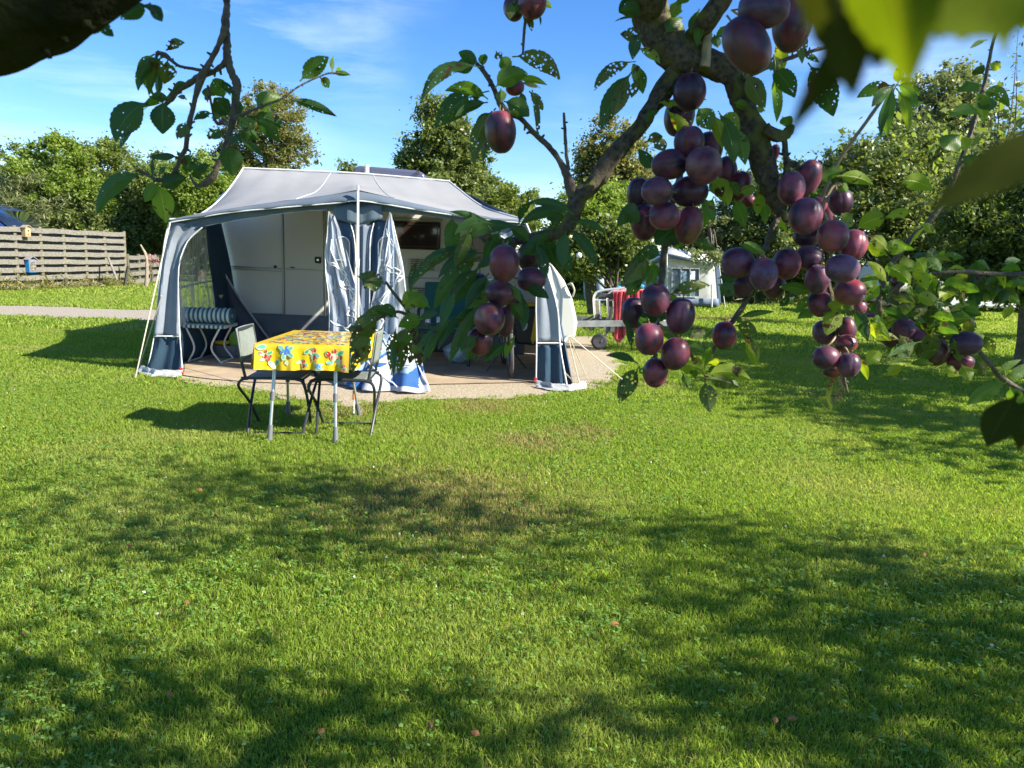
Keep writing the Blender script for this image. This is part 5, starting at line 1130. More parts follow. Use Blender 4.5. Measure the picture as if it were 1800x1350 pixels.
# ================================================================ the plum tree we look through
def barkmat():
    m, t, b, o = nodes('plum_bark')
    tcn = t.nodes.new('ShaderNodeTexCoord'); n = t.nodes.new('ShaderNodeTexNoise'); n.inputs['Scale'].default_value = 130; n.inputs['Detail'].default_value = 10; n.inputs['Roughness'].default_value = .7
    n2 = t.nodes.new('ShaderNodeTexNoise'); n2.inputs['Scale'].default_value = 38; n2.inputs['Detail'].default_value = 6
    cr = t.nodes.new('ShaderNodeValToRGB'); e = cr.color_ramp.elements; e[0].position = .35; e[0].color = (.030, .025, .020, 1); e[1].position = .68; e[1].color = (.17, .14, .10, 1)
    cr2 = t.nodes.new('ShaderNodeValToRGB'); e = cr2.color_ramp.elements; e[0].position = .50; e[0].color = (0, 0, 0, 1); e[1].position = .62; e[1].color = (1, 1, 1, 1)
    x = t.nodes.new('ShaderNodeMixRGB'); x.inputs[2].default_value = (.14, .14, .035, 1)
    t.links.new(tcn.outputs['Object'], n.inputs['Vector']); t.links.new(tcn.outputs['Object'], n2.inputs['Vector']); t.links.new(n.outputs[0], cr.inputs[0]); t.links.new(n2.outputs[0], cr2.inputs[0])
    t.links.new(cr2.outputs[0], x.inputs[0]); t.links.new(cr.outputs[0], x.inputs[1]); t.links.new(x.outputs[0], b.inputs['Base Color']); b.inputs['Roughness'].default_value = .9; b.inputs['Specular IOR Level'].default_value = .2
    bp = t.nodes.new('ShaderNodeBump'); bp.inputs['Strength'].default_value = 1; bp.inputs['Distance'].default_value = .004; t.links.new(n.outputs[0], bp.inputs['Height']); t.links.new(bp.outputs[0], b.inputs['Normal'])
    return m
pbark = barkmat(); twigm = mat('twig_bark', (.075, .05, .038), .7, (.13, .11, .07), 60, bump=.5, bscale=200)
palewood = mat('new_shoot', (.30, .20, .12), .6, (.22, .17, .08), 40)
pt = thing('plum_tree', 'mossy plum tree whose twisting branches and drooping leaves hang across the top and right', 'tree', (1.9, -.9, 0))
def br(pts, D, m=None, n=12, sub=5, jit=.22, name='branch', extra=None, seed=0):
    """branch through photo pixels (x, y, half-width[, distance])"""
    P = []; Rr = []
    for q in pts:
        d = q[3] if len(q) > 3 else D; P.append(at(q[0], q[1], d)); Rr.append(q[2]*d/FPX)
    if extra:
        for e_ in extra: P.insert(0, Vector(e_[0])); Rr.insert(0, e_[1])
    b = MB(); b.tube(P, Rr, n, sub, jit, seed=seed); 
    # knobs and spurs
    for i in range(1, len(P)-1):
        if Rr[i] < .004: 
            for k in range(2):
                q = P[i].lerp(P[i+1], random.random()); d = Vector((random.gauss(0, 1), random.gauss(0, 1), random.gauss(0, 1))).normalized(); b.tube([q, q+d*Rr[i]*2.4], [Rr[i]*.75, Rr[i]*.35], 6)
    return part(b, name, m or pbark, pt)
OV = Vector((.75, .55, 2.35))       # where the boughs meet, overhead
# scaffold limbs out of the picture
b = MB(); b.tube([(1.9, -.9, -.05), (1.85, -.85, .7), (1.65, -.6, 1.5), (1.3, -.1, 2.1), tuple(OV)], [.15, .12, .11, .09, .06], 16, 6, .15); part(b, 'trunk', pbark, pt)
b = MB(); b.tube([(1.75, -.7, 1.2), (2.3, -.3, 2.0), (3.0, .3, 2.7), (3.9, .6, 3.2)], [.09, .07, .05, .02], 12, 6, .15); part(b, 'limb', pbark, pt)
b = MB(); b.tube([(1.75, -.7, 1.2), (1.5, -.9, 2.2), (1.6, -.6, 3.2), (2.0, -.2, 3.9)], [.09, .07, .05, .02], 12, 6, .15); part(b, 'limb', pbark, pt)
# dark limb across the upper left corner, very near
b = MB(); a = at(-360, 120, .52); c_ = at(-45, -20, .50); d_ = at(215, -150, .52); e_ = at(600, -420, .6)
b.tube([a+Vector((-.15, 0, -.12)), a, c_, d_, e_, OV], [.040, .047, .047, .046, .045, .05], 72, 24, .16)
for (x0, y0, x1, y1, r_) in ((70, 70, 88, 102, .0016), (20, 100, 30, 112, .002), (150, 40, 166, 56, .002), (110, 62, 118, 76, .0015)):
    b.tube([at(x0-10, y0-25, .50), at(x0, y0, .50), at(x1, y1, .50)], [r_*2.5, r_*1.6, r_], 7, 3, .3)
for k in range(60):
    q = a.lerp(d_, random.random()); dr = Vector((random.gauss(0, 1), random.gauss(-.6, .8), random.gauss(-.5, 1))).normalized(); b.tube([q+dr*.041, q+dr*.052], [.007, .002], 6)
part(b, 'near_limb', mat('shade_toned_mossy_bark', (.010, .011, .007), .95, (.028, .030, .010), 9, bump=1, bscale=60, spec=.05, detail=8), pt)  # mossy bark darkened: the limb's shade is put into its colour
# boughs
JN = 1.02
br([(1120, -200, 36, .95), (1140, -40, 31, .98), (1146, 20, 29), (1165, 65, 29), (1205, 102, 32), (1232, 118, 26)], JN, extra=[(tuple(OV), .05)], n=26, jit=.3)
br([(1330, -120, 15, .9), (1280, -20, 15, .96), (1245, 30, 17, .98), (1225, 62, 18), (1200, 98, 20)], JN, n=16)
br([(1205, 100, 28), (1245, 112, 22), (1285, 128, 20), (1303, 160, 21), (1312, 200, 20), (1330, 250, 21), (1350, 310, 21), (1362, 350, 15), (1373, 372, 11), (1378, 378, 5)], JN, n=26, jit=.35, seed=2)
br([(1210, 95, 20), (1185, 130, 17), (1155, 175, 15), (1125, 225, 13), (1100, 250, 13), (1070, 285, 14), (1040, 325, 14), (1015, 350, 14), (1008, 382, 13), (985, 408, 11), (950, 415, 9), (900, 425, 7), (862, 430, 5)], JN, n=18, jit=.35, seed=4)
br([(1012, 352, 9), (1002, 328, 10), (998, 312, 8), (985, 285, 5), (965, 258, 5), (940, 235, 4.5), (915, 208, 4), (893, 198, 6), (878, 180, 5), (868, 155, 4), (850, 125, 4), (838, 112, 3)], JN, twigm, n=10, jit=.3, seed=5)
br([(1000, 300, 3.5), (996, 275, 3), (994, 245, 3), (991, 198, 2.2)], JN, twigm, n=8, jit=.3)
br([(930, -60, 3), (925, 20, 3), (921, 60, 2.5), (919, 96, 2)], JN, twigm, n=8)
br([(1238, 118, 9), (1243, 80, 8), (1246, 48, 6)], 1.0, mat('cut_wood', (.40, .32, .2), .8, (.25, .2, .12), 60), n=10)
br([(1305, 135, 6), (1345, 120, 4), (1385, 103, 3.5), (1420, 92, 3), (1470, 76, 2.5), (1500, 48, 2)], 1.0, twigm, n=8)
br([(1345, 225, 11), (1370, 240, 11), (1385, 232, 9), (1392, 220, 6)], 1.0, n=12, jit=.4)
br([(1378, 238, 5), (1381, 270, 5), (1383, 290, 6), (1381, 310, 5)], 1.0, n=10, jit=.4)
br([(1383, 288, 5), (1398, 290, 6), (1405, 300, 3)], 1.0, n=8, jit=.4)
br([(1374, 372, 6), (1356, 405, 5), (1348, 430, 5), (1335, 455, 6), (1322, 500, 5), (1308, 535, 5), (1288, 565, 5), (1277, 580, 4)], 1.02, twigm, n=10, jit=.3)
br([(1374, 372, 5), (1385, 385, 8), (1400, 380, 6), (1430, 395, 4), (1452, 440, 4), (1455, 490, 4), (1462, 530, 4)], 1.0, n=10, jit=.4)
br([(1200, 110, 9), (1190, 180, 6), (1200, 240, 5), (1195, 310, 5), (1175, 380, 6), (1168, 440, 6), (1163, 490, 6), (1160, 520, 5), (1150, 600, 4), (1155, 640, 3)], 1.04, twigm, n=10, jit=.3)
br([(1440, 365, 3), (1450, 335, 3), (1470, 290, 3), (1515, 225, 3), (1555, 170, 3), (1572, 148, 2)], 1.05, palewood, n=8)
br([(1440, 398, 3), (1443, 370, 3), (1462, 330, 3), (1478, 322, 2)], 1.0, palewood, n=8)
br([(1430, 356, 3), (1448, 375, 4), (1455, 395, 3)], .96, palewood, n=8)
br([(1790, -40, 3), (1750, 60, 2.5), (1738, 110, 3), (1728, 160, 3.5), (1712, 215, 4), (1690, 280, 4), (1660, 350, 5), (1625, 400, 5), (1597, 425, 5), (1560, 480, 5), (1545, 530, 5), (1555, 580, 4)], 1.1, twigm, n=10, extra=None)
br([(1500, 528, 3), (1535, 530, 4), (1570, 542, 4), (1610, 575, 4), (1650, 590, 4), (1700, 600, 4), (1725, 622, 4), (1748, 650, 4), (1762, 665, 5), (1800, 690, 6), (1900, 740, 8)], 1.12, twigm, n=10)
br([(1545, 530, 4), (1600, 490, 3), (1680, 478, 3), (1800, 482, 4), (1950, 460, 5)], 1.14, twigm, n=8)
br([(1462, 520, 4), (1468, 560, 3), (1472, 600, 3), (1478, 640, 3), (1490, 690, 2)], 1.02, twigm, n=8)
br([(1210, 600, 2), (1215, 625, 3), (1238, 655, 3), (1240, 668, 2)], 1.02, mat('red_twig', (.22, .08, .05), .6), n=8)
br([(1277, 580, 3), (1262, 600, 3), (1245, 635, 3)], 1.02, twigm, n=8)
br([(905, 425, 7), (880, 480, 6), (850, 530, 6), (815, 560, 6), (775, 572, 6), (757, 570, 3)], 1.06, twigm, n=10, jit=.4)
br([(757, 572, 4), (730, 565, 4), (712, 540, 3), (692, 515, 3), (678, 495, 2.5)], 1.04, twigm, n=8)
br([(730, 562, 4), (700, 548, 3), (665, 560, 3), (648, 585, 3), (630, 620, 2)], 1.04, twigm, n=8)
br([(862, 430, 5), (850, 420, 4), (835, 405, 3)], 1.02, twigm, n=8)
# hanging twig on the left
HL = .95
br([(396, -160, 8, .9), (397, -20, 6), (399, 10, 5), (396, 45, 7), (399, 80, 6), (400, 105, 7), (408, 130, 6), (416, 150, 7.5), (412, 190, 6), (406, 225, 5), (398, 255, 5), (385, 285, 4), (374, 310, 6), (360, 325, 6)], HL, twigm, n=12, jit=.35, extra=[((-.1, .7, 2.4), .02)])
br([(396, 48, 6), (384, 80, 4.5), (368, 110, 4.5), (355, 132, 7), (345, 165, 4.5), (337, 200, 4), (330, 230, 4.5), (326, 262, 4), (318, 275, 3.5), (308, 300, 3.5), (292, 315, 5), (272, 315, 3), (258, 305, 2.5), (240, 300, 2)], .94, twigm, n=10, jit=.35)
br([(401, 105, 6), (390, 115, 5), (375, 126, 4), (355, 132, 6), (330, 148, 5), (312, 158, 5), (300, 172, 6), (290, 185, 3)], .95, twigm, n=10, jit=.35)
br([(354, 124, 3), (335, 120, 2.5), (315, 116, 2.5), (300, 105, 3), (290, 97, 5), (275, 92, 2)], .95, twigm, n=8)
br([(411, 207, 4), (430, 200, 3), (448, 192, 2.2), (480, 180, 1.8), (498, 172, 1.5), (525, 152, 1.5), (560, 135, 1.5), (582, 128, 1.2), (600, 129, 1)], .93, twigm, n=8)
br([(360, 325, 5), (345, 325, 3), (335, 312, 2)], .95, twigm, n=8)
br([(393, 215, 4), (380, 215, 3), (372, 185, 2), (365, 150, 2)], .95, mat('red_shoot', (.13, .05, .05), .6), n=8)
# ---- leaves
def leafmat_fg(name, c1, c2, trans, hole, spot, tcol, dens=1.0):
    m, t, b, o = nodes(name); g = t.nodes.new('ShaderNodeNewGeometry'); uv = t.nodes.new('ShaderNodeUVMap')
    L = t.links.new; N = t.nodes.new
    x = N('ShaderNodeMixRGB'); x.inputs[1].default_value = rgb(c1); x.inputs[2].default_value = rgb(c2); L(g.outputs['Random Per Island'], x.inputs[0])
    # veins from uv : v along, u across
    sp = N('ShaderNodeSeparateXYZ'); L(uv.outputs[0], sp.inputs[0])
    au = N('ShaderNodeMath'); au.operation = 'ABSOLUTE'; L(sp.outputs[0], au.inputs[0])
    ad = N('ShaderNodeMath'); ad.operation = 'MULTIPLY_ADD'; ad.inputs[1].default_value = -.32; L(au.outputs[0], ad.inputs[0]); L(sp.outputs[1], ad.inputs[2])
    ml = N('ShaderNodeMath'); ml.operation = 'MULTIPLY'; ml.inputs[1].default_value = 9.0; L(ad.outputs[0], ml.inputs[0])
    fr = N('ShaderNodeMath'); fr.operation = 'PINGPONG'; fr.inputs[1].default_value = .5; L(ml.outputs[0], fr.inputs[0])
    v1 = N('ShaderNodeMapRange'); v1.inputs[1].default_value = 0; v1.inputs[2].default_value = .09; v1.inputs[3].default_value = 1; v1.inputs[4].default_value = 0; L(fr.outputs[0], v1.inputs[0])
    v2 = N('ShaderNodeMapRange'); v2.inputs[1].default_value = .02; v2.inputs[2].default_value = .07; v2.inputs[3].default_value = 1; v2.inputs[4].default_value = 0; L(au.outputs[0], v2.inputs[0])
    vm = N('ShaderNodeMath'); vm.operation = 'MAXIMUM'; vh = N('ShaderNodeMath'); vh.operation = 'MULTIPLY'; vh.inputs[1].default_value = .45; L(v1.outputs[0], vh.inputs[0]); L(vh.outputs[0], vm.inputs[0]); L(v2.outputs[0], vm.inputs[1])
    xv = N('ShaderNodeMixRGB'); xv.inputs[2].default_value = (c2[0]*1.9, c2[1]*1.5, c2[2]*2.2, 1); vs = N('ShaderNodeMath'); vs.operation = 'MULTIPLY'; vs.inputs[1].default_value = .55; L(vm.outputs[0], vs.inputs[0]); L(vs.outputs[0], xv.inputs[0]); L(x.outputs[0], xv.inputs[1])
    # brown spots
    tcn = N('ShaderNodeTexCoord'); n = N('ShaderNodeTexNoise'); n.inputs['Scale'].default_value = 95; n.inputs['Detail'].default_value = 3; L(tcn.outputs['Object'], n.inputs['Vector'])
    nb = N('ShaderNodeTexNoise'); nb.inputs['Scale'].default_value = 34; nb.inputs['Detail'].default_value = 2; L(tcn.outputs['Object'], nb.inputs['Vector'])
    ns = N('ShaderNodeMath'); ns.operation = 'MULTIPLY_ADD'; ns.inputs[1].default_value = .6; L(nb.outputs[0], ns.inputs[0]); L(n.outputs[0], ns.inputs[2])
    s1 = N('ShaderNodeMapRange'); s1.inputs[1].default_value = .99-spot*.15; s1.inputs[2].default_value = 1.03-spot*.15; L(ns.outputs[0], s1.inputs[0])
    xs = N('ShaderNodeMixRGB'); xs.inputs[2].default_value = (.085, .042, .018, 1); L(s1.outputs[0], xs.inputs[0]); L(xv.outputs[0], xs.inputs[1])
    col = xs.outputs[0]; L(col, b.inputs['Base Color']); b.inputs['Roughness'].default_value = .42; b.inputs['Specular IOR Level'].default_value = .45
    bp = N('ShaderNodeBump'); bp.inputs['Strength'].default_value = .5; bp.inputs['Distance'].default_value = .0012; bp.invert = True; L(vm.outputs[0], bp.inputs['Height']); L(bp.outputs[0], b.inputs['Normal'])
    tr = N('ShaderNodeBsdfTranslucent'); mm = N('ShaderNodeMixRGB'); mm.blend_type = 'MULTIPLY'; mm.inputs[0].default_value = 1; mm.inputs[2].default_value = rgb(tcol); L(col, mm.inputs[1]); L(mm.outputs[0], tr.inputs[0])
    ms = N('ShaderNodeMixShader'); ms.inputs[0].default_value = trans; L(b.outputs[0], ms.inputs[1]); L(tr.outputs[0], ms.inputs[2])
    # insect holes
    vo = N('ShaderNodeTexVoronoi'); vo.inputs['Scale'].default_value = 210; L(tcn.outputs['Object'], vo.inputs['Vector'])
    nd = N('ShaderNodeMath'); nd.operation = 'MULTIPLY_ADD'; nd.inputs[1].default_value = -1.05; nd.inputs[2].default_value = 0; L(nb.outputs[0], nd.inputs[0])
    hv = N('ShaderNodeMath'); hv.operation = 'ADD'; L(vo.outputs['Distance'], hv.inputs[0]); L(nd.outputs[0], hv.inputs[1])
    hh = N('ShaderNodeMath'); hh.operation = 'LESS_THAN'; hh.inputs[1].default_value = -.52+hole*.30; L(hv.outputs[0], hh.inputs[0])
    nv = N('ShaderNodeMath'); nv.operation = 'SUBTRACT'; L(hh.outputs[0], nv.inputs[0]); L(vm.outputs[0], nv.inputs[1])
    cl = N('ShaderNodeMath'); cl.operation = 'GREATER_THAN'; cl.inputs[1].default_value = .5; L(nv.outputs[0], cl.inputs[0])
    tp = N('ShaderNodeBsdfTransparent'); mh = N('ShaderNodeMixShader'); L(cl.outputs[0], mh.inputs[0]); L(ms.outputs[0], mh.inputs[1]); L(tp.outputs[0], mh.inputs[2]); L(mh.outputs[0], o.inputs[0])
    return m
LM = [leafmat_fg('plum_leaf_dark', (.032, .082, .020), (.058, .13, .028), .42, .35, .15, (1.3, 1.5, .6)),
      leafmat_fg('plum_leaf_mid', (.085, .165, .025), (.13, .225, .035), .5, .40, .25, (1.5, 1.6, .5)),
      leafmat_fg('plum_leaf_yellow', (.19, .29, .03), (.28, .36, .04), .58, .25, .45, (1.6, 1.5, .35)),
      leafmat_fg('plum_leaf_eaten', (.075, .12, .025), (.14, .17, .035), .45, .85, .60, (1.3, 1.4, .5))]
lrnd = random.Random(5)
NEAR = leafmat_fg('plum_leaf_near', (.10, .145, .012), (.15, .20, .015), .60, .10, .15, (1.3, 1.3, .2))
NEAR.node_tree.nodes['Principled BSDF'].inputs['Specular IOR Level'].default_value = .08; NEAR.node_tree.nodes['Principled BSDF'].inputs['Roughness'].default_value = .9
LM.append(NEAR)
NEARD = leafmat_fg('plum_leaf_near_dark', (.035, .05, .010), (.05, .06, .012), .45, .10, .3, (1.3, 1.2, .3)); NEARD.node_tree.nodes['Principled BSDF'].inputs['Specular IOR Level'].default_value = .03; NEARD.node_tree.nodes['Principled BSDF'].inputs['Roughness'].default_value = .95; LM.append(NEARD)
lrnd = random.Random(5)
def leaf(mb, base, tip, width, bend=.15, turn=0., fold=.25, m=0, wav=.5, stem=.12, nrm=None):
    """one plum leaf as a curved serrated blade; width in metres; turn = twist about its own length"""
    base, tip = Vector(base), Vector(tip); ax = tip-base; L = ax.length
    if L < 1e-5: return
    axn = ax.normalized(); view = (base-Vector((0, 0, CAMH))).normalized()
    side = axn.cross(view); 
    if side.length < 1e-3: side = axn.cross(Vector((0, 0, 1)))
    side.normalize(); nor = side.cross(axn).normalized()
    rm = Matrix.Rotation(turn, 3, axn); side = rm @ side; nor = rm @ nor
    up = Vector((0, 0, 1)); up = (up-axn*up.dot(axn)); up = up if up.length > .05 else nor; up.normalize()
    cp = (base+tip)/2+up*bend*L+nor*lrnd.uniform(-.08, .08)*L
    nv, nu = 22, 6; vs = []; uv = []; ph = lrnd.uniform(0, 6.28)
    for j in range(nv+1):
        t = j/nv; p = base*(1-t)**2+cp*2*t*(1-t)+tip*t*t
        d = ((cp-base)*(1-t)+(tip-cp)*t).normalized(); s_ = (side-d*side.dot(d)).normalized(); n_ = s_.cross(d)
        tt = max(0, (t-stem)/(1-stem)); 
        wd = width/2*(math.sin(math.pi*min(1, tt**.85))**.75)*(1-.25*tt**3) if tt > 0 else .0009
        wd = max(wd, .0007 if t < stem+.02 else .0002)
        for i in range(nu+1):
            u = i/nu*2-1; ser = 1+(.035*(1 if j % 2 else -1) if abs(u) > .99 else 0)
            vs.append(p+s_*u*wd*ser*math.cos(fold*abs(u))+n_*(abs(u)*wd*math.sin(fold)+wav*.10*wd*math.sin(t*11+ph+u*1.5)*abs(u)*2)); uv.append((u, t))
    fs = [(j*(nu+1)+i, j*(nu+1)+i+1, (j+1)*(nu+1)+i+1, (j+1)*(nu+1)+i) for j in range(nv) for i in range(nu)]
    mb.add(vs, fs, m, uv)
def leaves(rows, D, name='foliage'):
    b = MB()
    for r in rows:
        bx, by, tx, ty, wd = r[:5]; m = r[5] if len(r) > 5 else 0; bend = r[6] if len(r) > 6 else .12; turn = r[7] if len(r) > 7 else lrnd.uniform(-.5, .5); d0 = r[8] if len(r) > 8 else D+lrnd.uniform(-.03, .03)
        p0 = at(bx, by, d0); p1 = at(tx, ty, d0*(1+lrnd.uniform(-.025, .025))); leaf(b, p0, p1, wd*1.08*d0/FPX/max(.5, math.cos(turn)), bend, turn, lrnd.uniform(.15, .45), m)
    return part(b, name, LM, pt)
def rosette(b, px, py, n, L, D, m, spread=360, a0=0, w=.42):
    c = at(px, py, D)
    for k in range(n):
        a = R(a0+spread*k/max(1, n)+lrnd.uniform(-14, 14)); l = L*lrnd.uniform(.7, 1.15)*D/FPX
        d = Vector((math.cos(a), lrnd.uniform(-.5, .5), math.sin(a)-.25)); leaf(b, c+d*.004, c+d*l, l*w*lrnd.uniform(.8, 1.15), lrnd.uniform(.05, .25), lrnd.uniform(-.8, .8), lrnd.uniform(.2, .6), lrnd.choice(m))
# left hanging twig
leaves([(282, 100, 290, 96, 3), (290, 92, 325, 75, 17, 3, .25, .3), (290, 100, 243, 160, 20, 0, .3), (285, 98, 262, 168, 18, 3, .25), (272, 95, 250, 150, 16, 1, .3), (295, 105, 288, 148, 34, 3, .05, .1), (275, 110, 276, 170, 12, 0, -.1, .9), (250, 108, 272, 170, 12, 1, -.3, .5),
        (262, 178, 204, 250, 44, 0, .25, .2), (258, 188, 210, 262, 14, 0, .2, 1.0), (287, 175, 286, 236, 40, 0, .03, .1), (298, 172, 250, 190, 14, 1, .1), (300, 168, 330, 148, 9, 0, .3), (328, 175, 312, 170, 8, 0), (262, 170, 298, 176, 16, 0), 
        (330, 212, 312, 245, 20, 3, .1), (365, 150, 368, 175, 22, 3, .1, .1), (365, 180, 362, 160, 12, 3), (375, 200, 340, 212, 12, 0, .3), (368, 205, 345, 208, 10, 0),
        (395, 175, 376, 138, 30, 1, .1, .2), (405, 205, 376, 172, 34, 0, .0, .1), (416, 180, 372, 140, 14, 0, .2), (412, 170, 420, 205, 16, 0), (448, 192, 497, 172, 34, 1, .1, .2), (418, 205, 445, 228, 26, 1, .1), (442, 205, 500, 225, 26, 0, .18, .3), (445, 208, 492, 250, 24, 0, .1, .5), (420, 230, 455, 245, 22, 0, .1), (418, 245, 465, 278, 12, 0, .12, .5), (508, 174, 592, 205, 16, 0, .08, .3),
        (527, 143, 578, 100, 30, 1, .05, .15), (562, 136, 578, 155, 16, 1, .1), (584, 127, 586, 98, 8, 1), (585, 130, 616, 132, 9, 1), (590, 128, 600, 120, 6, 1), (403, 250, 409, 310, 38, 0, .03, .1), (400, 240, 425, 252, 22, 0), (380, 228, 367, 245, 18, 3),
        (390, 232, 376, 245, 12, 0), (372, 208, 388, 205, 12, 0), (314, 276, 257, 276, 13, 0, .1, .5), (335, 268, 328, 305, 30, 0, .05, .1), (268, 312, 268, 278, 7, 0, .1), (280, 310, 292, 292, 8, 0, .2), (255, 305, 170, 378, 28, 0, .34, .35), (280, 320, 255, 355, 24, 1, .1, .1), (280, 330, 328, 312, 26, 0, .1, .2), (278, 322, 292, 392, 34, 2, .04, .15), (368, 302, 330, 296, 12, 0, .1), (345, 300, 370, 290, 12, 0), (338, 312, 352, 300, 12, 0),
        (352, 318, 340, 300, 14, 0)], .94)
# leaves under the near limb
leaves([(262, 5, 285, 38, 20, 0, .05, .2, .62), (262, 8, 212, 34, 26, 0, .1, .2, .62), (248, 8, 278, 28, 10, 0, .1, .5, .62), (170, 35, 200, 64, 18, 0, -.05, .2, .6), (176, 40, 168, 60, 10, 0, 0, .3, .6), (76, 88, 86, 98, 4, 0, 0, 0, .58)], .6)
# upper-centre spray
leaves([(845, 118, 740, 180, 24, 0, .42, .35), (842, 112, 806, 92, 22, 0, .1), (838, 112, 798, 125, 24, 0), (848, 118, 852, 95, 16, 0), (832, 110, 800, 128, 18, 3, .1), (860, 160, 765, 225, 42, 0, .22, .15), (858, 175, 782, 160, 22, 1, .25), (858, 180, 800, 205, 16, 0, .15), (870, 155, 928, 130, 34, 1, .25, .1), (900, 100, 985, 142, 30, 3, .3, .2), (880, 98, 895, 128, 22, 1), (885, 150, 905, 120, 18, 1, .2), (872, 90, 880, 105, 14, 3, 0, .1),
        (905, 140, 962, 150, 12, 2, .2), (915, 145, 950, 155, 8, 3), (872, 190, 834, 290, 26, 3, .3, .3), (866, 195, 838, 240, 20, 0, .2), (870, 195, 850, 292, 18, 0, .2, .6), (885, 178, 930, 205, 32, 0, .15, .1), (915, 160, 922, 195, 14, 3), (930, 160, 955, 195, 16, 3, .1), (935, 158, 945, 245, 10, 3, .1, .5), (880, 155, 880, 180, 18, 1)], 1.02)
leaves([(905, 0, 895, 35, 16, 3), (915, 25, 900, 5, 12, 0), (928, 25, 935, 55, 12, 3), (945, 22, 950, 45, 4, 0, .2), (948, 0, 970, 14, 12, 2)], 1.02)
# crown between the two boughs
leaves([(1118, 108, 1044, 160, 20, 3, .32, .5), (1112, 125, 1058, 228, 34, 0, .15, .2), (1108, 130, 1078, 205, 28, 3, .1, .3), (1115, 112, 1130, 165, 22, 1), (1120, 145, 1112, 112, 18, 2, .1), (1128, 65, 1090, 60, 24, 3, .1, .1), (1125, 55, 1112, 105, 20, 0), (1120, 85, 1160, 112, 16, 2, .2), (1130, 25, 1090, 20, 26, 0, .2), (1120, 30, 1080, 38, 4, 0), (1125, 5, 1088, 22, 30, 0), (1168, 60, 1200, 30, 22, 1), (1175, 45, 1205, 55, 26, 0), (1180, 30, 1198, 0, 18, 2), (1190, 10, 1215, -18, 22, 1), (1175, 20, 1200, 20, 22, 2), (1230, 15, 1215, 60, 20, 1),
        (1255, 68, 1292, 48, 16, 1), (1255, 60, 1262, 84, 16, 0), (1232, 40, 1225, 80, 16, 1), (1290, 75, 1265, 48, 14, 0), (1125, 140, 1110, 172, 16, 3), (1150, 195, 1135, 215, 12, 0), (1140, 200, 1158, 195, 14, 0), (1165, 165, 1242, 176, 14, 2, .15, .1), (1170, 192, 1222, 262, 22, 2, .12, .1), (1160, 180, 1192, 185, 14, 2), (1225, 188, 1248, 228, 34, 1, .1, .1), (1150, 240, 1168, 265, 22, 3), (1135, 250, 1165, 240, 18, 0), (1255, 200, 1270, 262, 22, 2), (1265, 205, 1300, 230, 34, 2, .1, .1), (1262, 195, 1290, 290, 30, 1, .15, .1), (1290, 220, 1310, 290, 26, 1, .1), (1245, 210, 1265, 245, 14, 3),
        (1290, 180, 1318, 195, 16, 1), (1308, 130, 1340, 190, 30, 3, .1, .2), (1315, 128, 1292, 150, 26, 0, .1, .1), (1355, 120, 1397, 172, 32, 0, .15, .3), (1358, 130, 1365, 215, 18, 1, .1), (1330, 145, 1345, 190, 18, 1), (1360, 95, 1362, 130, 24, 3), (1345, 195, 1330, 190, 12, 2), (1375, 205, 1388, 225, 20, 1), (1372, 60, 1374, 130, 22, 2, .05, .1), (1400, 20, 1410, 112, 22, 3, .05, .1), (1405, 25, 1375, 30, 20, 2), (1385, 20, 1420, 50, 20, 2), (1420, 110, 1465, 205, 44, 0, .1, .2), (1410, 95, 1440, 110, 10, 0), (1470, 78, 1455, 55, 14, 0), (1475, 76, 1490, 85, 12, 0), (1458, 78, 1462, 98, 10, 0)], .99)
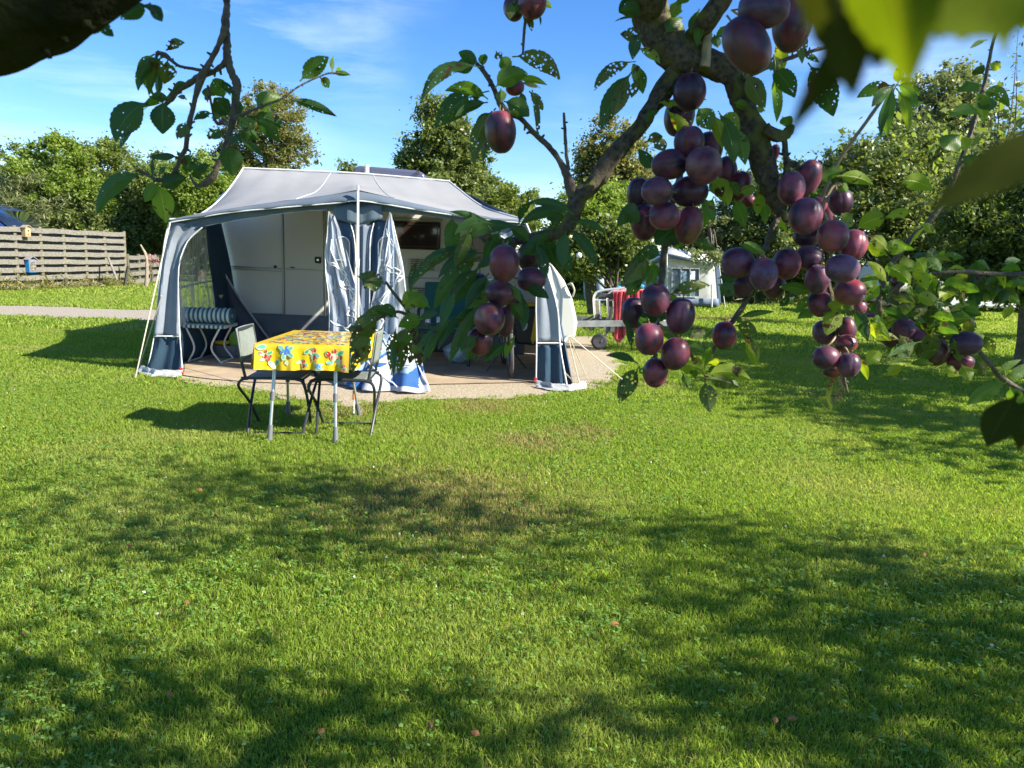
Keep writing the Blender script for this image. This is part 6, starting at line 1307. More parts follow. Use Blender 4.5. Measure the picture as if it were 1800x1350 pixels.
# around cluster in the middle
leaves([(1150, 300, 1122, 262, 24, 0, .1), (1090, 365, 1125, 390, 30, 0, .1), (1120, 360, 1086, 398, 26, 0, .1, .2), (1205, 390, 1152, 430, 50, 0, .1, .1), (1200, 385, 1165, 395, 30, 1), (1245, 315, 1280, 362, 30, 2, .3, .1), (1250, 310, 1262, 345, 26, 1), (1280, 318, 1298, 345, 16, 1), (1232, 345, 1255, 392, 20, 1), (1255, 345, 1238, 400, 18, 1), (1290, 350, 1310, 400, 24, 1), (1300, 340, 1330, 330, 20, 2), (1330, 320, 1345, 395, 22, 1), (1340, 330, 1332, 380, 18, 2), (1180, 340, 1200, 355, 12, 1), (1210, 420, 1185, 435, 22, 1), (1215, 425, 1260, 440, 22, 3), (1365, 385, 1380, 405, 12, 2)], 1.02)
leaves([(1162, 450, 1125, 440, 26, 0), (1140, 450, 1100, 500, 34, 3, .1, .1), (1128, 440, 1118, 510, 38, 0, .1, .1), (1150, 460, 1145, 500, 22, 1), (1155, 470, 1140, 515, 18, 1, .1), (1175, 520, 1248, 502, 22, 3, .18, .1), (1175, 530, 1190, 520, 14, 2), (1130, 490, 1102, 520, 24, 1), (1152, 545, 1125, 585, 28, 0, .1, .1), (1150, 552, 1172, 560, 22, 0), (1130, 575, 1135, 560, 24, 0), (1110, 615, 1100, 560, 14, 0, .1), (1122, 640, 1065, 625, 14, 0, .2), (1125, 643, 1088, 710, 34, 3, .12, .15), (1122, 645, 1132, 660, 10, 1), (1175, 612, 1240, 620, 22, 1, .25), (1200, 600, 1165, 590, 16, 1), (1195, 640, 1225, 655, 24, 2), (1212, 625, 1240, 660, 18, 2), (1245, 580, 1215, 595, 22, 3), (1258, 600, 1285, 612, 20, 1),
        (1238, 655, 1295, 655, 28, 1, .2), (1240, 660, 1320, 668, 30, 2, .25, .1), (1240, 665, 1300, 680, 30, 3, .1, .1), (1238, 668, 1248, 725, 30, 3, .05, .1), (1240, 640, 1265, 635, 18, 2), (1235, 650, 1205, 640, 16, 2), (1238, 648, 1250, 610, 16, 1), (1292, 572, 1330, 585, 24, 3, .1), (1312, 590, 1328, 645, 24, 2, .1, .1), (1305, 585, 1330, 630, 14, 3), (1295, 560, 1362, 548, 12, 1, .1), (1296, 568, 1303, 558, 12, 1), (1215, 650, 1222, 665, 14, 1), (1200, 655, 1210, 682, 14, 1)], 1.0)
# right group
leaves([(1262, 490, 1302, 478, 30, 0), (1262, 500, 1290, 520, 26, 0), (1300, 430, 1345, 445, 20, 1), (1405, 520, 1370, 538, 18, 0, .1), (1435, 518, 1370, 505, 20, 1), (1430, 520, 1400, 550, 18, 1), (1470, 310, 1535, 325, 22, 2, .15, .1), (1440, 320, 1480, 300, 22, 1), (1470, 305, 1480, 292, 10, 2), (1475, 322, 1490, 345, 18, 1), (1500, 375, 1485, 398, 26, 2), (1445, 345, 1425, 340, 14, 1), (1580, 320, 1640, 335, 28, 2, .2, .1), (1640, 330, 1590, 325, 12, 2), (1600, 430, 1625, 400, 6, 2), (1618, 395, 1645, 410, 14, 2), (1562, 380, 1508, 400, 34, 2, .15, .1), (1605, 372, 1558, 382, 18, 2), (1560, 440, 1530, 415, 20, 2), (1595, 440, 1555, 435, 26, 2, .1, .1), (1560, 450, 1520, 430, 26, 2), (1590, 440, 1595, 430, 30, 1),
        (1600, 470, 1630, 510, 22, 2, .2), (1560, 470, 1600, 500, 30, 2, .2, .1), (1610, 455, 1625, 480, 24, 2), (1550, 490, 1510, 500, 24, 1, .15), (1548, 500, 1520, 530, 26, 1), (1540, 495, 1505, 520, 20, 2), (1560, 500, 1525, 460, 16, 2), (1478, 540, 1452, 590, 30, 2, .1, .1), (1476, 535, 1450, 560, 24, 1), (1480, 530, 1500, 545, 20, 1), (1512, 560, 1565, 600, 20, 2, .15), (1520, 555, 1540, 595, 24, 2), (1500, 540, 1525, 600, 22, 0, .1), (1530, 560, 1545, 570, 20, 1), (1475, 650, 1462, 722, 28, 3, .05, .15), (1500, 625, 1525, 668, 14, 2, .2, .4), (1445, 540, 1402, 560, 22, 1), (1480, 545, 1455, 535, 22, 2)], 1.0)
rows = []
lrnd = random.Random(9)
for k in range(120):
    px = lrnd.triangular(1520, 1720, 1610); py = lrnd.gauss(545, 38); a = lrnd.uniform(-3.0, .2); 
    if lrnd.random() < .3: a += 2.2
    l = lrnd.uniform(26, 52); rows.append((px, py, px+l*math.cos(a), py-l*math.sin(a)*.8+8, l*lrnd.uniform(.38, .6), lrnd.choice((1, 1, 2, 2, 3, 3, 0)), lrnd.uniform(.0, .3), lrnd.uniform(-.9, .9), 1.12+lrnd.uniform(-.08, .12)))
for k in range(70):
    px = lrnd.uniform(1560, 1800); py = 482+lrnd.gauss(0, 16)+(px-1560)*.05; a = lrnd.uniform(-2.6, .3); l = lrnd.uniform(24, 46)
    rows.append((px, py, px+l*math.cos(a), py-l*math.sin(a)*.8, l*.42, lrnd.choice((1, 2, 3, 0)), .1, lrnd.uniform(-.9, .9), 1.2))
leaves(rows, 1.12)
leaves([(1640, 580, 1632, 632, 30, 3, .05, .1), (1620, 600, 1560, 628, 12, 0, .1), (1600, 610, 1565, 640, 24, 1), (1690, 640, 1705, 670, 22, 2), (1715, 630, 1730, 665, 20, 3), (1660, 650, 1690, 660, 20, 2), (1640, 640, 1600, 640, 14, 1), (1728, 588, 1745, 625, 18, 3), (1770, 672, 1700, 712, 28, 1, .12, .1, .95), (1775, 680, 1790, 720, 26, 1, .1, .2, .95), (1768, 665, 1762, 640, 10, 2), (1780, 670, 1810, 640, 20, 1), (1790, 690, 1735, 785, 60, 5, .08, .2, .30), (1815, 690, 1790, 790, 50, 5, .05, .3, .30), (1755, 655, 1795, 632, 12, 1)], 1.05)
# long shoots upper right
leaves([(1570, 150, 1506, 172, 22, 1, .2, .2), (1572, 150, 1532, 188, 20, 0, .1), (1575, 150, 1560, 240, 20, 1, .15, .2), (1575, 155, 1596, 232, 18, 2, .2, .2), (1575, 150, 1618, 168, 16, 1, .2, .1), (1575, 148, 1612, 190, 18, 1, .2), (1578, 148, 1578, 118, 16, 2), (1570, 155, 1548, 242, 14, 0, .15, .6), (1580, 145, 1600, 150, 18, 2), (1738, 112, 1758, 122, 16, 2), (1730, 132, 1712, 122, 18, 0), (1728, 150, 1685, 162, 18, 1, .25), (1725, 165, 1775, 190, 22, 1, .35, .1), (1728, 168, 1742, 195, 26, 1), (1725, 205, 1665, 208, 18, 1, .35, .1), (1715, 160, 1728, 215, 24, 2), (1690, 235, 1660, 262, 38, 1, .1, .1), (1690, 240, 1695, 265, 22, 2), (1688, 275, 1720, 300, 22, 0, .2), (1735, 70, 1705, 85, 8, 1), (1748, 60, 1770, 30, 8, 1)], 1.05)
# centre-left cluster leaves (close; dark leaf material puts their shade into the colour)
leaves([(865, 405, 790, 372, 14.1, 0, .2, .2), (795, 378, 792, 455, 29.9, 0, .06, .2), (870, 395, 800, 410, 24.6, 0, .25, .1), (915, 400, 810, 430, 21.1, 0, .3, .1), (912, 395, 935, 355, 14.1, 0, .3), (1010, 378, 925, 358, 15.8, 0, .25, .2), (1000, 375, 915, 395, 22.9, 0, .3, .1), (990, 378, 960, 385, 19.4, 0, .1), (895, 400, 930, 425, 22.9, 0), (880, 405, 850, 460, 21.1, 0, .1), (905, 410, 865, 470, 17.6, 0), (840, 440, 720, 510, 22.9, 0, .38, .2), (735, 455, 722, 515, 12.3, 0), (850, 445, 770, 490, 21.1, 0, .3), (845, 450, 762, 545, 33.4, 0, .15, .2), (845, 470, 790, 540, 33.4, 0, .12, .1), (870, 490, 820, 560, 29.9, 1, .15, .1), (860, 480, 818, 545, 24.6, 0, .1), (800, 500, 775, 575, 22.9, 0, .1, .2), (835, 475, 880, 455, 15.8, 0, .3), (840, 440, 800, 465, 35.2, 3, .1), (830, 400, 800, 470, 24.6, 3, .05),
        (905, 440, 965, 445, 21.1, 0, .15), (940, 465, 965, 430, 22.9, 0), (915, 455, 968, 408, 21.1, 0, .1), (1005, 390, 1065, 410, 14.1, 0, .2), (1000, 400, 1050, 470, 21.1, 0, .15), (995, 405, 990, 470, 22.9, 0), (965, 425, 1005, 480, 26.4, 0, .1, .2), (960, 420, 975, 470, 26.4, 0), (940, 425, 960, 490, 21.1, 0), (895, 500, 915, 532, 14.1, 1, .1, .2), (920, 505, 965, 525, 21.1, 0, .15), (915, 515, 920, 580, 21.1, 0, .1), (895, 530, 920, 565, 21.1, 0, .1), (860, 575, 835, 640, 15.8, 0, .1, .2), (850, 530, 790, 640, 21.1, 0, .12, .3), (820, 550, 770, 615, 14.1, 0, .2, .3), (800, 555, 745, 640, 17.6, 0, .25, .3), (790, 570, 730, 620, 15.8, 0, .2, .4), (845, 580, 820, 635, 26.4, 0, .1), (895, 600, 850, 638, 19.4, 0, .1), (865, 540, 800, 600, 22.9, 0, .1), (850, 560, 800, 560, 26.4, 0), (905, 590, 888, 630, 14.1, 1), (770, 575, 755, 630, 15.8, 0), (840, 590, 810, 620, 22.9, 0)], .97)
leaves([(757, 542, 715, 515, 26, 1, .1, .2), (740, 520, 712, 545, 22, 2), (735, 508, 708, 535, 22, 2, .1), (678, 500, 628, 485, 26, 3, .1, .1), (676, 495, 640, 502, 26, 3), (660, 472, 640, 508, 22, 3), (690, 548, 640, 555, 24, 3, .1), (665, 560, 620, 590, 42, 3, .1, .1), (660, 565, 616, 620, 36, 3, .1, .1), (650, 590, 628, 640, 30, 3, .1, .1), (640, 585, 612, 578, 24, 3), (632, 610, 620, 655, 16, 3), (696, 575, 686, 650, 24, 3, .06, .1), (712, 590, 700, 660, 22, 3, .06, .2), (720, 580, 700, 600, 20, 3), (700, 560, 660, 545, 26, 0), (735, 575, 720, 640, 26, 3, .05, .1), (730, 570, 700, 625, 24, 1), (725, 600, 738, 645, 24, 3, .05, .2), (750, 590, 758, 620, 22, 1), (745, 560, 700, 575, 26, 1), (735, 560, 770, 550, 14, 0), (690, 600, 692, 662, 12, 0, .1, .5)], 1.02)
# out-of-focus leaves right in front of the lens
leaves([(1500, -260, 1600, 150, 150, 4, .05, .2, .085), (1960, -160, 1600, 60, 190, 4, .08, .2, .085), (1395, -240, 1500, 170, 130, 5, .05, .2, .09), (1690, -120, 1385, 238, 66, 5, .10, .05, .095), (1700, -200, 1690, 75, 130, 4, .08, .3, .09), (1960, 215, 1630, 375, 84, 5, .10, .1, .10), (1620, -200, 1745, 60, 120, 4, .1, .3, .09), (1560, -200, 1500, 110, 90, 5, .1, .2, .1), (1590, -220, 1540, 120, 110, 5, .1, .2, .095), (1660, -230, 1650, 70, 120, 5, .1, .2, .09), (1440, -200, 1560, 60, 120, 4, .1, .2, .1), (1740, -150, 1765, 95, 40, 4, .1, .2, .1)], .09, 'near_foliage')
b = MB(); b.tube([at(1400, -330, .10), at(1640, -190, .09), at(1950, -170, .09), (.55, .2, 1.75), (.9, .3, 2.3)], [.0006, .0008, .001, .004, .012], 8, 1); part(b, 'near_twig', twigm, pt)
# crown out of the picture, overhead and to the right: it throws the dappled shade
def shade_blob(px, py, rx, ry, h, dz=.35, n=None):
    q = gr(px, py); c = q+SUNDIR*(h/SUNDIR.z); return (tuple(c), rx, ry, dz)
# ---- plums
def plummat():
    m, t, b, o = nodes('plum_skin'); L = t.links.new; N = t.nodes.new
    oi = N('ShaderNodeObjectInfo'); sp = N('ShaderNodeSeparateColor'); L(oi.outputs['Color'], sp.inputs[0])
    tcn = N('ShaderNodeTexCoord'); n = N('ShaderNodeTexNoise'); n.inputs['Scale'].default_value = 2.0; n.inputs['Detail'].default_value = 3
    ad = N('ShaderNodeVectorMath'); L(tcn.outputs['Object'], ad.inputs[0]); L(oi.outputs['Random'], ad.inputs[1]); L(ad.outputs[0], n.inputs['Vector'])
    rr = N('ShaderNodeMapRange'); rr.inputs[1].default_value = .36; rr.inputs[2].default_value = .60; L(n.outputs[0], rr.inputs[0])
    mu_ = N('ShaderNodeMath'); mu_.operation = 'MULTIPLY'; L(rr.outputs[0], mu_.inputs[0]); L(sp.outputs[0], mu_.inputs[1])
    x = N('ShaderNodeMixRGB'); x.inputs[1].default_value = (.022, .006, .017, 1); x.inputs[2].default_value = (.32, .030, .030, 1); L(mu_.outputs[0], x.inputs[0])
    g = N('ShaderNodeMixRGB'); g.inputs[2].default_value = (.20, .17, .03, 1); n3 = N('ShaderNodeTexNoise'); n3.inputs['Scale'].default_value = 1.6; L(ad.outputs[0], n3.inputs['Vector']); r3 = N('ShaderNodeMapRange'); r3.inputs[1].default_value = .5; r3.inputs[2].default_value = .62; L(n3.outputs[0], r3.inputs[0])
    m3 = N('ShaderNodeMath'); m3.operation = 'MULTIPLY'; L(r3.outputs[0], m3.inputs[0]); L(sp.outputs[1], m3.inputs[1]); L(m3.outputs[0], g.inputs[0]); L(x.outputs[0], g.inputs[1])
    # bloom: dusty pale wax, rubbed off in places
    n2 = N('ShaderNodeTexNoise'); n2.inputs['Scale'].default_value = 2.4; n2.inputs['Detail'].default_value = 6; n2.inputs['Roughness'].default_value = .65; L(ad.outputs[0], n2.inputs['Vector'])
    r2 = N('ShaderNodeMapRange'); r2.inputs[1].default_value = .34; r2.inputs[2].default_value = .68; r2.inputs[3].default_value = .02; r2.inputs[4].default_value = .44; L(n2.outputs[0], r2.inputs[0])
    mb_ = N('ShaderNodeMath'); mb_.operation = 'MULTIPLY'; L(r2.outputs[0], mb_.inputs[0]); L(sp.outputs[2], mb_.inputs[1])
    bl = N('ShaderNodeMixRGB'); bl.inputs[2].default_value = (.165, .13, .25, 1); L(mb_.outputs[0], bl.inputs[0]); L(g.outputs[0], bl.inputs[1])
    vo = N('ShaderNodeTexVoronoi'); vo.inputs['Scale'].default_value = 26; L(tcn.outputs['Object'], vo.inputs['Vector']); vr = N('ShaderNodeMapRange'); vr.inputs[1].default_value = .10; vr.inputs[2].default_value = .20; vr.inputs[3].default_value = .10; vr.inputs[4].default_value = 0; L(vo.outputs['Distance'], vr.inputs[0])
    sx = N('ShaderNodeMixRGB'); sx.inputs[2].default_value = (.22, .12, .10, 1); L(vr.outputs[0], sx.inputs[0]); L(bl.outputs[0], sx.inputs[1])
    L(sx.outputs[0], b.inputs['Base Color'])
    rg = N('ShaderNodeMapRange'); rg.inputs[3].default_value = .34; rg.inputs[4].default_value = .62; L(mb_.outputs[0], rg.inputs[0]); L(rg.outputs[0], b.inputs['Roughness']); b.inputs['Specular IOR Level'].default_value = .4
    b.inputs['Sheen Weight'].default_value = .10; b.inputs['Sheen Roughness'].default_value = .35; b.inputs['Sheen Tint'].default_value = (.75, .7, 1, 1)
    b.inputs['Subsurface Weight'].default_value = .08; b.inputs['Subsurface Radius'].default_value = (.01, .003, .002); b.inputs['Subsurface Scale'].default_value = .3
    return m
plum_m = plummat(); stalk_m = mat('plum_stalk', (.14, .15, .04), .7)
def plum_mesh():
    b = MB(); nu, nv = 40, 28
    def fn(u, v):
        a = u*2*math.pi; t = v*math.pi; r = math.sin(t); z = math.cos(t)
        g = 1-.055*math.exp(-((math.atan2(math.sin(a), math.cos(a)))/.17)**2)*(r**.5)
        z2 = z*(1-.16*math.exp(-(r/.20)**2)*(1 if z > 0 else .25))
        r2 = r*(1+.03*z)
        return Vector((r2*math.cos(a)*g*.5, r2*math.sin(a)*g*.5, z2*.5))
    b.grid(fn, nu, nv); return b
pm = plum_mesh().build('plum_proto', plum_m, ang=80); pmesh = pm.data; pmesh.name = 'plum'; bpy.data.objects.remove(pm)
sm_b = MB(); sm_b.tube([(0, 0, .38), (.02, .01, .50), (.05, .03, .60)], [.026, .022, .028], 7, 4); so_ = sm_b.build('stalk_proto', stalk_m); smesh = so_.data; smesh.name = 'stalk'; bpy.data.objects.remove(so_)
prn = random.Random(3); first = [True]
def plum(px, py, w_, h_, tilt, D, red, green, bloom, label):
    d = D; c = at(px, py, d); k = d/FPX*1.04
    o = bpy.data.objects.new('plum', pmesh); COL.objects.link(o); o.location = c
    long_, short_ = max(w_, h_)*k, min(w_, h_)*k; dep = (short_+long_)/2*.96
    # long axis upright in the picture unless the plum is wider than tall
    t_ = R(tilt)
    if w_ > h_: t_ += R(90)*(1 if prn.random() < .5 else -1)
    view = (c-Vector((0, 0, CAMH))).normalized()
    rot = Matrix.Rotation(-t_, 4, view) @ Matrix.Rotation(prn.uniform(-.35, .35), 4, 'X') @ Matrix.Rotation(prn.uniform(0, 6.28), 4, 'Z')
    o.matrix_world = Matrix.Translation(c) @ rot @ Matrix.Diagonal((short_*.98, short_*.98, long_*1.05, 1))
    o.color = (red, green, bloom, 1); tag(o, label, 'plum', 'plums hanging on the tree')
    s_ = bpy.data.objects.new('stalk', smesh); COL.objects.link(s_); s_.parent = o
    return o
PL = [
 # top of the picture, on the hanging twig
 (903, 14, 34, 40, 10, 1.03, .2, 0, .6, 'dark half of the twin plums cut by the top edge, left of its redder neighbour'),
 (936, 6, 46, 46, 0, 1.0, .8, 0, 1.0, 'reddish bloomed plum at the top edge on the thin vertical twig'),
 (880, 232, 52, 66, 5, 1.0, .65, .25, .7, 'large lone red plum hanging below the spray left of the slanting branch'),
 (905, 153, 30, 28, 0, 1.05, 1.0, 0, 1.0, 'small pinkish-red plum tucked in the leaves above the lone red plum'),
 (1120, 12, 32, 40, 0, 1.06, .1, 0, .4, 'dark plum hidden behind leaves left of the thick upper bough'),
 # big group at the top right
 (1342, 16, 78, 62, 0, .74, .25, 0, .9, 'big dusky plum cut by the top edge above the largest plum'),
 (1313, 80, 70, 92, 38, .74, .25, .1, .45, 'largest plum of all, dark and oval, resting beside the thick upper bough'),
 (1392, 42, 62, 84, 0, .80, .6, 1.0, .6, 'yellow-green and pink plum behind leaves right of the largest plum'),
 (1212, 162, 54, 58, 0, 1.0, .05, 0, .35, 'very dark plum directly below the bough junction behind a narrow yellow leaf'),
 (1194, 205, 50, 62, -8, 1.04, .1, 0, .5, 'dark plum half hidden under the one below the bough junction'),
 # upper middle bunch
 (1211, 250, 50, 52, 0, .98, .3, .1, 1.0, 'plum with a yellow leaf across its face topping the upper middle bunch'),
 (1246, 262, 46, 54, 0, 1.02, .8, .3, .8, 'reddish plum with bright scars behind the top of the upper middle bunch'),
 (1177, 289, 58, 50, 10, .98, .4, 0, .7, 'plum on the upper left of the upper middle bunch, wider than tall'),
 (1237, 291, 60, 60, 10, .95, .5, .3, .9, 'large pale-bloomed plum at the upper right of the upper middle bunch'),
 (1124, 346, 42, 62, 10, 1.03, .05, 0, .5, 'dark blue-purple plum at the far left of the upper middle bunch'),
 (1155, 336, 50, 48, 0, .95, .4, .2, 1.0, 'round greyish plum in the centre left of the upper middle bunch'),
 (1212, 337, 60, 52, 0, 1.0, .15, 0, .4, 'almost black plum in the centre of the upper middle bunch'),
 (1132, 391, 46, 60, 5, 1.01, .4, 0, .5, 'dark red plum at the lower left of the upper middle bunch'),
 (1168, 379, 50, 48, 0, .96, .6, 0, .9, 'dusty reddish plum low in the upper middle bunch above a broad green leaf'),
 (1211, 396, 46, 62, -10, .99, .8, .4, .5, 'brown-red split plum at the lower right of the upper middle bunch'),
 (1278, 300, 34, 46, 5, 1.05, .7, 0, .7, 'small reddish plum just right of the upper middle bunch'),
 (1300, 328, 36, 50, -20, 1.05, .8, 0, .7, 'narrow red plum leaning against the thick right branch'),
 (1314, 353, 26, 22, 0, 1.08, 1.0, 0, .8, 'small pink plum tip under the narrow plum beside the thick right branch'),
 (1362, 268, 16, 26, 0, 1.06, 1.0, 0, .8, 'sliver of pink plum showing behind the right side of the thick branch'),
 # right bunch
 (1391, 331, 45, 54, -5, .97, .8, 0, 1.1, 'left one of the two pink bloomed plums at the top of the right bunch'),
 (1420, 314, 42, 60, -8, 1.0, 1.0, 0, 1.1, 'taller pink plum behind the left one at the top of the right bunch'),
 (1478, 355, 40, 44, 10, 1.0, .4, .3, .7, 'single dark round plum with brown speckles to the right of the right bunch'),
 (1416, 380, 55, 58, -5, .94, .85, 0, 1.1, 'large pink and violet plum below the two pink ones in the right bunch'),
 (1440, 360, 26, 26, 0, 1.04, .9, 0, .9, 'small red plum peeping out above the pale stalk in the right bunch'),
 (1453, 374, 28, 40, 0, 1.05, .4, 0, .5, 'shaded plum behind the pale stalk in the right bunch'),
 (1418, 416, 42, 36, 0, 1.02, .1, 0, .5, 'dark plum directly under the large pink and violet plum'),
 (1464, 415, 52, 52, 0, .94, .95, .2, .9, 'sunlit salmon-red plum with a deep groove in the middle of the right bunch'),
 (1500, 431, 46, 50, -10, .99, 1.0, 0, 1.0, 'bright red-pink plum at the right edge of the right bunch'),
 (1422, 453, 46, 42, -20, 1.0, .4, 0, 1.2, 'greyish plum with a sunlit rim left of centre in the right bunch'),
 (1481, 472, 54, 48, 0, .94, .5, 0, 1.9, 'pale lavender-bloomed plum low in the right bunch'),
 (1437, 491, 42, 48, 0, .98, .5, 0, 1.3, 'dusky plum left of the lavender one in the right bunch'),
 (1494, 513, 50, 46, 0, .97, .9, .3, .8, 'orange-red plum directly under the lavender one'),
 (1441, 533, 40, 46, 10, 1.0, .6, .2, .6, 'dull red plum at the lower end of the right bunch'),
 (1509, 540, 28, 28, 0, 1.02, .8, 0, 1.1, 'small violet plum low at the right end of the right bunch'),
 # four-and-one bunch left of it
 (1297, 462, 54, 52, 0, .98, .35, 0, 1.0, 'large mottled plum at the left of the five-plum bunch above the lawn'),
 (1342, 482, 48, 54, 0, .95, .45, 0, 1.4, 'pale-bloomed plum in front of the five-plum bunch'),
 (1383, 464, 48, 50, 0, .98, .5, 0, .6, 'dark red plum at the right of the five-plum bunch'),
 (1306, 502, 40, 42, 0, 1.02, .2, 0, .6, 'dark plum at the lower left of the five-plum bunch'),
 (1360, 503, 40, 40, 0, 1.03, .3, 0, .8, 'plum at the lower right behind the five-plum bunch'),
 (1273, 590, 42, 48, 5, 1.0, .9, 0, .6, 'lone red plum half in sunshine hanging above curled leaves'),
 # lower middle bunch
 (1113, 550, 42, 52, 0, 1.03, .1, 0, .7, 'dark plum at the left of the lower middle bunch beside the red towel'),
 (1152, 527, 51, 54, 0, .98, .45, 0, .8, 'topmost plum of the lower middle bunch, hanging from its stem'),
 (1196, 555, 50, 60, -5, .98, .35, 0, .8, 'large round plum at the right of the lower middle bunch'),
 (1141, 596, 50, 54, 0, .96, .8, 0, .8, 'wine-red plum in the middle left of the lower middle bunch'),
 (1187, 622, 50, 56, -5, .96, .5, 0, .7, 'dark plum at the lower right of the lower middle bunch'),
 (1152, 655, 44, 50, 0, .98, .8, 0, .7, 'lowest plum of the lower middle bunch'),
 # small hanging bunch on the right
 (1489, 578, 30, 42, 10, 1.01, .6, 0, .7, 'upper plum of the small bunch under the right bunch'),
 (1448, 584, 38, 40, 0, 1.03, .4, .1, .9, 'plum wrapped by a spotted yellow-green leaf in the small bunch'),
 (1487, 604, 36, 32, 0, 1.0, .9, .4, .3, 'orange-flecked plum in the middle of the small bunch'),
 (1452, 629, 44, 42, 0, .97, .3, 0, .7, 'dark glossy plum at the lower left of the small bunch'),
 (1492, 642, 40, 42, 0, .96, .4, 0, .9, 'dark plum at the lower right of the small bunch'),
 (1465, 652, 34, 24, 0, 1.0, .8, .5, .3, 'brownish plum squeezed under the two lowest of the small bunch'),
 # far right tangle
 (1588, 580, 38, 40, 0, 1.10, .4, 0, 1.1, 'greyish plum at the left of the row among the tangled right leaves'),
 (1572, 600, 34, 26, 0, 1.12, .2, 0, .5, 'dark plum in the shadow low at the left of the tangled right leaves'),
 (1612, 594, 32, 32, 0, 1.10, .6, .1, .6, 'small plum in the middle of the row among the tangled right leaves'),
 (1645, 619, 44, 46, 0, 1.09, .3, .3, .4, 'dark brownish plum behind a ragged pale leaf on the far right'),
 (1698, 604, 50, 42, 0, 1.06, .2, 0, .9, 'big blue-black plum at the right end of the row of plums'),
 (1688, 635, 42, 34, 0, 1.08, .7, 0, .7, 'plum with a sunlit patch directly under the big blue-black plum'),
 (1530, 568, 26, 34, 0, 1.08, .6, 0, .6, 'small plum behind a long yellow leaf right of the small bunch'),
 (1560, 590, 30, 28, 0, 1.12, .2, 0, .5, 'shaded plum showing between the long yellow leaf and the greyish plum'),
 (1578, 496, 22, 20, 0, 1.15, 1.0, .2, .6, 'pink plum peeking out between leaves above the tangle'),
 (1571, 555, 18, 22, 0, 1.13, 1.0, .1, .6, 'small orange-pink plum over the greyish plum in the tangle'),
 # left centre bunch
 (886, 463, 51, 62, 0, .93, .5, 0, .7, 'large mauve plum at the top front of the shaded bunch before the awning'),
 (931, 452, 44, 48, 0, 1.02, .1, 0, .4, 'nearly black plum behind leaves at the top right of the shaded bunch'),
 (934, 491, 48, 42, 0, .98, .5, 0, .8, 'plum at the right of the shaded bunch beside the awning corner'),
 (880, 515, 50, 44, 0, .96, .35, .1, .5, 'dark plum in the middle of the shaded bunch under the large mauve one'),
 (905, 528, 34, 40, 0, 1.0, .3, 0, .5, 'plum behind a star-shaped leaf in the middle of the shaded bunch'),
 (842, 505, 36, 48, 0, 1.02, .1, 0, .4, 'very dark plum behind leaves at the left of the shaded bunch'),
 (860, 561, 54, 54, 0, .95, .55, .5, .7, 'large greenish-brown plum low in the shaded bunch'),
 (888, 566, 30, 52, 0, 1.0, .5, 0, .7, 'plum partly hidden behind the large greenish-brown one'),
 (843, 600, 46, 48, 0, .98, .5, .1, .4, 'lowest plum of the shaded bunch'),
]
for a in PL: plum(*a)
# stems between the bunch stalks and the branches
for (x, y, x2, y2, D) in ((880, 200, 884, 190, 1.0), (886, 432, 893, 424, .97), (880, 490, 905, 440, .98), (1273, 566, 1285, 560, 1.0), (1342, 452, 1335, 440, 1.0), (1452, 610, 1470, 590, .99), (1492, 622, 1475, 600, .99), (1478, 335, 1470, 322, 1.0), (1391, 305, 1383, 300, 1.0), (1315, 40, 1290, 20, .85), (1145, 575, 1158, 560, .98), (1187, 595, 1160, 570, .98)):
    b = MB(); b.tube([at(x, y, D), at((x+x2)/2+2, (y+y2)/2, D), at(x2, y2, D+.01)], .0014, 6, 3); part(b, 'fruit_spur', palewood, pt)

# ---- crowns outside the picture that shade the lawn
SH = [(330, 880, .75, .28, 3.0, 500), (560, 850, .7, .30, 3.1, 520), (760, 880, .6, .30, 3.0, 300), (470, 950, .5, .18, 3.0, 200), (950, 930, .55, .22, 3.1, 260), (180, 930, .5, .2, 3.0, 170), (700, 960, .6, .12, 3.0, 150),
      (1200, 930, .6, .18, 3.2, 250), (1420, 960, .6, .22, 3.3, 280), (1640, 1010, .6, .28, 3.3, 420), (1560, 1130, .35, .22, 2.9, 420), (1740, 1150, .4, .35, 2.9, 800), (1600, 1290, .4, .2, 2.8, 520), (1750, 1050, .4, .3, 3.0, 420), (1450, 1180, .3, .1, 2.8, 200), (1360, 1080, .3, .12, 2.9, 90), (1130, 1010, .5, .10, 3.0, 120),
      (120, 1180, .35, .14, 2.7, 240), (400, 1230, .34, .12, 2.7, 230), (90, 1310, .3, .1, 2.6, 170), (600, 1310, .3, .10, 2.6, 120), (800, 1250, .25, .08, 2.7, 60), (330, 1330, .3, .1, 2.6, 150), (950, 1330, .3, .08, 2.7, 80), (1200, 1290, .28, .08, 2.7, 80), (1400, 1240, .3, .1, 2.8, 120), (30, 1040, .3, .10, 2.8, 50)]
P = []; P2 = []
rng = np.random.default_rng(21)
for (px, py, rx, ry, h, n) in SH:
    q = gr(px, py); c = q+SUNDIR*(h/SUNDIR.z); n = int(n*1.05)
    nc = 9; cc = rng.normal(size=(nc, 3))*.55; cc = cc*np.array([rx, ry*1.2, .25]); k = rng.integers(0, nc, n); z = rng.normal(size=(n, 3))*np.array([.26*rx/.6, .16*max(.6, ry/.25), .22])
    pts = np.array(tuple(c))+cc[k]+z
    (P if px < 1150 or py > 1100 else P2).append(pts)
bigmesh('crown', leaf_quads(np.concatenate(P), .078, .55, .4), 4, GREEN_MID, pt)
SP = []  # unseen leaf clumps added sunward to shade the near limb and fruit bunches
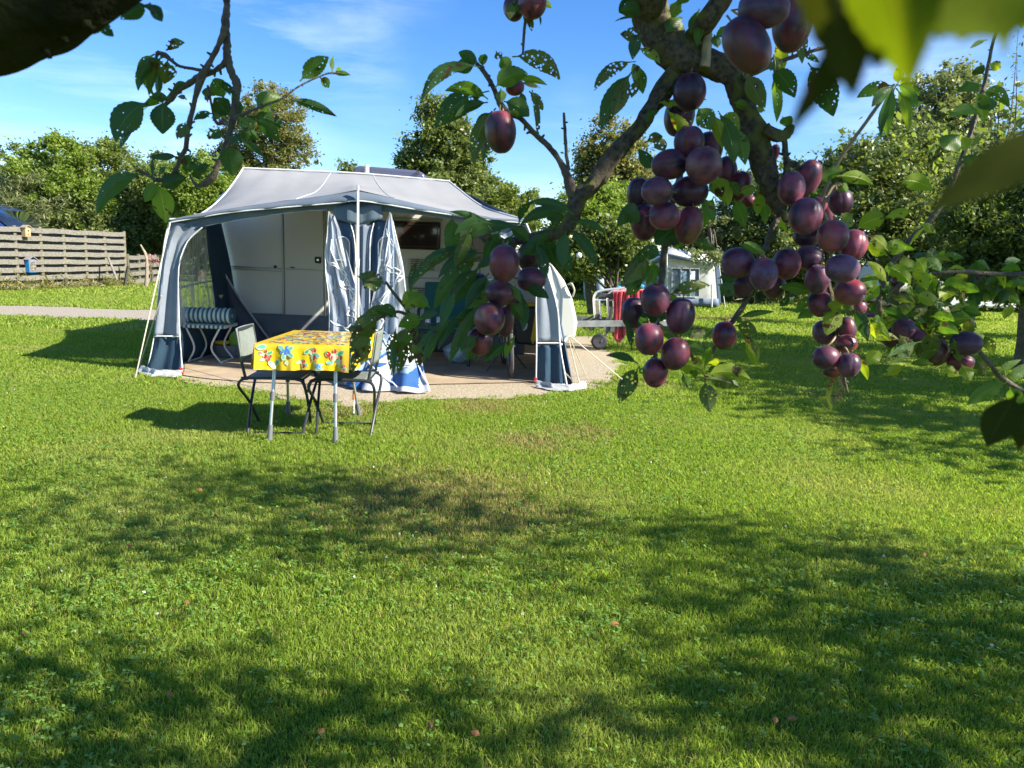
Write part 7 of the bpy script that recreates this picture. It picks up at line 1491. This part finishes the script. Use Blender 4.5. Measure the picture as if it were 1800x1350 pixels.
for (tgt, n, sp) in ((at(60, 0, .5), 160, .16), (at(180, -60, .52), 120, .14), (at(880, 470, .97), 300, .15), (at(840, 560, .97), 220, .14), (at(700, 590, 1.0), 60, .12), (at(380, 200, .95), 60, .2), (at(1180, 150, 1.0), 70, .10), (at(1050, 300, 1.0), 60, .10)):
    for dist in (1.5, 2.0):
        c = np.array(tuple(tgt+SUNDIR*dist)); SP.append(c+rng.normal(size=(n//2, 3))*sp)
bigmesh('shading_leaves', leaf_quads(np.concatenate(SP), .065, .5, .4), 4, GREEN_MID, pt)
nb = thing('shade_tree', 'leafy fruit tree standing just outside the right edge whose shade falls on the lawn', 'tree', (7.2, .6, 0))
P2 = np.concatenate(P2)
# the shade tree further right for the deep shade in the middle distance
SH2 = [(1400, 660, 1.1, .5, 3.2, 1900), (1640, 680, 1.0, .7, 3.2, 2800), (1780, 640, 1.2, .8, 3.4, 2600), (1250, 620, .8, .4, 3.2, 600), (1500, 610, 1.2, .5, 3.3, 1500), (1700, 740, .7, .25, 3.2, 900), (1560, 735, .6, .14, 3.2, 350), (1330, 565, 1.2, .3, 3.2, 700), (1120, 585, .7, .3, 3.2, 200), (1750, 800, .5, .14, 3.0, 250), (1560, 655, 1.2, .5, 3.3, 1700), (1350, 625, 1.0, .4, 3.2, 900), (1470, 700, .7, .22, 3.2, 600), (1700, 590, 1.5, .6, 3.3, 1500)]
P3 = []
for (px, py, rx, ry, h, n) in SH2:
    q = gr(px, py); c = q+SUNDIR*(h/SUNDIR.z); nc = 12; cc = rng.normal(size=(nc, 3))*.5*np.array([rx, ry*1.3, .5]); k = rng.integers(0, nc, n); z = rng.normal(size=(n, 3))*np.array([.34, .30, .28]); P3.append(np.array(tuple(c))+cc[k]+z)
bigmesh('crown', leaf_quads(P2, .08, .55, .4), 4, GREEN_MID, nb)
b = MB(); b.tube([(7.2, .6, 0), (7.0, .7, 1.2), (6.5, .9, 2.4), (5.8, 1.2, 3.2)], [.14, .11, .08, .03], 12, 5, .15); b.tube([(7.0, .7, 1.2), (7.6, 1.0, 2.4), (7.8, 1.4, 3.4)], [.09, .07, .03], 10, 5, .15); part(b, 'trunk', bark, nb)
nc_ = thing('shade_tree', 'larger leafy tree beyond the right edge shading the middle of the lawn', 'tree', (11.5, 6.2, 0))
bigmesh('crown', leaf_quads(np.concatenate(P3), .155, .55, .4), 4, GREEN_MID, nc_)
b = MB(); b.tube([(11.5, 6.2, 0), (11.2, 6.3, 1.4), (10.6, 6.2, 2.8), (9.6, 6.0, 3.6)], [.16, .13, .09, .03], 12, 5, .15); part(b, 'trunk', bark, nc_)
# ---- fallen leaves on the lawn
fm = mat('fallen_leaf', (.20, .075, .025), .8, (.30, .15, .05), 60)
for i, (px, py, lab) in enumerate(((228, 970, 'brown fallen leaf on the lawn, farthest one on the left side'), (330, 1070, 'curled brown fallen leaf on the bright strip at the lower left'), (352, 870, 'small fallen leaf in the shade under the left clover patch'), (40, 1128, 'pale brown fallen leaf close to the left edge'), (1362, 1280, 'brown fallen leaf near the lower right, left one of a pair'), (1392, 1278, 'brown fallen leaf near the lower right, right one of a pair'), (755, 1290, 'reddish fallen leaf near the bottom centre'), (1625, 985, 'fallen leaf in the dappled shade on the right'), (835, 1305, 'dark fallen leaf beside the reddish one at the bottom'), (565, 1300, 'ochre fallen leaf at the bottom left of centre'), (1080, 1110, 'yellowed fallen leaf on the sunny strip right of centre'), (300, 1235, 'dull brown fallen leaf in the lower left shade'))):
    q = gr(px, py); q.z = .024; a = i*1.9; b = MB(); leaf(b, q-Vector((math.cos(a), math.sin(a), 0))*.016, q+Vector((math.cos(a), math.sin(a), .2))*.016, .019, .25, .3, .4); tag(b.build('fallen_leaf', fm), lab, 'leaf', 'fallen leaves on the lawn')
